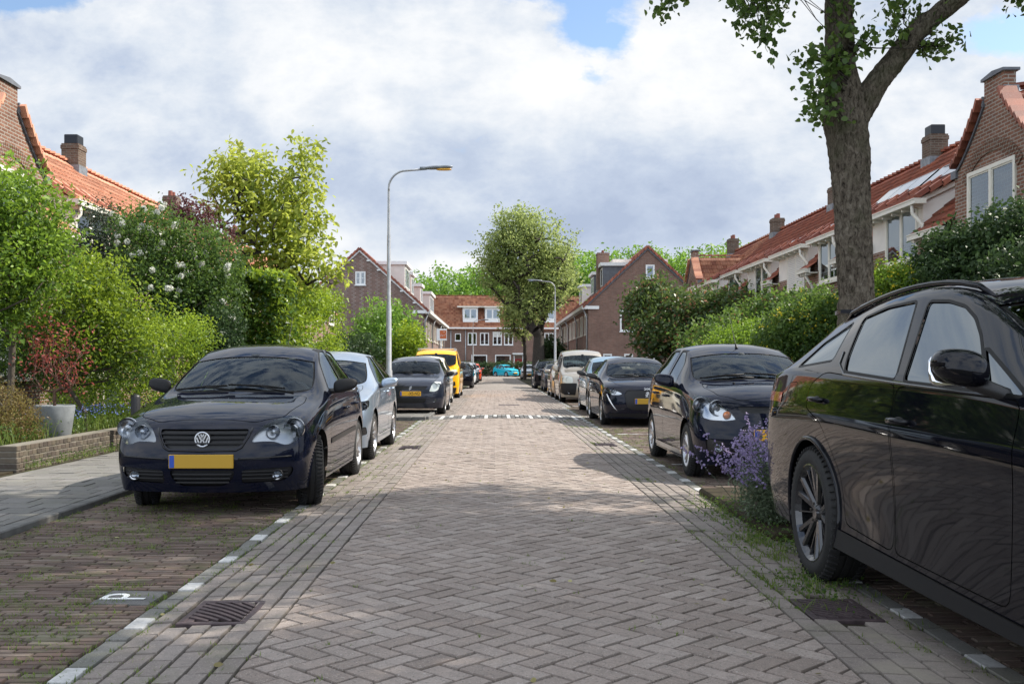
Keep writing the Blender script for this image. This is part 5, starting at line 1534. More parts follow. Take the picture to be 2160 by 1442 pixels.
# ------------------------------------------------------------------ vegetation
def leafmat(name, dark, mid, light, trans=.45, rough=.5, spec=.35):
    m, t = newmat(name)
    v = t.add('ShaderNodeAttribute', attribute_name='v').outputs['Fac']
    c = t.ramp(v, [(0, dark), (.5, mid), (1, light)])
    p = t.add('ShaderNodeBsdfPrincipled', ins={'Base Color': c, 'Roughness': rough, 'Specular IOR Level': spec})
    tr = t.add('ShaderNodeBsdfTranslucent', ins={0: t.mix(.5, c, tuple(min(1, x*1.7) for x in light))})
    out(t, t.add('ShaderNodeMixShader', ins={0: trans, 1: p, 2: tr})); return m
leafmat('leaf_lime', (.025, .06, .010), (.085, .16, .016), (.23, .35, .035), .36)
leafmat('leaf_yellowgreen', (.025, .065, .008), (.11, .195, .014), (.31, .41, .03), .36)
leafmat('leaf_mid', (.022, .055, .012), (.055, .11, .022), (.12, .19, .035), .42)
leafmat('leaf_hedge', (.016, .045, .010), (.045, .11, .014), (.30, .40, .035), .35, .4, .4)
leafmat('leaf_spring', (.022, .055, .010), (.085, .145, .014), (.27, .36, .028), .38)
leafmat('leaf_bush', (.018, .042, .012), (.045, .085, .02), (.11, .16, .04), .35, .4, .4)
leafmat('leaf_dark', (.010, .026, .010), (.022, .050, .016), (.055, .095, .03), .25, .5, .25)
leafmat('leaf_holly', (.012, .024, .014), (.025, .042, .022), (.06, .085, .045), .15, .22, .6)
leafmat('leaf_walnut', (.08, .13, .018), (.20, .27, .035), (.38, .42, .07), .55)
leafmat('leaf_red', (.07, .018, .016), (.20, .04, .035), (.36, .10, .08), .4)
leafmat('leaf_purple', (.03, .012, .016), (.075, .025, .03), (.13, .05, .05), .35)
leafmat('leaf_brown', (.06, .035, .014), (.14, .085, .03), (.20, .17, .05), .35)
leafmat('leaf_olive', (.09, .13, .04), (.19, .24, .075), (.31, .37, .12), .5)
leafmat('leaf_wood', (.03, .085, .012), (.09, .19, .025), (.19, .32, .045), .45)
leafmat('leaf_grey', (.05, .075, .04), (.10, .14, .08), (.17, .21, .13), .35)
leafmat('petal_white', (.45, .47, .38), (.62, .63, .55), (.74, .74, .68), .3, .7)
leafmat('petal_purple', (.15, .11, .24), (.25, .20, .37), (.38, .32, .50), .35, .6)
leafmat('petal_yellow', (.50, .38, .02), (.65, .52, .03), (.75, .62, .06), .35, .6)
leafmat('petal_rust', (.16, .07, .035), (.26, .12, .06), (.33, .17, .09), .3, .7)
leafmat('petal_blue', (.10, .14, .45), (.18, .24, .60), (.28, .34, .70), .3, .6)
leafmat('grass_blade', (.05, .085, .015), (.10, .15, .025), (.20, .26, .06), .45)
leafmat('leaf_litter', (.16, .13, .05), (.30, .26, .10), (.42, .40, .20), .2)
simple('bark_thin', (.085, .070, .052), .9, nscale=12, namp=.35, bump=.5, bscale=60)
simple('bark_red', (.10, .055, .035), .8, nscale=12, namp=.3)
simple('bark_dark', (.035, .028, .022), .95, nscale=9, namp=.4, bump=.5, bscale=40)

def rot_basis(n, r):
    """random tangent frames for an array of normals"""
    a = r.normal(size=n.shape); t = a-(a*n).sum(1, keepdims=True)*n; t /= np.linalg.norm(t, axis=1, keepdims=True)+1e-9
    return t, np.cross(n, t)
def leaf_arrays(C, dirs, size, r, aspect=.5, droop=.25, spread=.8, v=None, fold=.18):
    """one folded diamond leaf for every centre; dirs = outward direction"""
    n = len(C)
    d = dirs+r.normal(size=(n, 3))*spread; d[:, 2] -= droop; d /= np.linalg.norm(d, axis=1, keepdims=True)+1e-9
    t, b = rot_basis(d, r)
    nz = np.cross(d, t); flip = nz[:, 2] < 0; t[flip] *= -1; nz[flip] *= -1
    s = size*r.uniform(.6, 1.25, (n, 1))
    base = C-d*s*.5; tip = C+d*s*.5; w = t*s*aspect*.5
    nn = np.cross(d, t)
    L_ = C-w*1+nn*s*fold-d*s*.05; R_ = C+w+nn*s*fold-d*s*.05
    q = nn*s*fold*.8
    V = np.stack([base, C+w*.78-d*s*.27+q*.8, C+w*.95+d*s*.10+q, tip, C-w*.95+d*s*.10+q, C-w*.78-d*s*.27+q*.8], 1).reshape(-1, 3)
    F = np.arange(6*n, dtype=np.int32).reshape(-1, 6)
    vv = r.random(n) if v is None else v
    return V, F, np.repeat(vv, 6)
def clusters_in_blobs(blobs, n, r, shell=.7):
    """cluster centres inside ellipsoids, mostly near the surface; a blob may be a box ('b')"""
    vol = np.array([max(.02, b[3]*b[4]+b[4]*b[5]+b[3]*b[5]) for b in blobs]); pr = vol/vol.sum(); k = r.choice(len(blobs), n, p=pr)
    P = []; D = []
    for i in k:
        b = blobs[i]; rr = np.array(b[3:6]); c = np.array(b[:3])
        if len(b) > 6 and b[6] == 'b':
            f = r.integers(0, 5); u = r.uniform(-1, 1, 3); 
            if f == 0: u[2] = 1
            elif f == 1: u[0] = 1
            elif f == 2: u[0] = -1
            elif f == 3: u[1] = -1
            else: u[1] = -1 if r.random() < .6 else 1
            if r.random() > shell: u = u*r.uniform(.5, 1)
            d = np.zeros(3); j = int(np.argmax(np.abs(u))); d[j] = np.sign(u[j]); P.append(c+u*rr); D.append(d)
        else:
            d = r.normal(size=3); d /= np.linalg.norm(d)+1e-9
            m = r.uniform(.80, 1.08) if r.random() < shell else r.uniform(.2, .85)
            P.append(c+d*rr*m); D.append(d)
    return np.array(P), np.array(D)
def foliage(blobs, ncl, per, size, r, clr=.14, shell=.7, aspect=.5, droop=.25, zmin=.05, lump=0.0, long=1.6, spread=.8, vbase=.5, vup=.25):
    P, D = clusters_in_blobs(blobs, ncl, r, shell)
    if lump:
        nz = np.array([noise.noise(Vector(tuple(p*1.1))) for p in P]); P = P+D*(nz*lump)[:, None]
    keep = P[:, 2] > zmin; P, D = P[keep], D[keep]
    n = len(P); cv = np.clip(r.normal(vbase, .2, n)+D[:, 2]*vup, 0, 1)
    tw = D*.6+r.normal(size=(n, 3))*.5; tw[:, 2] += .35; tw /= np.linalg.norm(tw, axis=1, keepdims=True)
    t = r.uniform(-.5, 1, (n, per, 1))
    C = P[:, None, :]+tw[:, None, :]*t*clr*long+r.normal(size=(n, per, 3))*clr*.5
    dirs = np.repeat(tw[:, None, :], per, 1)+r.normal(size=(n, per, 3))*.5
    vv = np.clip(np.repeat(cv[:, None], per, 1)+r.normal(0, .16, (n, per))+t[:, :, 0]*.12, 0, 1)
    C = C.reshape(-1, 3); dirs = dirs.reshape(-1, 3); vv = vv.ravel(); k = C[:, 2] > zmin*.5
    return (*leaf_arrays(C[k], dirs[k]/np.linalg.norm(dirs[k], axis=1, keepdims=True), size, r, aspect, droop, spread, vv[k]), P, tw)
def skeleton(root, fork, targets, r, r0=.05, rmin=.004, bias=.6, step=.35):
    """tapering limbs from a fork to every target; each joins the nearest limb below it"""
    nodes = [np.array(root, float), np.array(fork, float)]; par = [-1, 0]
    T_ = sorted(targets, key=lambda p: np.linalg.norm(p-nodes[1]))
    for p in T_:
        N = np.array(nodes[1:]); d = np.linalg.norm(N-p, axis=1)+bias*np.maximum(0, N[:, 2]-p[2]+.1)*2
        j = int(np.argmin(d))+1; q = nodes[j]; L = np.linalg.norm(p-q); k = max(1, int(L/step)); prev = j
        for i in range(1, k+1):
            f = i/k; x = q+(p-q)*f; x = x+r.normal(size=3)*L*.035*(1 if i < k else 0); x[2] += math.sin(f*math.pi)*L*.06
            nodes.append(x); par.append(prev); prev = len(nodes)-1
    w_ = np.zeros(len(nodes)); ch = [0]*len(nodes)
    for i in range(len(nodes)-1, 0, -1):
        if ch[i] == 0: w_[i] += 1
        w_[par[i]] += w_[i]; ch[par[i]] += 1
    rad = np.maximum(rmin, r0*(w_/w_[0])**.46)
    return nodes, par, rad
def limbs_mesh(name, nodes, par, rad, mat, parent=None, sides=6, minr=0.0):
    V = []; F = []
    for i in range(1, len(nodes)):
        a, b = Vector(nodes[par[i]]), Vector(nodes[i]); ra, rb = rad[par[i]], rad[i]
        if rb < minr: continue
        ra = min(ra, rb*1.5); d = b-a
        if d.length < 1e-5: continue
        d.normalize(); u = d.orthogonal().normalized(); w_ = d.cross(u); o = len(V)
        for (p, rr) in ((a, ra), (b, rb)):
            for k in range(sides):
                t_ = 2*math.pi*k/sides; V.append(tuple(p+(u*math.cos(t_)+w_*math.sin(t_))*rr))
        for k in range(sides): F.append((o+k, o+(k+1) % sides, o+sides+(k+1) % sides, o+sides+k))
    me = npmesh(name, np.array(V), np.array(F), mat, smooth=True)
    return link(name, me, parent)
def plant(name, label, cat, base, leafm, blobs, ncl, per, size, seed=1, clr=.14, bark='bark_thin', r0=.03, nstems=60, group=None, extra=None, kindname='foliage', stemname='stem', fork=None, trunk=None, **k):
    """a shrub or small tree: Empty at the base > foliage, stem (and flowers); blobs in world coordinates"""
    r = np.random.default_rng(seed); bx, by, bz = base
    bl = [tuple([b[0]-bx, b[1]-by, b[2]-bz])+tuple(b[3:]) for b in blobs]
    t_ = thing(name, label, cat, base, group=group)
    V, F, v, P, tw = foliage(bl, ncl, per, size, r, clr=clr, **k)
    link(kindname, npmesh(kindname, V, F, leafm, {'v': v}, cnt=6), t_)
    if nstems:
        idx = r.choice(len(P), min(nstems, len(P)), replace=False)
        fk = (0, 0, .25) if fork is None else (fork[0]-bx, fork[1]-by, fork[2]-bz)
        fka = np.array(fk); nodes, par, rad = skeleton((0, 0, -.02), fk, [fka+(P[i]-fka)*.88 for i in idx], r, r0=r0)
        if trunk: rad[0] = trunk
        limbs_mesh(stemname, nodes, par, rad, bark, t_)
    if extra: extra(t_, P, tw, r, bl)
    return t_
# ---- flowers
def snowballs(n, size, mat='petal_white', pick=None, name='flower_head', cnt=46, pet=.035):
    def f(t_, P, tw, r, bl):
        idx = [i for i in range(len(P)) if (pick is None or pick(P[i]+np.array(t_.location), r))]
        idx = list(r.choice(idx, min(n, len(idx)), replace=False)) if idx else []
        for i in idx:
            c = P[i]+tw[i]*.2; m_ = r.integers(1, 3)
            for _ in range(m_):
                cc = c+r.normal(size=3)*.05; d = r.normal(size=(cnt, 3)); d /= np.linalg.norm(d, axis=1, keepdims=True)
                V, F, v = leaf_arrays(cc+d*size*r.uniform(.85, 1.05, (cnt, 1)), np.cross(d, r.normal(size=(cnt, 3))), pet, r, .9, 0, .3)
                link(name, npmesh(name, V, F, mat, {'v': v}, cnt=6), t_)
    return f
def florets(n, mat, size, name='flowers', per=8, rad=.05, pick=None, up=.0):
    def f(t_, P, tw, r, bl):
        idx = np.array([i for i in range(len(P)) if (pick is None or pick(P[i]+np.array(t_.location), r))])
        if len(idx) == 0: return
        idx = r.choice(idx, n, replace=len(idx) < n)
        C = (P[idx]+tw[idx]*.1)[:, None, :]+r.normal(size=(len(idx), per, 3))*rad*np.array([1, 1, 1+up]); C = C.reshape(-1, 3)
        V, F, v = leaf_arrays(C, r.normal(size=C.shape), size, r, .7, 0, .5)
        o = link(name, npmesh(name, V, F, mat, {'v': v}, cnt=6), t_); o['kind'] = 'stuff'
    return f
GL = 'garden shrubs on the left'; GR_ = 'garden shrubs on the right'
def w2(px, py, Y): return ((px-1045)*Y/2100, 1.22-(py-773)*Y/2100)
def blobpx(px, py, Y, rx, rz_, ry=None):
    """ellipsoid whose silhouette sits at that place of the picture, given its distance"""
    x, z = w2(px, py, Y); a = rx*Y/2100; return (x, Y, z, a, (ry or a*.8), rz_*Y/2100)
# left side ----------------------------------------------------------
plant('tree', 'tall light green leafy tree at the left edge with thin pale stems', 'tree', (-6.45, 13.2, .28), 'leaf_lime',
      [blobpx(25, 470, 13.0, 62, 120, .6), blobpx(70, 470, 13.2, 50, 95, .6), blobpx(-30, 520, 13, 90, 160, .8), blobpx(50, 580, 13, 85, 85, .7), blobpx(100, 560, 13.4, 45, 60, .5), blobpx(0, 650, 13, 70, 60, .6)],
      900, 15, .072, 11, .14, r0=.045, nstems=90, fork=(-6.4, 13.2, 1.6), zmin=.9, shell=.5, lump=.3, spread=.7, long=2.2, group=GL, stemname='trunk')
plant('shrub', 'yellow-green shrub above the red-leaved potted plant', 'shrub', (-6.0, 14.6, .28), 'leaf_spring',
      [blobpx(190, 640, 14.5, 80, 85, .7), blobpx(150, 700, 14.3, 90, 90, .7), blobpx(260, 680, 14.8, 65, 75, .7), blobpx(200, 590, 14.6, 45, 45, .5), blobpx(260, 740, 15, 80, 60, .6)],
      760, 15, .064, 12, .13, r0=.03, nstems=80, shell=.5, lump=.3, long=2.0, group=GL)
plant('shrub', 'green undergrowth shrub filling the bed behind the planter', 'shrub', (-7.2, 14.2, .28), 'leaf_mid',
      [blobpx(60, 740, 14.4, 110, 70, .6), blobpx(180, 760, 15, 130, 60, .6), blobpx(-20, 720, 14, 100, 90, .6), blobpx(50, 660, 15, 120, 70, .5)], 900, 14, .05, 13, .13, nstems=30, group=GL)
plant('holly_bush', 'dark glossy-leaved holly rising behind the yellow-green shrub', 'bush', (-8.0, 19.6, .2), 'leaf_holly',
      [blobpx(215, 520, 19.5, 42, 80, .7), blobpx(180, 560, 19.5, 40, 80, .7), blobpx(255, 560, 19.6, 45, 90, .7), blobpx(200, 640, 19.5, 75, 80, .8), blobpx(212, 465, 19.5, 20, 40, .4)],
      950, 12, .065, 14, .15, shell=.5, r0=.05, nstems=80, long=2.0, bark='bark_dark', group=GL)
plant('flowering_bush', 'large bush with round white snowball flowers, behind the hedges', 'bush', (-7.0, 19.2, .2), 'leaf_mid',
      [blobpx(330, 520, 18.6, 72, 70, .9), blobpx(400, 560, 18.8, 85, 85, .9), blobpx(330, 620, 18.4, 85, 85, .9), blobpx(430, 640, 19, 75, 75, .9), blobpx(290, 480, 18.8, 40, 40, .5), blobpx(460, 560, 19.4, 45, 60, .6)],
      1500, 14, .075, 15, .15, r0=.06, nstems=60, vbase=.35, group=GL,
      extra=snowballs(62, .048, pet=.040, pick=lambda p, r: p[1] < 18.9 and p[2] > 1.6))
plant('bush', 'dark purple-leaved shrub top beside the white-flowered bush', 'bush', (-6.6, 20.5, .2), 'leaf_purple',
      [blobpx(405, 465, 20.4, 42, 38, .5), blobpx(450, 500, 20.4, 34, 40, .5), blobpx(370, 450, 20.4, 24, 22, .4), blobpx(300, 560, 20.4, 60, 60, .5)], 380, 12, .08, 16, .14, nstems=30, group=GL)
plant('tree', 'slender tree with loose long yellow-green leaves against the sky', 'tree', (-5.75, 23.0, .2), 'leaf_walnut',
      [blobpx(520, 350, 22.6, 48, 42, .8), blobpx(640, 340, 22.8, 34, 38, .7), blobpx(600, 400, 22.8, 70, 60, .9), blobpx(520, 420, 22.6, 60, 60, .9), blobpx(480, 380, 22.4, 48, 34, .7), blobpx(630, 460, 22.8, 66, 75, .9), blobpx(560, 500, 22.6, 75, 60, .9), blobpx(650, 540, 22.6, 60, 60, .9), blobpx(700, 570, 22.4, 30, 36, .5), blobpx(450, 450, 22.4, 30, 22, .5), blobpx(600, 560, 23, 60, 50, .8)],
      640, 9, .165, 17, .20, r0=.085, nstems=150, fork=(-5.6, 22.9, 2.6), aspect=.42, droop=.55, shell=.45, long=1.8, spread=.6, bark='bark_dark', group=GL, stemname='trunk')
plant('hedge', 'tall clipped dark hedge block whose sunlit top is painted in lime', 'hedge', (-5.9, 20.6, .2), 'leaf_hedge',
      [(-5.30, 20.9, 1.66, .92, .75, 1.36, 'b'), (-5.30, 20.8, 2.95, .86, .6, .14)], 2300, 12, .105, 18, .09, nstems=20, vbase=.30, vup=.55, shell=.97, group=GL)  # strong vup puts the sunlit top into the leaf colour
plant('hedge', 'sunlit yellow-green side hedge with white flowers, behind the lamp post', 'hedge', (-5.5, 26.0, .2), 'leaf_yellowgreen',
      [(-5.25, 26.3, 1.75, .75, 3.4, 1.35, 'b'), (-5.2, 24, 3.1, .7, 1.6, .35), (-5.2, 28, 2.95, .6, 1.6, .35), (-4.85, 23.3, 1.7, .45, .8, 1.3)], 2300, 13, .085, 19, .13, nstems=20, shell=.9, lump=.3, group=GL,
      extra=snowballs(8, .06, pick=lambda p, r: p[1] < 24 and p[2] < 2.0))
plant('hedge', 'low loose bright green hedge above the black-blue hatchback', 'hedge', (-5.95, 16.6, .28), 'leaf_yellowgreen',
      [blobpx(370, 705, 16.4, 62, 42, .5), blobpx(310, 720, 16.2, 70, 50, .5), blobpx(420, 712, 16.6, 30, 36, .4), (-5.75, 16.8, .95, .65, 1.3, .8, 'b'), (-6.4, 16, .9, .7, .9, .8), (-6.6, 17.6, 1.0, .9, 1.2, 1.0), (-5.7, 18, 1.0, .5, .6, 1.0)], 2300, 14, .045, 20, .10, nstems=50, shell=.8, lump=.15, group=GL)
plant('bush', 'dark rounded bush between the low hedge and the tall clipped hedge', 'bush', (-5.1, 18.6, .2), 'leaf_dark', [blobpx(468, 695, 18.4, 38, 42, .6), blobpx(450, 735, 18.4, 50, 40, .6)], 560, 14, .06, 21, .10, nstems=10, vbase=.55, group=GL)
plant('bush', 'fresh green bush before the zigzag-brick gable, left of the lamp post', 'bush', (-6.7, 47, .1), 'leaf_wood',
      [blobpx(805, 700, 46, 45, 55, 1.3), blobpx(840, 690, 46.5, 30, 40, .8), blobpx(775, 730, 46, 30, 40, .8), blobpx(800, 740, 45, 60, 40, 1.0)], 900, 12, .16, 22, .30, nstems=20, group=GL)
plant('bush', 'round yellow-green bush just right of the lamp post', 'bush', (-4.2, 44.5, .1), 'leaf_yellowgreen', [blobpx(866, 725, 44.5, 27, 36, .7), blobpx(850, 750, 44.5, 36, 30, .7)], 520, 12, .12, 23, .22, nstems=10, group=GL)
plant('bush', 'low dark bush at the foot of the zigzag-brick gable', 'bush', (-7.5, 44, .1), 'leaf_dark', [blobpx(735, 740, 44, 45, 26, 1.0), blobpx(770, 745, 42, 30, 28, .8), blobpx(705, 750, 40, 40, 25, .8)], 420, 12, .14, 24, .25, nstems=10, vbase=.5, group=GL)
# planter with the red-leaved shrub
pot = thing('planter', 'round tapered grey concrete planter standing in the raised bed', 'planter', (-5.80, 13.1, .28))
b = MB(); b.lathe([(0, .001), (0, .185), (.02, .20), (.42, .255), (.435, .25), (.43, .225), (.36, .215), (.36, .001)], 40, 'z'); simple('concrete_pot', (.17, .185, .19), .8, nscale=7, namp=.22, bump=.2, bscale=90); b.build('pot', 'concrete_pot', pot, smooth=2)
b = MB(); b.lathe([(.375, .001), (.37, .214)], 24, 'z'); b.build('potting_soil', 'garden_soil', pot, smooth=2)
plant('potted_shrub', 'upright shrub with reddish leaves growing in the grey planter', 'shrub', (-5.80, 13.1, .64), 'leaf_red',
      [(-5.80, 13.1, 1.35, .38, .32, .55), (-5.95, 13.1, 1.55, .25, .2, .35), (-5.62, 13.1, 1.2, .3, .25, .4)], 105, 7, .055, 25, .10, nstems=120, r0=.022, bark='bark_red', zmin=.1, shell=.5, long=2.0, aspect=.4)
plant('shrub', 'low brownish round shrub at the left edge on the raised bed', 'shrub', (-6.2, 12.3, .28), 'leaf_brown', [(-6.25, 12.3, .62, .52, .4, .36), (-5.85, 12.2, .5, .25, .3, .25)], 620, 14, .028, 26, .07, nstems=20, shell=.9, group=GL)
# right side ---------------------------------------------------------
plant('bush', 'wide loose bush with rusty flower heads in front of the dark brick gable', 'bush', (8.6, 38, .1), 'leaf_bush',
      [blobpx(1362, 655, 39, 38, 44, 1.2), blobpx(1420, 672, 38, 60, 50, 1.5), blobpx(1385, 625, 39, 30, 30, 1.0), blobpx(1480, 675, 37, 65, 50, 1.5), blobpx(1560, 668, 36, 65, 48, 1.5), blobpx(1400, 715, 37, 55, 42, 1.3), blobpx(1500, 720, 36, 90, 40, 1.4)],
      2300, 12, .17, 31, .30, nstems=70, r0=.09, vbase=.35, group=GR_, extra=florets(620, 'petal_rust', .10, 'seed_heads', 10, .10, up=.8))
plant('bush', 'dense green bush mass between the rusty-flowered bush and the yellow-flowered one', 'bush', (8.0, 27, .1), 'leaf_mid',
      [blobpx(1600, 685, 28, 42, 45, 1.2), blobpx(1560, 715, 27, 60, 42, 1.2), blobpx(1640, 668, 26, 38, 42, 1.0), blobpx(1500, 740, 27, 60, 40, 1.0)], 1300, 12, .12, 32, .22, nstems=30, group=GR_, extra=florets(160, 'petal_rust', .06, 'seed_heads', 7, .07, pick=lambda p, r: p[0] < 7.2))
plant('bush', 'glossy green bush with yellow flowers just left of the thick tree trunk', 'bush', (6.2, 19.4, .1), 'leaf_mid',
      [blobpx(1700, 678, 19.5, 56, 52, 1.0), blobpx(1662, 705, 19.3, 46, 52, .9), blobpx(1735, 655, 19.5, 40, 36, .8), blobpx(1700, 730, 19.3, 90, 50, .9), blobpx(1755, 700, 19, 40, 60, .7)], 1500, 13, .075, 33, .15, nstems=60, group=GR_,
      vbase=.45, extra=florets(90, 'petal_yellow', .05, 'flowers', 8, .05, pick=lambda p, r: p[1] < 19.6))
plant('shrub', 'low fresh green shrub showing above the black hatchback roof', 'shrub', (5.35, 24, .1), 'leaf_lime', [blobpx(1560, 712, 23.8, 52, 22, .6), blobpx(1600, 700, 24, 40, 20, .6), blobpx(1540, 745, 23.5, 70, 30, .6)], 700, 12, .07, 34, .13, nstems=20, group=GR_)
plant('shrub', 'yellow-flowering shrub just right of the thick tree trunk', 'shrub', (6.9, 16.6, .1), 'leaf_lime', [blobpx(1890, 590, 16.6, 42, 28, .6), blobpx(1860, 620, 16.6, 40, 45, .6), blobpx(1930, 620, 16.4, 50, 35, .6)], 620, 13, .06, 35, .12, nstems=20, group=GR_,
      extra=florets(110, 'petal_yellow', .045, 'flowers', 9, .05))
plant('climbing_plant', 'dark green climber covering the wall under the right gable window', 'climber', (8.6, 15.6, .1), 'leaf_dark',
      [blobpx(2090, 520, 15.4, 90, 45, .7), blobpx(2020, 540, 15.8, 65, 40, .6), blobpx(2150, 490, 15, 50, 50, .6), blobpx(2080, 590, 15.2, 130, 50, .7), blobpx(1985, 560, 16, 40, 40, .5), blobpx(2150, 600, 14, 80, 70, .7)],
      1500, 13, .085, 36, .16, nstems=40, vbase=.6, group=GR_)
# catmint in the bed
def catmint(t_, P, tw, r, bl):
    V = []; F = []; A = []; S = MB(); n = 0; o = 0
    for k in range(105):
        a = r.uniform(0, 2*math.pi); el = r.uniform(.75, 1.5); L = r.uniform(.48, .86)
        b0 = np.array([r.normal(0, .20), r.normal(0, .22), .12]); d = np.array([math.cos(a)*math.cos(el)*1.0-.12, math.sin(a)*math.cos(el), math.sin(el)*.92])
        pts = [b0+d*L*f+np.array([0, 0, -.10*f*f]) for f in (0, .35, .7, 1)]
        S.tube([tuple(p) for p in pts], [.003, .0025, .002, .001], 4, cap=False)
        m_ = 42; f = r.uniform(.48, 1, m_); f = np.round(f*22)/22
        C = b0+d*L*f[:, None]+np.stack([np.zeros(m_), np.zeros(m_), -.10*f*f], 1)+r.normal(size=(m_, 3))*.011
        a_, b_, c_ = leaf_arrays(C, r.normal(size=(m_, 3)), .023, r, .8, 0, .5); V.append(a_); F.append(b_+o); A.append(c_); o += len(a_)
    link('flowers', npmesh('flowers', np.vstack(V), np.vstack(F), 'petal_purple', {'v': np.concatenate(A)}, cnt=6), t_)['kind'] = 'stuff'
    S.build('flower_stalk', 'leaf_grey', t_)['kind'] = 'stuff'
plant('flowering_plant', 'bushy plant with purple flower spikes at the rear corner of the big black SUV', 'plant', (2.28, 7.55, .05), 'leaf_grey',
      [(2.24, 7.55, .32, .34, .38, .30), (2.08, 7.5, .28, .22, .30, .24), (2.32, 7.6, .52, .24, .28, .24)], 900, 14, .026, 41, .06, nstems=60, r0=.012, bark='leaf_grey', zmin=.03, extra=catmint)
plant('flowering_plant', 'taller purple-flowered clump behind the front one in the small street bed', 'plant', (2.75, 8.3, .05), 'leaf_grey',
      [(2.75, 8.3, .30, .32, .35, .26)], 260, 13, .026, 42, .06, nstems=30, r0=.01, bark='leaf_grey', zmin=.03, extra=catmint)
# ---- weeds, grass, litter
def blades(name, C, h, wd, r, mat='grass_blade', kind='stuff', lean=.45, label=None):
    n = len(C); a = r.uniform(0, 2*math.pi, n); hh = h*r.uniform(.45, 1.3, n) if np.isscalar(h) else h*r.uniform(.5, 1.2, n)
    d = np.stack([np.cos(a), np.sin(a), np.zeros(n)], 1); s = np.stack([-np.sin(a), np.cos(a), np.zeros(n)], 1)
    ww = (hh*wd)[:, None]; L = (hh*lean*r.uniform(.2, 1.6, n))[:, None]; up = np.zeros((n, 3)); up[:, 2] = 1
    b0 = C-s*ww; b1 = C+s*ww; m_ = C+d*L*.35+up*hh[:, None]*.6; tp = C+d*L+up*hh[:, None]
    V = np.stack([b0, b1, m_+s*ww*.8, m_-s*ww*.8, tp+s*ww*.12, tp-s*ww*.12], 1).reshape(-1, 3)
    i = np.arange(n)[:, None]*6; F = np.vstack([i+np.array([0, 1, 2, 3]), i+np.array([3, 2, 4, 5])]).astype(np.int32)
    v = np.repeat(np.clip(r.normal(.5, .25, n), 0, 1), 6)
    o = link(name, npmesh(name, V, F, mat, {'v': v})); o['kind'] = kind; return o
r = np.random.default_rng(77)
def tufts(n, fx, hh, per=7, sp=.018, zf=None):
    """n tufts; fx(r) -> (x, y) or None"""
    P = []
    while len(P) < n:
        q = fx()
        if q is not None: P.append(q)
    P = np.array(P); C = np.repeat(P, per, 0)+np.concatenate([r.normal(0, sp, (len(P)*per, 2))], 1)
    z = np.array([(zf(x) if zf else 0)-.012 for x, y in C]); return np.concatenate([C, z[:, None]], 1)
def nz(x, y, s=1.0, o=0): return noise.fractal(Vector((x*s+o, y*s, o)), .8, 2, 4)
def f1():
    y = 3.2+8*r.random()**1.3*1.6; x = r.uniform(-3.48, -1.74); y = round(y/.0575)*.0575+r.normal(0, .003)
    return (x, y) if nz(x, y, .9, 3)+nz(x, y, 3, 8)*.6 > .05 else None
def f1b():
    y = r.uniform(3, 30); x = round((r.uniform(-1.635, -1.05)+1.635)/.105)*.105-1.635+r.normal(0, .004)
    if y > 22.7: return None
    return (x, y) if nz(x, y, .9, 21)+.25*(x < -1.5) > .18 else None
def f1c():
    y = r.uniform(3, 24); x = 1.41+round((r.uniform(0, .52))/.107)*.107+r.normal(0, .004)
    return (x, y) if nz(x, y, .8, 31)+(.45 if 4.2 < y < 7 else 0)+.2*(x > 1.85) > .22 else None
def f2():
    x = r.uniform(-1.0, 1.41); y = r.uniform(3.2, 14); return (x, y) if nz(x, y, 2.2, 41) > .42 else None
def f3():
    y = r.uniform(15.2, 19.6); x = r.uniform(2.10, 3.9); return (x, y) if nz(x, y, 1.4, 51) > -.05 else None
def f4(): return (-3.49+abs(r.normal(0, .03)), r.uniform(5, 22))
def f5(): return (XR0+.11+abs(r.normal(0, .04)), r.uniform(9.6, 30))
def f6(): return (-1.69+r.normal(0, .008)+(.054 if r.random() < .6 else -.054), r.uniform(3, 22.5))
def f7():
    y = r.uniform(12, 22.4); x = r.uniform(-3.48, -1.74); return (x, y) if nz(x, y, 1.2, 61) > .1 else None
C = np.vstack([tufts(2600, f1, 0), tufts(420, f1b, 0, zf=camber), tufts(700, f1c, 0, zf=camber), tufts(130, f2, 0, 5, .012, zf=camber), tufts(700, f3, 0), tufts(330, f4, 0), tufts(260, f5, 0), tufts(420, f6, 0), tufts(400, f7, 0)])
tag(blades('grass', C, .024, .10, r, lean=.9), 'short moss and grass growing in the paving joints', 'grass')
# lusher weeds round the street bed, at the wall foot and by the grate
def g1():
    a = r.random()
    if a < .45: return (r.normal(1.98, .12), r.uniform(6.9, 8.6))
    if a < .75: return (r.normal(1.9, .15), r.uniform(6.2, 7.2))
    return (r.normal(2.05, .10), r.uniform(8.4, 9.7))
def g2(): return (-5.33+abs(r.normal(0, .05)), r.uniform(11.2, 16.5))
def g3(): return (r.normal(1.72, .16), r.normal(5.45, .28))
C = np.vstack([tufts(180, g1, 0, 9, .03), tufts(90, g2, 0, 8, .03)+np.array([0, 0, .075]), tufts(34, g3, 0, 8, .03, zf=camber)])
tag(blades('weeds', C, .055, .06, r, lean=.9), 'weeds and grass tufts at the street bed, drain and wall foot', 'weeds')
V, F, v = leaf_arrays(np.array([(r.normal(2.0, .2), r.uniform(6.4, 8.8), r.uniform(.02, .10)) for _ in range(1100)]+[(-5.32+abs(r.normal(0, .06)), r.uniform(11.2, 16), .09+r.uniform(0, .08)) for _ in range(500)]+[(r.normal(1.75, .15), r.normal(5.5, .25), r.uniform(.02, .05)) for _ in range(260)]), r.normal(size=(1860, 3))*np.array([1, 1, .3]), .024, r, .6, 0, .4)
o = link('ground_cover', npmesh('ground_cover', V, F, 'leaf_mid', {'v': v}, cnt=6)); tag(o, 'small-leaved weeds creeping over the bed edge', 'weeds', kind='stuff')
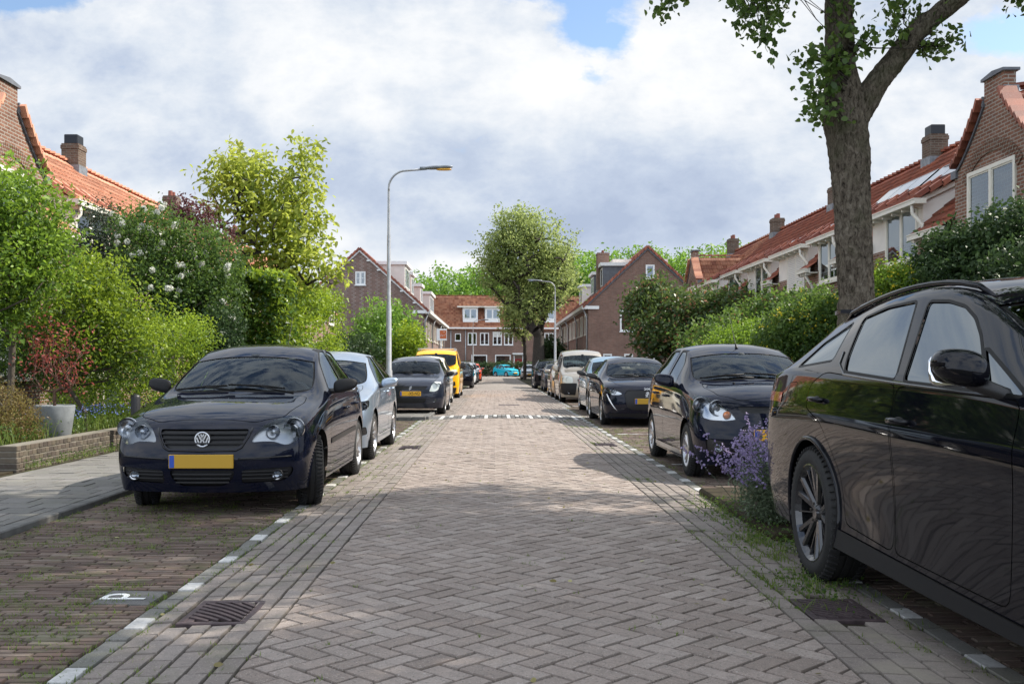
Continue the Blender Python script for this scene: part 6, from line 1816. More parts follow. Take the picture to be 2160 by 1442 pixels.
# long grass and forget-me-nots in the raised bed
P = []
for _ in range(5200):
    x = r.uniform(-9, -5.6); y = r.uniform(11.25, 17); P.append((x, y, .27))
tag(blades('long_grass', np.array(P), .24, .022, r, lean=.9), 'long soft grass in the raised garden bed', 'grass')
P = np.array([(r.uniform(-7.6, -5.62), r.uniform(11.3, 16.5), r.uniform(.34, .55)) for _ in range(5200)])
V, F, v = leaf_arrays(P, r.normal(size=P.shape), .045, r, .45, .1, .5); tag(link('ground_cover', npmesh('ground_cover', V, F, 'leaf_mid', {'v': v}, cnt=6)), 'leafy undergrowth in the raised garden bed', 'undergrowth', kind='stuff')
P = np.array([(r.uniform(-6.5, -5.62), r.uniform(13.4, 16.2), r.uniform(.50, .66)) for _ in range(420)])
V, F, v = leaf_arrays(P, r.normal(size=P.shape), .028, r, .9, 0, .5); tag(link('small_flowers', npmesh('small_flowers', V, F, 'petal_blue', {'v': v}, cnt=6)), 'tiny blue flowers in the long grass behind the low wall', 'flowers', kind='stuff')
# fallen leaves
P = np.array([(r.uniform(-3.4, 1.9), r.uniform(3.4, 20)) for _ in range(90)]); P = np.array([(x, y, (camber(x) if x > -1.53 else 0)+.006) for x, y in P])
d = r.normal(size=P.shape); d[:, 2] = 0; V, F, v = leaf_arrays(P, d/np.linalg.norm(d, axis=1, keepdims=True), .035, r, .6, 0, .02, fold=.03); tag(link('leaf_litter', npmesh('leaf_litter', V, F, 'leaf_litter', {'v': v}, cnt=6)), 'scattered fallen leaves on the paving', 'leaves', kind='stuff')
# far hedge, street trees, woodland
plant('hedge', 'low clipped dark hedge behind the turquoise car', 'hedge', (0, 122.5, 0), 'leaf_dark', [(-4, 122.5, .75, 9, .5, .7, 'b')], 1300, 10, .22, 51, .25, nstems=0, shell=.95)
plant('bush', 'dark green bush at the right foot of the street tree', 'bush', (5.2, 78, 0), 'leaf_dark', [blobpx(1165, 745, 78, 22, 28, 1.0)], 300, 10, .2, 52, .3, nstems=0)
plant('tree', 'large spreading street tree with dull green foliage before the end of the street', 'tree', (2.95, 70, 0), 'leaf_olive',
      [blobpx(1105, 520, 70, 72, 70, 2.4), blobpx(1060, 540, 70, 50, 50, 1.8), blobpx(1150, 540, 70, 60, 70, 2.0), blobpx(1100, 470, 70, 45, 32, 1.5), blobpx(1160, 600, 70, 50, 50, 1.8), blobpx(1080, 590, 70, 60, 45, 1.8), blobpx(1115, 640, 70, 50, 40, 1.6), blobpx(1185, 560, 70.5, 28, 50, 1.2), blobpx(1030, 560, 70, 22, 35, 1.0), blobpx(1065, 500, 70, 40, 35, 1.2)],
      2000, 11, .22, 53, .34, r0=.36, nstems=220, fork=(3.05, 70, 3.4), shell=.5, bark='bark_dark', stemname='trunk', lump=1.4, trunk=.48, group='street trees at the far end')
plant('tree', 'smaller street tree with a thin trunk left of the large one', 'tree', (2.75, 93, 0), 'leaf_olive',
      [blobpx(1095, 680, 93, 36, 34, 1.8), blobpx(1110, 640, 93, 40, 40, 1.8), blobpx(1080, 655, 93, 26, 24, 1.4)], 520, 11, .24, 54, .34, r0=.17, nstems=60, fork=(2.75, 93, 2.6), shell=.6, bark='bark_dark', stemname='trunk', trunk=.16, group='street trees at the far end')
plant('tree', 'second trunk close behind the large street tree', 'tree', (3.55, 76, 0), 'leaf_olive',
      [blobpx(1150, 600, 76, 50, 50, 1.8), blobpx(1175, 570, 76, 36, 50, 1.8)], 420, 11, .24, 55, .34, r0=.28, nstems=50, fork=(3.4, 76, 4.0), shell=.6, bark='bark_dark', stemname='trunk', trunk=.36, group='street trees at the far end')
r = np.random.default_rng(99)
bl = []
for k in range(46):
    px = 850+k*17+r.normal(0, 8); Y = r.uniform(160, 185)
    top = np.interp(px, [850, 900, 1000, 1080, 1200, 1260, 1340, 1420, 1500, 1650], [588, 580, 572, 560, 545, 540, 530, 535, 530, 525])+r.normal(0, 7)
    rr = r.uniform(2.6, 4.2); x, z = w2(px, top, Y); bl.append((x, Y, z-rr, rr, 2.5, rr)); bl.append((x+r.normal(0, 1.5), Y-1, z-rr*2.1, rr*1.2, 2.5, rr*1.2)); bl.append((x+r.normal(0, 1.5), Y, z-rr*3.5, rr*1.3, 2.5, rr*1.4))
V, F, v, P, tw = foliage(bl, 8200, 12, .62, r, clr=.75, shell=.85, lump=.8)
o = link('woodland', npmesh('woodland', V, F, 'leaf_wood', {'v': v}, cnt=6)); tag(o, 'bright green woodland rising behind the end row', 'woodland', kind='stuff')
b = MB()
for k in range(30): x = -22+k*2.4+random.uniform(-.6, .6); b.tube([(x, 176, 0), (x+.3, 176, 9)], [.3, .12], 6)
tag(b.build('woodland_trunks', 'bark_dark'), 'trunks standing inside the far woodland', 'woodland', kind='stuff')

# ------------------------------------------------------------------ the big street tree on the right
m, t = newmat('bark_big')
tcn = t.add('ShaderNodeTexCoord').outputs['Object']
mp = t.add('ShaderNodeMapping', ins={'Vector': tcn}); mp.inputs['Scale'].default_value = (1, 1, .42)
v1 = t.noise(mp.outputs[0], 38, 9, .72, .9); v2 = t.noise(tcn, 5, 4); v3 = t.noise(tcn, 70, 4, .6)
c = t.ramp(v1, [(.36, (.025, .02, .015)), (.46, (.11, .09, .068)), (.58, (.20, .17, .13)), (.72, (.28, .25, .20))])
c = t.mix(t.math('MULTIPLY', t.mapr(v2, .5, .7), .45), c, (.075, .085, .040))
p = t.add('ShaderNodeBsdfPrincipled', ins={'Base Color': c, 'Roughness': .95, 'Specular IOR Level': .15})
bb = t.add('ShaderNodeBump', ins={'Strength': 1.0, 'Distance': .03, 'Height': t.math('ADD', v1, t.math('MULTIPLY', v3, .3))}); t.set(p, 'Normal', bb); out(t, p)
leafmat('leaf_tree', (.035, .075, .018), (.075, .14, .03), (.16, .24, .05), .42, .4, .45)
TY = 8.35
tree = thing('tree', 'thick rough-barked street tree with a side limb reaching up to the right', 'tree', (2.98, TY, 0))
def tp(px, py, Y=TY): x, z = w2(px, py, Y); return Vector((x-2.98, Y-TY, z))
def barkpipe(name, pts, rad, n=72, sub=9, amp=.016, seed=0, parent=tree):
    # smooth the path, then carve ridged bark into the surface
    P = []; Rr = []
    k = len(pts)
    for i in range(k-1):
        p0, p1, p2, p3 = pts[max(i-1, 0)], pts[i], pts[i+1], pts[min(i+2, k-1)]
        seg = max(2, int((p2-p1).length/.02)) if sub else 2
        seg = min(seg, 60)
        for j in range(seg):
            u = j/seg; P.append(.5*((2*p1)+(p2-p0)*u+(2*p0-5*p1+4*p2-p3)*u*u+(3*p1-p0-3*p2+p3)*u**3)); Rr.append(rad[i]+(rad[i+1]-rad[i])*(u*u*(3-2*u)))
    P.append(pts[-1]); Rr.append(rad[-1]); V = []; up = None; s_ = 0
    for i, p in enumerate(P):
        tt = (P[min(i+1, len(P)-1)]-P[max(i-1, 0)]).normalized()
        if up is None: up = Vector((1, 0, 0))
        up = (up-tt*up.dot(tt)).normalized(); w_ = tt.cross(up)
        if i: s_ += (p-P[i-1]).length
        for j in range(n):
            a = 2*math.pi*j/n; rr = Rr[i]
            q = Vector((math.cos(a)*rr*34, math.sin(a)*rr*34, s_*12+seed))
            rdg = 1-abs(noise.noise(q*.55))*2.4; fine = noise.noise(q*1.9)*.35; big = noise.noise(Vector((math.cos(a)*1.2, math.sin(a)*1.2, s_*1.6+seed)))*.07
            V.append(p+(up*math.cos(a)+w_*math.sin(a))*(rr*(1+big)+amp*(rdg*.85+fine*1.2)*min(1, rr/.09)))
    m_ = len(P); F = [(i*n+j, i*n+(j+1) % n, (i+1)*n+(j+1) % n, (i+1)*n+j) for i in range(m_-1) for j in range(n)]
    me = npmesh(name, np.array([tuple(v) for v in V]), np.array(F), 'bark_big', smooth=True); return link(name, me, parent)
s_ = TY/2100
pts = [Vector((.06, 0, -.1)), tp(1810, 850), tp(1808, 700), tp(1805, 620), tp(1800, 500), tp(1795, 400), tp(1790, 320), tp(1784, 260), tp(1780, 215), tp(1773, 140), tp(1770, 60), tp(1771, -20), tp(1768, -160), tp(1775, -400), tp(1770, -700)]
rad = [.205, .165, .146, .141, .138, .141, .158, .168, .155, .116, .109, .105, .098, .08, .05]
barkpipe('trunk', pts, rad)
lp = [tp(1800, 250), tp(1824, 212), tp(1850, 175), tp(1895, 118), tp(1940, 62), tp(1985, 25), tp(2040, -18), tp(2100, -60, TY+.1), tp(2200, -160, TY-.1), tp(2330, -330, TY-.2)]
barkpipe('limb', lp, [.11, .106, .093, .086, .078, .072, .068, .064, .055, .04], seed=40)
rt = np.random.default_rng(404)
# the crown: leaf clumps on limbs, most of them above the picture
def vis(p):
    if (p[0]+2.98)/max(.5, p[1]+TY) > .58: return 4.0
    return vis0(p)
def vis0(p):  # height of the picture's top edge at that place
    y = p[1]+TY; return 1.22+y*(773/2100)+.10
cr = []
bl = [(-1.6, -.6, 6.3, 1.9, 1.9, 1.3), (.2, .8, 7.2, 2.2, 2.0, 1.6), (1.9, .5, 6.6, 1.8, 1.9, 1.4), (-.4, -1.6, 7.0, 2.0, 1.7, 1.3), (-2.9, -.3, 6.2, 1.2, 1.6, .9), (3.2, -.5, 6.4, 1.5, 1.8, 1.2), (1.5, -2.2, 6.6, 2.0, 1.6, 1.2), (.3, 2.2, 7.2, 1.8, 1.2, 1.0), (4.6, .6, 6.8, 1.6, 1.7, 1.2), (4.2, -2.4, 6.6, 1.6, 1.5, 1.1), (-1.6, 1.2, 6.6, 1.4, 1.2, .9),
      (2.8, .2, 5.9, 1.6, 1.8, 1.0), (4.4, -.8, 6.1, 1.7, 1.8, 1.0), (4.9, 1.3, 6.2, 1.6, 1.6, 1.0), (2.8, 2.2, 6.6, 1.5, 1.2, .9), (3.6, -2.8, 6.2, 1.7, 1.4, .9), (5.9, -.2, 6.0, 1.2, 1.8, .9), (2.2, -3.2, 6.6, 1.6, 1.3, .9)]
P, D = clusters_in_blobs(bl, 2500, rt, .5)
P = np.array([p for p in P if p[2] > vis(p)+.58 and noise.noise(Vector((p[0]*.9, p[1]*.9, 3))) > -.02])
spr = []   # leaf sprays that hang into the picture
def spray(px, py, Y, n, rx, rz_, ry=.12):
    c = tp(px, py, Y); a = rx*Y/2100; b_ = rz_*Y/2100
    for _ in range(n): spr.append(np.array([c.x+rt.normal(0, a*.5), c.y+rt.normal(0, ry), c.z+rt.normal(0, b_*.5)]))
spray(1600, 25, TY-.2, 13, 34, 32); spray(1570, 5, TY, 7, 34, 12); spray(1605, 75, TY-.2, 6, 14, 26); spray(1400, 5, TY-.3, 6, 18, 12); spray(1640, 5, TY, 7, 22, 10)
spray(1900, 15, TY, 9, 34, 22); spray(1960, 85, TY, 8, 26, 26); spray(1985, 100, TY, 6, 16, 14); spray(2140, 5, TY-.3, 5, 18, 12); spray(1895, 70, TY-.1, 4, 10, 14)
spray(1740, 165, TY-.22, 10, 34, 32); spray(1700, 125, TY-.2, 6, 22, 16); spray(1720, 210, TY-.2, 8, 16, 30); spray(1730, 240, TY-.2, 5, 12, 14); spray(1765, 120, TY-.22, 6, 22, 24); spray(1822, 95, TY-.15, 5, 12, 10); spray(1775, 60, TY-.2, 5, 12, 30); spray(1785, 15, TY-.2, 5, 12, 20)
spr = np.array(spr); PA = np.vstack([P, spr])
n = len(PA); per = 22
tw = rt.normal(size=(n, 3))*.6; tw[:, 2] -= .15; tw /= np.linalg.norm(tw, axis=1, keepdims=True)
clr = np.where(np.arange(n) < len(P), .26, .085)[:, None, None]
tt = rt.uniform(-.6, 1, (n, per, 1)); C = PA[:, None, :]+tw[:, None, :]*tt*clr*1.5+rt.normal(size=(n, per, 3))*clr*.6
C = C.reshape(-1, 3); keep = np.array([(c[2] > vis(c)) for c in C]) | (np.repeat(np.arange(n) >= len(P), per) & (rt.random(n*per) < .62))
dirs = np.repeat(tw[:, None, :], per, 1).reshape(-1, 3); C = C[keep]; dirs = dirs[keep]
hid = np.array([c[2] > vis(c)+.25 for c in C]); C2 = C[hid]+rt.normal(size=(int(hid.sum()), 3))*.10; C3 = C[hid]+rt.normal(size=(int(hid.sum()), 3))*.10; C = np.vstack([C, C2, C3]); dirs = np.vstack([dirs, dirs[hid], dirs[hid]])
V, F, v = leaf_arrays(C, dirs, np.where(np.arange(len(C)) < len(hid), .060, .095)[:, None], rt, .74, .35, .9); link('crown', npmesh('crown', V, F, 'leaf_tree', {'v': v}, cnt=6), tree)
# twigs to the sprays and branches through the crown
targ = [p for p in P[rt.choice(len(P), 150, replace=False)]]
nodes, par, rad_ = skeleton(tuple(pts[-4]), tuple(pts[-3]), targ, rt, r0=.10, rmin=.006, bias=.3); limbs_mesh('branch', nodes, par, rad_, 'bark_dark', tree)
S = MB()
def twig(a, q, r0=.010, sag=.05):
    a = Vector(a); q = Vector(q); pp = []
    for i in range(7):
        f = i/6; x = a.lerp(q, f); x.z += math.sin(f*math.pi)*sag; x += Vector(rt.normal(size=3))*.012*(0 < i < 6); pp.append(x)
    S.tube(pp, [r0*(1-.8*i/6) for i in range(7)], 5, cap=False)
for i, p in enumerate(spr):
    px_ = p[0]
    if p[2] < 3.9 and abs(p[0]) < .7: src = Vector((-.06, -.12, p[2]-.05+.1*rt.random()))
    elif p[0] > .1 and p[0] < 1.0: src = tp(1900+min(90, p[0]*60), 90)
    elif p[0] < 0: src = tp(1500+(i % 7)*22, -110, TY-.1)
    else: src = tp(2150, -100)
    twig(src, p, .008, .06 if p[0] < 0 else -.03)
twig(tp(1768, -200), tp(1600, -60), .03, .1); twig(tp(1600, -60), tp(1380, -70), .02, .1); twig(tp(1600, -60), tp(1600, 20), .014, .0)
S.build('twigs', 'bark_dark', tree)['kind'] = 'stuff'
# ------------------------------------------------------------------ lamp posts, sign, bollard
def lamp(x, y, H, arm, label, lit=False, dr=1, r0=.085, steps=True, group='street lamps'):
    t_ = thing('street_lamp', label, 'street lamp', (x, y, .07 if steps else 0), group=group)
    b = MB(); b.lathe([(0, r0*1.02), (1.05, r0), (1.08, r0*.80), (2.6, r0*.74), (2.63, r0*.60), (4.3, r0*.50), (4.33, r0*.42), (H-.62, r0*.32)], 20, 'z'); b.build('pole', 'zinc', t_, smooth=True)
    b = MB(); P = [(0, 0, H-.64)]
    for k in range(9):
        a = math.pi/2*k/8; P.append((dr*.42*(1-math.cos(a)), 0, H-.55+.42*math.sin(a)))
    P.append((dr*(arm-.42), 0, H-.09)); b.tube(P, r0*.30, 10); b.build('arm', 'zinc', t_, smooth=2)
    b = MB(); z = H-.07; a0 = dr*(arm-.46)
    V, F = superell((dr*(arm-.12), 0, z), (.34, .115, .045), 2.6, 24, 10); V = [(vx, vy*(1-.35*abs(vx-a0)/.7 if dr else 1), vz+(vx*dr-arm+.46)*.05) for vx, vy, vz in V]; b.add(V, F)
    b.obox((a0-dr*.12, 0, z-.005), (a0+dr*.15, 0, z), (0, .035, 0), (0, 0, .03)); h = b.build('lamp_head', 'lead', t_, smooth=2)
    b = MB(); V, F = superell((dr*(arm+.0), 0, z-.035), (.19, .085, .022), 2.6, 20, 8); b.add(V, F); b.build('lamp_glass', 'lens_amber' if lit else 'pane', h, smooth=2)
    return t_
m, t = newmat('lens_amber'); out(t, t.add('ShaderNodeBsdfPrincipled', ins={'Base Color': (.75, .40, .05), 'Roughness': .2, 'Emission Color': (1, .5, .08), 'Emission Strength': .0}))
lamp(-2.57, 24.0, 6.0, 1.33, 'grey street lamp on the left kerb bulge with an amber-tinted lamp head', True)
lamp(3.26, 54.3, 5.98, 1.30, 'street lamp on the right whose arm reaches left before the big tree', dr=-1, steps=False)
lamp(-2.2, 98, 5.9, 1.35, 'small distant street lamp in front of the end row, beyond the left parked cars', dr=1, steps=False)
# for-sale board on its post
t_ = thing('sign', 'square white and orange estate board on a post beyond the lamp', 'sign', (-3.55, 66, 0))
b = MB(); b.tube([(-.05, 0, 0), (-.05, 0, 3.75)], .035, 8); b.build('post', 'frame_white', t_)
b = MB(); b.rbox(-.35, .33, -.05, -.01, 2.95, 3.72, .01); b.build('board', 'frame_white', t_)
simple('orange_panel', (.50, .12, .03), .5); b = MB(); b.box(-.13, .30, -.058, -.052, 3.08, 3.62); o = b.build('panel', 'orange_panel', t_)
b = MB()
def curve(P): b.tube([(x, -.062, z) for x, z in P], .010, 5)
curve([(-.08, 3.22), (-.05, 3.40), (-.03, 3.22), (0, 3.38), (.02, 3.24)]); curve([(.04, 3.22), (.07, 3.34), (.10, 3.24), (.13, 3.34), (.17, 3.26), (.24, 3.40)]); curve([(.08, 3.50), (.22, 3.53)])
b.build('lettering', 'frame_white', t_)
# black bollard and the low rail that runs on from it
t_ = thing('bollard', 'short round black post with a rounded top where the low garden wall meets the hatchback', 'bollard', (-5.06, 14.0, .03))
b = MB(); b.lathe([(0, .065), (.76, .065), (.785, .057), (.80, .03), (.805, .001)], 24, 'z'); b.build('post', 'plastic_black', t_, smooth=2)
t_2 = thing('railing', 'low thin black rail running behind the hatchback from the round black post', 'railing', (-5.0, 14.15, .05))
b = MB(); b.tube([(0, 0, .60), (.0, 1.5, .60)], .018, 8); b.build('rail', 'plastic_black', t_2); 
for yy in (.06, .75, 1.45): b = MB(); b.tube([(0, yy, 0), (0, yy, .60)], .014, 8); b.build('rail_post', 'plastic_black', t_2)
# aerials / motorbike bits beyond the dark blue-black hatchback are left to the bushes

# ------------------------------------------------------------------ the parked cars
ALLCARS = []
def slats(c, parent, x0, x1, zs, th=.008, dep=.03, yo=.006, mat='plastic_black', n=10, name='grille_slat'):
    """horizontal bars that follow the nose between x0 and x1"""
    for z in zs:
        b = MB(); P = []
        xx0, xx1 = (x0(z), x1(z)) if callable(x0) else (x0, x1)
        for k in range(n+1):
            x = xx0+(xx1-xx0)*k/n; P.append((x, c['sf'](x, z)+yo, z))
        for a, q in zip(P, P[1:]): b.obox(a, q, (0, dep/2, 0), (0, 0, th/2))
        b.build(name, mat, parent)
def frontring(c, parent, x, z, r, mat='chrome', name='fog_light', dep=.01, lens='glass_clear'):
    y = c['sf'](x, z)
    b = MB()
    b.lathe([(.02, r), (-.008, r), (-.012, r*.93), (.0, r*.84), (.02, r*.82)], 24, 'y', (x, y+dep, z), m=0)
    b.lathe([(-.006, r*.84), (.004, r*.6), (.008, r*.2), (.008, .001)], 20, 'y', (x, y+dep, z), m=1)
    o = b.build(name, ['plastic_black', 'lamp_chrome'], parent, smooth=2)
    b = MB(); b.lathe([(-.004, .001), (-.002, r*.5), (.003, r*.86)], 20, 'y', (x, y+dep, z)); b.build('lens', 'glass_clear', o, smooth=2)
    return o
def polyplate(c, parent, polys, x, z, name, mat, th=.004, off=.004, ring=None):
    """flat emblem strokes on the nose at (x, z)"""
    y = c['sf'](x, z)-off
    b = MB()
    for q in polys: b.prism([(x+u, z+v) for u, v in q], y-th, y, 'y')
    if ring:
        ro, ri = ring; b.lathe([(0, ri), (-th, ri), (-th-.001, (ro+ri)/2), (-th, ro), (0, ro)], 32, 'y', (x, y, z))
    return b.build(name, mat, parent, fixn=True)
def stroke(a, b, w):
    a = Vector(a); b = Vector(b); d = (b-a).normalized(); n = Vector((-d.y, d.x))*w/2
    return [tuple(a-n), tuple(b-n), tuple(b+n), tuple(a+n)]

# ---- small black hatchback in front on the left
polo = spec(L=3.92, W=1.66, H=1.455, fa=.83, ra=3.29, r=.31, zn=.735, yc=1.06, zc=.965, b0=.925, b1=.99, paint='paint_blueblack', hw=.03,
            z0=.20, z1=.42, z2=.66, plan=.30, pexp=2.8, wroof=.555, yh=1.86, zh=1.385, steer=R(15), tw=.195, rr=.205, wstyle=(5, 'double'),
            nprof=[(.20, .06), (.36, .0), (.55, .0), (.735, .085)],
            swin=[[(1.64, .985), (2.46, 1.005), (2.44, 1.385), (2.22, 1.375), (1.98, 1.26)], [(2.56, 1.005), (3.16, 1.03), (3.28, 1.12), (3.16, 1.30), (3.0, 1.365), (2.54, 1.385)]],
            side_patches=[([(1.35, .50), (2.98, .53), (2.97, .58), (1.36, .55)], 'plastic_black', .006, 'side_moulding')],
            doors=[[(1.36, .28), (2.46, .28), (2.50, .95), (1.34, .92)], [(2.51, .28), (2.92, .28), (3.02, .62), (3.2, .80), (3.22, .98), (2.54, .95)]],
            mir=(1.68, 1.035, .115, .05, .068), mirmat='plastic_trim', handles=[(2.3, .80, 0), (3.02, .82, 1)],
            lamps=[(.20, .05, .40), (-.22, -.06, .26)],
            front={'headlight': [(rnd([(.385, .605), (.40, .655), (.46, .735), (.56, .792), (.66, .81), (.73, .79), (.76, .73), (.755, .66), (.72, .60), (.64, .575), (.56, .61), (.46, .612)], .03, 2), 'glass_clear', .0)],
                   'grille': [(rnd([(-.36, .712), (.36, .712), (.35, .66), (.30, .575), (.26, .555), (-.26, .555), (-.30, .575), (-.35, .66)], .02, 2), 'mesh_black', -.02, False)],
                   'lower_grille': [(rnd([(-.265, .385), (.265, .385), (.25, .32), (.17, .255), (-.17, .255), (-.25, .32)], .03, 2), 'mesh_black', -.02, False)],
                   'bumper_intake': [(rnd([(.32, .385), (.71, .40), (.69, .33), (.62, .285), (.31, .275)], .03, 2), 'mesh_black', -.015)]},
            plate=(0, .457, '', 'plate_dull'))
c = build_car(polo, 'parked_car', 'black-blue hatchback with a round silver emblem, nearest the camera on the left, blurred plate', (-2.37, 8.02, 0), detail=3)
polo_car = c; ALLCARS.append(c['t']); T0 = c['t']
slats(c, T0, lambda z: -.355+(.71-z)*.28, lambda z: .355-(.71-z)*.28, [.600, .640, .678], th=.012)
slats(c, T0, lambda z: -.25+(.385-z)*.35, lambda z: .25-(.385-z)*.35, [.285, .318, .352], th=.010)
for s in (1, -1):
    slats(c, T0, s*.32, s*.66, [.315, .345, .372], th=.007, n=6)
    frontring(c, T0, s*.585, .338, .047, dep=.0)
    b = MB(); pts = [(s*(.29+.40*k/8), c['sf'](s*(.29+.40*k/8), .475+.01*k/8)-.002, .475+.012*k/8) for k in range(9)]; b.tube(pts, .007, 6); b.build('bumper_trim', 'plastic_black', T0, smooth=2)
b = MB(); pts = [(x, c['sf'](x, z)-.002, z) for x, z in [(-.385, .72), (-.365, .655), (-.315, .565), (-.27, .542), (0, .538), (.27, .542), (.315, .565), (.365, .655), (.385, .72)]]
b.tube(pts, .009, 6); b.build('grille_surround', 'paint_black', T0, smooth=2)
V_ = [stroke((-.032, .040), (-.010, -.002), .012), stroke((.032, .040), (.010, -.002), .012), stroke((-.012, .044), (0, .012), .011), stroke((.012, .044), (0, .012), .011),
      stroke((-.046, .018), (-.022, -.045), .012), stroke((.046, .018), (.022, -.045), .012), stroke((-.024, -.045), (-.002, .002), .012), stroke((.024, -.045), (.002, .002), .012)]
bz = .632
y_ = c['sf'](0, bz)
b = MB(); b.lathe([(.02, .066), (-.006, .066), (-.004, .058), (-.004, .001)], 32, 'y', (0, y_, bz)); bd = b.build('badge', 'seal', T0, smooth=2)
polyplate(c, bd, V_, 0, bz, 'emblem', 'badge_silver', .004, .006, ring=(.063, .052))
b = MB(); yy = 3.45; zt = c['st'](0, 3.30)[0]; b.tube([(0, 3.30, zt-.01), (0, 3.35, zt+.05)], [.012, .006], 8); b.tube([(0, 3.35, zt+.05), (0, 3.62, zt+.40)], .003, 5); b.build('antenna', 'seal', T0)
G_L = 'cars parked along the left kerb'; G_R = 'cars parked along the right kerb'
polo_car['t']['group'] = G_L
def generic_front(zn, zl=.24, hl=None, gr=(.34, .62, .70), lg=(.42, .27, .40), milky=False):
    hl = hl or [(.48, .62), (.52, .69), (.66, .74), (.78, .76), (.77, .66), (.64, .60)]
    d = {'headlight': [(rnd(hl, .02, 2), 'glass_clear' if not milky else 'lens_milky', 0)],
         'grille': [(rnd([(-gr[0], gr[2]), (gr[0], gr[2]), (gr[0]*.9, gr[1]), (-gr[0]*.9, gr[1])], .02, 2), 'mesh_black', -.015, False)],
         'lower_grille': [(rnd([(-lg[0], lg[2]), (lg[0], lg[2]), (lg[0]*.8, lg[1]), (-lg[0]*.8, lg[1])], .03, 2), 'mesh_black', -.015, False)]}
    return d
# ---- silver-blue hatchback second on the left
sp = spec(L=4.0, W=1.70, H=1.45, fa=.80, ra=3.27, r=.315, rr=.22, zn=.76, yc=1.0, zc=.95, b0=.93, b1=1.04, yh=1.85, zh=1.38, yB=2.4, zB=1.46, yC=3.0, zC=1.43, yR=3.5, zR=1.33,
          yg=3.82, zg=1.04, wroof=.56, paint='paint_silverblue', wstyle=(5, 'y'), mir=(1.55, 1.0, .115, .06, .065), cr_belt=.5, cr_mid=.4,
          swin=[[(1.55, .98), (2.42, 1.02), (2.40, 1.36), (2.18, 1.35), (1.92, 1.22)], [(2.52, 1.02), (3.12, 1.06), (3.36, 1.14), (3.10, 1.28), (2.94, 1.34), (2.50, 1.36)]],
          doors=[[(1.35, .30), (2.44, .30), (2.46, .97), (1.33, .93)], [(2.48, .30), (2.88, .30), (2.99, .62), (3.2, .82), (3.24, 1.02), (2.49, .97)]],
          handles=[(2.28, .86, 0), (3.02, .89, 1)],
          front={'headlight': [(rnd([(.44, .66), (.47, .72), (.62, .76), (.80, .79), (.81, .70), (.70, .63), (.55, .62)], .02, 2), 'glass_clear', 0)],
                 'grille': [(rnd([(-.34, .70), (.34, .70), (.42, .60), (-.42, .60)], .02, 2), 'mesh_black', -.012, False)],
                 'lower_grille': [(rnd([(-.5, .52), (.5, .52), (.60, .22), (-.60, .22)], .04, 2), 'mesh_black', -.02, False)],
                 'bumper_intake': [(rnd([(.66, .44), (.79, .46), (.80, .36), (.70, .34)], .02, 2), 'plastic_black', -.005)]},
          plate=(0, .45, '', 'plate_yellow'))
c = build_car(sp, 'parked_car', 'silver-blue hatchback with bright alloy wheels, parked just behind the black-blue car on the left', (-2.43, 12.35, 0), group=G_L); ALLCARS.append(c['t'])
for s in (1, -1): slats(c, c['t'], s*.42, s*.80, [.34], th=.012, mat='chrome', n=6, name='bumper_trim')
# ---- dark blue small car third on the left
sp = spec(L=3.70, W=1.69, H=1.50, fa=.76, ra=3.14, r=.30, rr=.20, zn=.80, yc=.95, zc=.98, b0=.97, b1=1.05, yh=1.55, zh=1.42, yB=2.2, zB=1.50, yC=2.8, zC=1.48, yR=3.3, zR=1.42,
          yg=3.52, zg=1.04, wroof=.60, paint='paint_navy', wstyle=(7, 's'), mir=(1.38, 1.03, .10, .06, .065), mirmat='plastic_trim', plan=.26,
          swin=[[(1.42, 1.0), (2.20, 1.02), (2.20, 1.41), (1.85, 1.40), (1.62, 1.28)], [(2.30, 1.02), (2.85, 1.05), (2.95, 1.15), (2.85, 1.36), (2.75, 1.40), (2.30, 1.41)]],
          doors=[[(1.25, .30), (2.24, .30), (2.25, .97), (1.22, .95)], [(2.27, .30), (2.70, .30), (2.85, .62), (2.95, 1.0), (2.27, .98)]], handles=[(2.08, .86, 0), (2.82, .88, 1)],
          front={'headlight': [(rnd([(.46, .60), (.60, .60), (.68, .64), (.75, .84), (.60, .85), (.52, .76)], .03, 2), 'lens_milky', 0)],
                 'grille': [(rnd([(-.44, .735), (.44, .735), (.34, .64), (-.34, .64)], .03, 2), 'mesh_black', -.015, False)],
                 'lower_grille': [(rnd([(-.40, .44), (.40, .44), (.34, .32), (-.34, .32)], .03, 2), 'mesh_black', -.015, False)]},
          plate=(0, .55, '', 'plate_yellow'))
c = build_car(sp, 'parked_car', 'dark blue hatchback with milky headlights, parked past the lamp post on the left', (-2.11, 24.7, 0), group=G_L); ALLCARS.append(c['t'])
for k in c['t'].children:
    if k.name.startswith('licence_plate'):
        y = c['sf'](0, .55)-.0155
        textmesh('-XS-ND', .108, .0008, parent=k, M=Matrix.Translation((.245, y, .551)) @ Matrix.Rotation(R(90), 4, 'X') @ Matrix.Diagonal((.84, 1, 1, 1)), align='RIGHT')
S_ = [[(-.035, .008), (.02, .05), (.045, .022), (.02, .022), (.0, .006), (.02, -.006), (-.02, -.006)], [(.035, -.008), (-.02, -.05), (-.045, -.022), (-.02, -.022), (.0, -.006), (-.02, .006), (.02, .006)]]
polyplate(c, c['t'], S_, 0, .69, 'emblem', 'badge_silver', .006, .012)
for s in (1, -1): frontring(c, c['t'], s*.58, .38, .045, 'chrome', dep=.004)
slats(c, c['t'], -.34, .34, [.36, .40], th=.008)
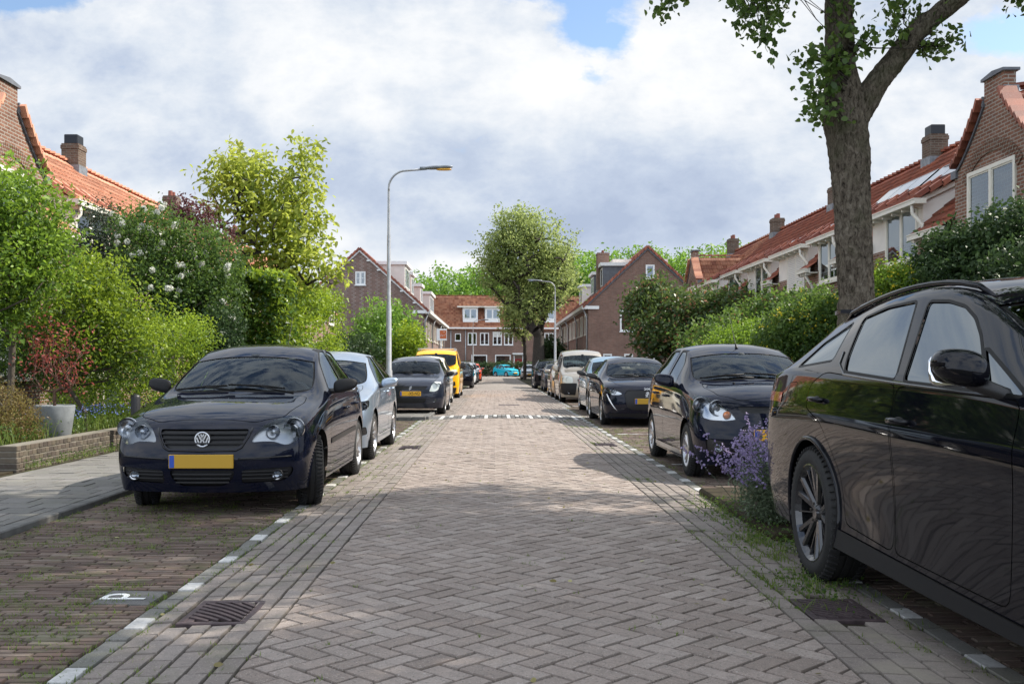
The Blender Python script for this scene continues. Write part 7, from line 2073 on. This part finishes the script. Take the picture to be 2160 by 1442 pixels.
# ---- cream car, only its roof is seen
def hatch(loc, pnt, label, group, L=3.95, W=1.70, H=1.50, name='parked_car', txt='', rz=0, mirm=None, **k):
    zn = k.pop('zn', .78)
    s0 = dict(L=L, W=W, H=H, fa=.80, ra=L-.68, r=.31, rr=.21, zn=zn, yc=1.0, zc=zn+.20, b0=zn+.19, b1=zn+.28, yh=1.62+.02*(L-3.9), zh=H-.08, yB=L*.58, zB=H, yC=L*.74, zC=H-.02, yR=L-.48, zR=H-.10,
              yg=L-.18, zg=zn+.27, wroof=.58, paint=pnt, mir=(1.45, zn+.27, .11, .06, .065), handles=[(2.2, zn+.08, 0), (3.0, zn+.10, 1)],
              doors=[[(1.3, .30), (2.30, .30), (2.32, zn+.18), (1.28, zn+.16)], [(2.34, .30), (L-1.08, .30), (L-.95, .62), (L-.75, zn+.22), (2.34, zn+.18)]],
              front=generic_front(zn, hl=[(.46, zn-.14), (.50, zn-.06), (.64, zn-.01), (.79, zn+.01), (.79, zn-.11), (.64, zn-.17)], gr=(.40, zn-.15, zn-.05)), plate=(0, .47, txt, 'plate_yellow'))
    if mirm: s0['mirmat'] = mirm
    s0.update(k); c = build_car(spec(**s0), name, label, loc, rz, group=group, detail=s0.get('detail', 2)); ALLCARS.append(c['t']); return c
hatch((-2.28, 30.3, 0), 'paint_cream', 'cream car whose pale roof shows between the dark blue hatchback and the yellow van', G_L, H=1.57, lv=2)
# ---- yellow van
sp = spec(L=4.95, W=1.93, H=1.92, fa=.95, ra=4.15, r=.34, rr=.22, zn=1.02, yc=.78, zc=1.22, b0=1.20, b1=1.28, yh=1.42, zh=1.80, yB=2.1, zB=1.91, yC=3.6, zC=1.91, yR=4.68, zR=1.88,
          yg=4.88, zg=1.15, wroof=.78, paint='paint_yellow', wstyle=(5, 'cap'), z2=.80, mir=(1.22, 1.26, .11, .06, .13), mirmat='plastic_black', plan=.24, cr_rail=.5, glass_side='glass_dark', glass_front='glass_front',
          swin=[[(1.05, 1.24), (1.92, 1.24), (1.92, 1.70), (1.62, 1.72), (1.36, 1.55)]], doors=[[(1.15, .32), (1.98, .32), (2.0, 1.8), (1.62, 1.82), (1.1, 1.2)], [(2.02, .32), (3.3, .32), (3.3, 1.8), (2.02, 1.8)]],
          handles=[(1.85, 1.05, 0), (2.15, 1.05, 1)], handlemat='plastic_black',
          front={'headlight': [(rnd([(.46, .86), (.52, .93), (.74, 1.0), (.90, 1.03), (.90, .92), (.70, .85)], .03, 2), 'glass_clear', 0)],
                 'grille': [(rnd([(-.50, .88), (.50, .88), (.42, .66), (-.42, .66)], .03, 2), 'mesh_black', -.02, False)],
                 'lower_grille': [(rnd([(-.86, .42), (.86, .42), (.80, .20), (-.80, .20)], .04, 2), 'plastic_black', .004, False)],
                 'bumper_intake': [(rnd([(.58, .60), (.80, .66), (.82, .50), (.66, .46)], .03, 2), 'mesh_black', -.01)]},
          plate=(0, .52, '', 'plate_yellow'), bonnet=[(0, .10), (.5, .14), (.72, .3), (.72, .72), (0, .70)])
c = build_car(sp, 'delivery_van', 'bright yellow panel van with roof bars parked on the left', (-2.34, 37.9, 0), group=G_L, cat='van'); ALLCARS.append(c['t'])
b = MB()
for yy in (1.9, 3.2):
    b = MB(); b.tube([(-.72, yy, 1.93), (.72, yy, 1.93)], .02, 8)
    for s in (1, -1): b.box(s*.72-.03, s*.72+.03, yy-.04, yy+.04, 1.86, 1.96)
    b.build('roof_bar', 'rim_silver', c['t'])
hatch((-2.12, 54.6, 0), 'paint_black', 'black car parked beyond the yellow van on the left', G_L, L=4.2, W=1.78, H=1.52, zn=.86, txt='', lv=2)
hatch((-2.15, 66.2, 0), 'paint_white', 'white car in the row of far cars on the left, behind the black one', G_L, lv=2, detail=1)
hatch((-2.10, 73.2, 0), 'paint_silver', 'silver car in the row of far cars on the left, before the red one', G_L, H=1.56, lv=2, detail=1)
hatch((-2.0, 81.8, 0), 'paint_red', 'orange-red car, the farthest of the cars on the left', G_L, H=1.52, lv=2, detail=1)
c = hatch((2.40, 118.9, 0), 'paint_teal', 'bright turquoise small car parked in front of the far hedge', 'cars at the far junction', L=3.54, W=1.64, H=1.48, zn=.80, rz=R(38), rr=.20, txt='', detail=1,
      swin=[[(1.25, 1.0), (2.25, 1.03), (2.20, 1.38), (1.80, 1.36), (1.5, 1.2)], [(2.35, 1.03), (3.0, 1.12), (2.85, 1.33), (2.32, 1.38)]])
hatch((3.30, 95.5, 0), 'paint_silver', 'silver-grey car standing at the far end of the right row, by the street trees', G_R, H=1.46, lv=2, detail=1)
# ---- right row, nearest: the big black SUV seen from its side
sp = spec(L=4.89, W=1.92, H=1.66, fa=.93, ra=3.80, r=.383, rr=.280, tw=.235, archgap=.045, zn=.98, yc=1.12, zc=1.11, b0=1.09, b1=1.20, yh=2.22, zh=1.59, yB=2.85, zB=1.665, yC=3.55, zC=1.635,
          yR=4.32, zR=1.555, yg=4.78, zg=1.14, wroof=.66, paint='paint_black', plan=.34, z0=.26, z1=.50, z2=.92, wstyle=(5, 'y'), rimmat='rim_dark', lv=3, hw=.03, flare=.0, cr_belt=.65, cr_mid=.5, cr_rail=.6,
          glass_side='glass_dark', glass_sides={2: 'glass_dark'}, glass_front='glass_dark', sealw=.013,
          swin=[[(1.88, 1.135), (2.575, 1.160), (2.80, 1.525), (2.60, 1.512), (2.42, 1.478), (2.27, 1.42), (2.14, 1.345), (2.02, 1.26)], [(2.68, 1.166), (3.36, 1.20), (3.45, 1.275), (3.62, 1.485), (3.30, 1.525), (2.95, 1.535)],
                [(3.66, 1.26), (4.20, 1.225), (4.14, 1.36), (3.80, 1.47)], [(1.57, 1.118), (1.80, 1.130), (2.03, 1.29)]], wr_=.03,
          doors=[[(1.60, .36), (2.63, .37), (2.62, 1.13), (1.55, 1.10), (1.55, .80)], [(2.645, .37), (3.28, .40), (3.36, .66), (3.60, .92), (3.86, .99), (3.84, 1.12), (3.62, 1.19), (2.64, 1.14)]],
          handles=[(2.52, .975, 0), (3.66, 1.035, 1)], flap=[(4.06, .98), (4.26, .98), (4.28, 1.12), (4.06, 1.13)], flap_side=-1,
          side_patches=[([(1.30, .32), (3.42, .36), (3.42, .2), (1.30, .2)], 'plastic_trim', .010, 'side_skirt')],
          mir=(1.72, 1.205, .092, .085, .075), mirgap=.075, armdrop=.07, mirp=2.5, mirmat='paint_black',
          ov={(5, 1): (-.035, 0, .02), (6, 1): (-.045, 0, .03), (4, 1): (-.02, 0, 0), (5, 2): (.0, 0, .0), (6, 2): (.01, 0, .02), (7, 2): (.01, 0, .03), (7, 3): (-.0, 0, .02), (6, 0): (.02, 0, 0), (5, 0): (.02, 0, 0), (4, 0): (.02, 0, 0), (8, 2): (.015, 0, 0), (8, 3): (.01, 0, 0), (7, 4): (-.02, 0, -.02)},
          rear={'tail_light': [(rnd([(-.97, 1.06), (.97, 1.06), (.97, 1.0), (-.97, 1.0)], .01, 1), 'lens_red', .004, False)]},
          front=generic_front(.98))
c = build_car(sp, 'parked_car', 'large glossy black SUV with dark rims cut off by the right edge of the photo', (2.75, 1.92, 0), group=G_R, detail=3); ALLCARS.append(c['t']); lex = c
sp_ = sp
# chrome window line, roof rails, spoiler, fender badge, wheel-arch lips
for s in (-1, 1):
    b = MB(); P = []
    for yy, zz in [(1.75, 1.112), (2.2, 1.128), (2.6, 1.143), (3.0, 1.160), (3.34, 1.178), (3.5, 1.235), (3.56, 1.30)]: P.append((c['ss'](yy, zz, s)+s*.002, yy, zz))
    b.tube(P, .0065, 6); b.build('window_trim', 'rim_dark', c['t'], smooth=2)
    b = MB(); P = []
    for k in range(13):
        yy = 2.30+1.85*k/12; xx = s*(.635-.015*abs(k-6)/6); z = c['st'](xx, yy)[0]; P.append((xx, yy, z+(.020 if 0 < k < 12 else -.01)))
    b.tube(P, [.008]+[.014]*11+[.008], 10); b.build('roof_rail', 'paint_black', c['t'], smooth=2)
    for (yy, nm) in ((sp['fa'], 0), (sp['ra'], 1)):
        b = MB(); P = []; rr = sp['r']+sp['archgap']
        for k in range(25):
            a = math.pi*(-.10+1.20*k/24); y1, z1 = yy+rr*math.cos(a), sp['r']+rr*math.sin(a)
            y2, z2 = yy+(rr+.035)*math.cos(a), sp['r']+(rr+.035)*math.sin(a)
            P.append((c['ss'](y2, max(z2, .27), s), y1, z1))
        b.tube(P, .015, 8); b.build('arch_lip', 'paint_black', c['t'], smooth=2)
b = MB(); x = c['ss'](1.40, .93, -1)
b.rbox(x-.006, x+.002, 1.36, 1.45, .905, .955, .002, 0); b.box(x-.0075, x-.006, 1.37, 1.44, .93, .948, 1); b.box(x-.0075, x-.006, 1.37, 1.44, .912, .924, 1)
b.build('side_badge', ['badge_silver', 'seal'], c['t'])
b = MB(); zt = c['st'](0, 4.3)[0]
pr = [(-.60, 4.28), (.60, 4.28), (.56, 4.50), (.3, 4.54), (-.3, 4.54), (-.56, 4.50)]
b.prism([(x, y) for x, y in pr], zt-.012, zt+.012, 'z'); b.build('spoiler', 'paint_black', c['t'], fixn=True)
# ---- black hatchback with big clear headlights
sp = spec(L=3.80, W=1.67, H=1.515, fa=.78, ra=3.23, r=.30, rr=.195, tw=.185, zn=.83, yc=.92, zc=1.04, b0=.99, b1=1.06, yh=1.66, zh=1.43, yB=2.3, zB=1.515, yC=2.9, zC=1.50, yR=3.35, zR=1.44,
          yg=3.62, zg=1.06, wroof=.575, paint='paint_blueblack', wstyle=(7, 'double'), plan=.32, pexp=2.3, z0=.18, glass_side='glass_side', hw=.045,
          nprof=[(.18, .08), (.36, .0), (.60, .02), (.83, .12)],
          swin=[[(1.60, 1.0), (2.22, 1.02), (2.20, 1.41), (1.98, 1.40), (1.72, 1.25)], [(2.34, 1.02), (2.92, 1.05), (3.02, 1.16), (2.90, 1.36), (2.78, 1.405), (2.32, 1.41)]],
          doors=[[(1.28, .28), (2.26, .28), (2.28, .98), (1.26, .94)], [(2.30, .28), (2.76, .28), (2.88, .60), (3.05, .80), (3.05, 1.0), (2.30, .98)]],
          handles=[(2.10, .86, 0), (2.88, .88, 1)], mir=(1.52, 1.055, .115, .06, .075), mirp=3.4,
          side_patches=[([(1.10, .265), (2.85, .265), (2.85, .215), (1.10, .215)], 'rim_silver', .012, 'side_skirt')],
          lamps=[(-.22, .0, .34), (.20, .1, .34)], reflmat='lamp_chrome',
          front={'headlight': [(rnd([(.42, .665), (.46, .735), (.58, .835), (.70, .905), (.775, .905), (.79, .80), (.775, .69), (.66, .655), (.52, .65)], .02, 3), 'glass_clear', .0)],
                 'grille': [(rnd([(-.40, .80), (.40, .80), (.36, .73), (-.36, .73)], .02, 2), 'mesh_black', -.008, False)],
                 'lower_grille': [(rnd([(-.36, .60), (.36, .60), (.48, .30), (.40, .24), (-.40, .24), (-.48, .30)], .03, 2), 'mesh_black', -.02, False)],
                 'bumper_intake': [(rnd([(.53, .43), (.72, .46), (.70, .30), (.56, .28)], .04, 3), 'plastic_black', -.012)]},
          plate=(0, .505, '8-K', 'plate_yellow'), bonnet=[(0, .16), (.36, .20), (.56, .36), (.62, .8), (.60, .98), (0, .90)])
c = build_car(sp, 'parked_car', 'black hatchback with big clear headlights and a silver sill strip, behind the purple flowers', (2.95, 10.35, 0), group=G_R, detail=3); ALLCARS.append(c['t']); T1 = c['t']
for s in (1, -1):
    frontring(c, T1, s*.60, .365, .050, 'chrome', dep=.0)
    x = s*.50; y = c['sf'](x, .70)+.012; b = MB(); b.lathe([(.0, .001), (.004, .035), (.02, .045), (.03, .03)], 16, 'y', (x, y, .705)); b.build('indicator', 'lens_orange', T1, smooth=2)
    b = MB(); zt, nn = c['st'](s*.28, .80); V, F = superell((s*.28, .80, zt+.006), (.016, .012, .008), 2, 10, 6); b.add(V, F); b.build('washer_jet', 'seal', T1)
slats(c, T1, -.40, .40, [.30, .36, .42], th=.01)
y = c['sf'](0, .79)
polyplate(c, T1, [[(0, .004), (.016, .028), (0, .052), (-.016, .028)], [(-.004, 0), (-.032, 0), (-.048, -.026), (-.018, -.026)], [(.004, 0), (.032, 0), (.048, -.026), (.018, -.026)]], 0, .765, 'emblem', 'badge_silver', .006, .006)
zt = c['st'](0, 1.85)[0]; b = MB(); b.tube([(0, 1.83, zt-.01), (0, 1.88, zt+.05)], [.022, .007], 8); b.tube([(0, 1.88, zt+.045), (-.02, 2.16, zt+.44)], [.004, .002], 5); b.build('antenna', 'seal', T1)
# ---- dark blue-black hatchback with the fang lights
sp = spec(L=4.05, W=1.745, H=1.44, fa=.84, ra=3.38, r=.315, rr=.215, zn=.80, yc=1.12, zc=.96, b0=.95, b1=1.03, yh=1.90, zh=1.37, yB=2.4, zB=1.44, yC=3.05, zC=1.42, yR=3.55, zR=1.34,
          yg=3.86, zg=1.03, wroof=.56, paint='paint_blueblack', wstyle=(5, 'double'), plan=.34, z0=.17,
          swin=[[(1.72, .98), (2.42, 1.0), (2.40, 1.34), (2.2, 1.33), (1.96, 1.2)], [(2.52, 1.0), (3.15, 1.03), (3.22, 1.12), (3.05, 1.28), (2.90, 1.33), (2.50, 1.35)]],
          doors=[[(1.42, .28), (2.44, .28), (2.46, .95), (1.40, .92)], [(2.48, .28), (2.95, .28), (3.08, .62), (3.25, .98), (2.48, .96)]], handles=[(2.28, .84, 0), (3.04, .86, 1)],
          mir=(1.60, 1.015, .115, .06, .062), mirmat='plastic_black',
          front={'headlight': [(rnd([(.50, .665), (.56, .715), (.70, .775), (.83, .80), (.835, .72), (.72, .65), (.58, .645)], .02, 2), 'glass_clear', .0)],
                 'grille': [(rnd([(-.40, .745), (.40, .745), (.46, .66), (.42, .40), (.30, .34), (-.30, .34), (-.42, .40), (-.46, .66)], .03, 2), 'mesh_black', -.012, False)],
                 'front_splitter': [(rnd([(-.76, .275), (.76, .275), (.74, .20), (-.74, .20)], .02, 2), 'plastic_trim', .006, False)]},
          plate=(0, .52, '', 'plate_dull'), reflmat='lamp_chrome')
c = build_car(sp, 'parked_car', 'dark blue-black hatchback with a white lion emblem and slanted light strips at its front corners', (3.07, 20.05, 0), group=G_R); ALLCARS.append(c['t']); T2 = c['t']
for s in (1, -1):
    b = MB(); P = [(s*x, c['sf'](s*x, z)-.003, z) for x, z in [(.79, .66), (.755, .56), (.71, .47), (.65, .38), (.60, .33)]]
    b.tube(P, [.014, .016, .015, .012, .006], 8); b.build('daytime_light', 'badge_silver', T2, smooth=2)
lion = [[(-.03, .045), (-.012, .06), (.012, .058), (.03, .04), (.018, .022), (.03, .0), (.055, -.005), (.045, .012), (.03, .014), (.03, .0), (.005, -.018), (.012, -.055), (-.004, -.058), (-.012, -.03), (-.035, -.058), (-.048, -.052), (-.03, -.018), (-.05, -.012), (-.052, .004), (-.028, .006), (-.02, .024), (-.045, .03)]]
polyplate(c, T2, lion, 0, .655, 'emblem', 'badge_silver', .006, .02)
textmesh('208', .075, .002, name='model_number', mat='badge_silver', parent=T2, M=Matrix.Translation((0, c['sf'](0, .77)-.006, .765)) @ Matrix.Rotation(R(70), 4, 'X') @ Matrix.Diagonal((1.3, .8, 1, 1)))
hatch((3.20, 24.85, 0), 'paint_lightblue', 'light blue car with a black mirror, half hidden behind the car with slanted light strips', G_R, H=1.51, mirm='plastic_black')
# ---- beige high-roof van
sp = spec(L=4.16, W=1.72, H=1.83, fa=.90, ra=3.48, r=.31, rr=.20, zn=.92, yc=.98, zc=1.15, b0=1.10, b1=1.15, yh=1.52, zh=1.70, yB=2.1, zB=1.82, yC=3.2, zC=1.83, yR=3.92, zR=1.79,
          yg=4.08, zg=1.08, wroof=.67, paint='paint_beige', wstyle=(6, 'cap'), z2=.72, mir=(1.42, 1.17, .10, .06, .125), plan=.26, cr_rail=.45,
          swin=[[(1.26, 1.14), (2.02, 1.14), (2.02, 1.60), (1.72, 1.62), (1.48, 1.45)], [(2.15, 1.14), (3.0, 1.14), (3.0, 1.60), (2.15, 1.60)]], doors=[[(1.25, .30), (2.07, .30), (2.08, 1.12), (1.22, 1.1)], [(2.1, .30), (3.05, .30), (3.06, 1.12), (2.1, 1.12)]],
          handles=[(1.95, .95, 0), (2.25, .95, 1)], handlemat='plastic_black',
          front={'headlight': [(rnd([(.44, .70), (.46, .86), (.62, .91), (.79, .90), (.80, .74), (.70, .67), (.50, .665)], .04, 2), 'lens_milky', 0)],
                 'front_bumper': [(rnd([(.31, .66), (.84, .655), (.84, .34), (.70, .27), (.36, .26)], .03, 2), 'plastic_trim', .012)],
                 'grille': [(rnd([(-.30, .80), (.30, .80), (.27, .66), (-.27, .66)], .02, 2), 'mesh_black', -.015, False), (rnd([(-.25, .60), (.25, .60), (.25, .30), (-.25, .30)], .03, 2), 'mesh_black', -.015, False)]},
          plate=(0, .46, '', 'plate_yellow'))
c = build_car(sp, 'delivery_van', 'champagne-coloured high-roofed van with black bumper corners and a mesh guard behind the windscreen', (3.06, 33.5, 0), group=G_R, cat='van'); ALLCARS.append(c['t'])
for s in (1, -1): frontring(c, c['t'], s*.58, .36, .05, 'chrome', dep=-.008)
b = MB()
for k in range(15): b.tube([(-.62+1.24*k/14, 2.15, 1.0), (-.58+1.16*k/14, 2.15, 1.7)], .004, 4)
for k in range(12): b.tube([(-.62, 2.15, 1.05+.055*k), (.62, 2.15, 1.05+.055*k)], .004, 4)
b.build('guard_mesh', 'badge_silver', c['t'])
hatch((3.05, 38.9, 0), 'paint_beige', 'bronze-beige car close behind the champagne-coloured van', G_R, H=1.50)
hatch((3.20, 48.2, 0), 'paint_navy', 'small dark blue car behind the two beige vehicles on the right', G_R, H=1.45, lv=2)
c = hatch((3.02, 54.0, 0), 'paint_black', 'tall black car at the foot of the street trees on the right', G_R, L=4.4, W=1.82, H=1.66, zn=.92, lv=2)
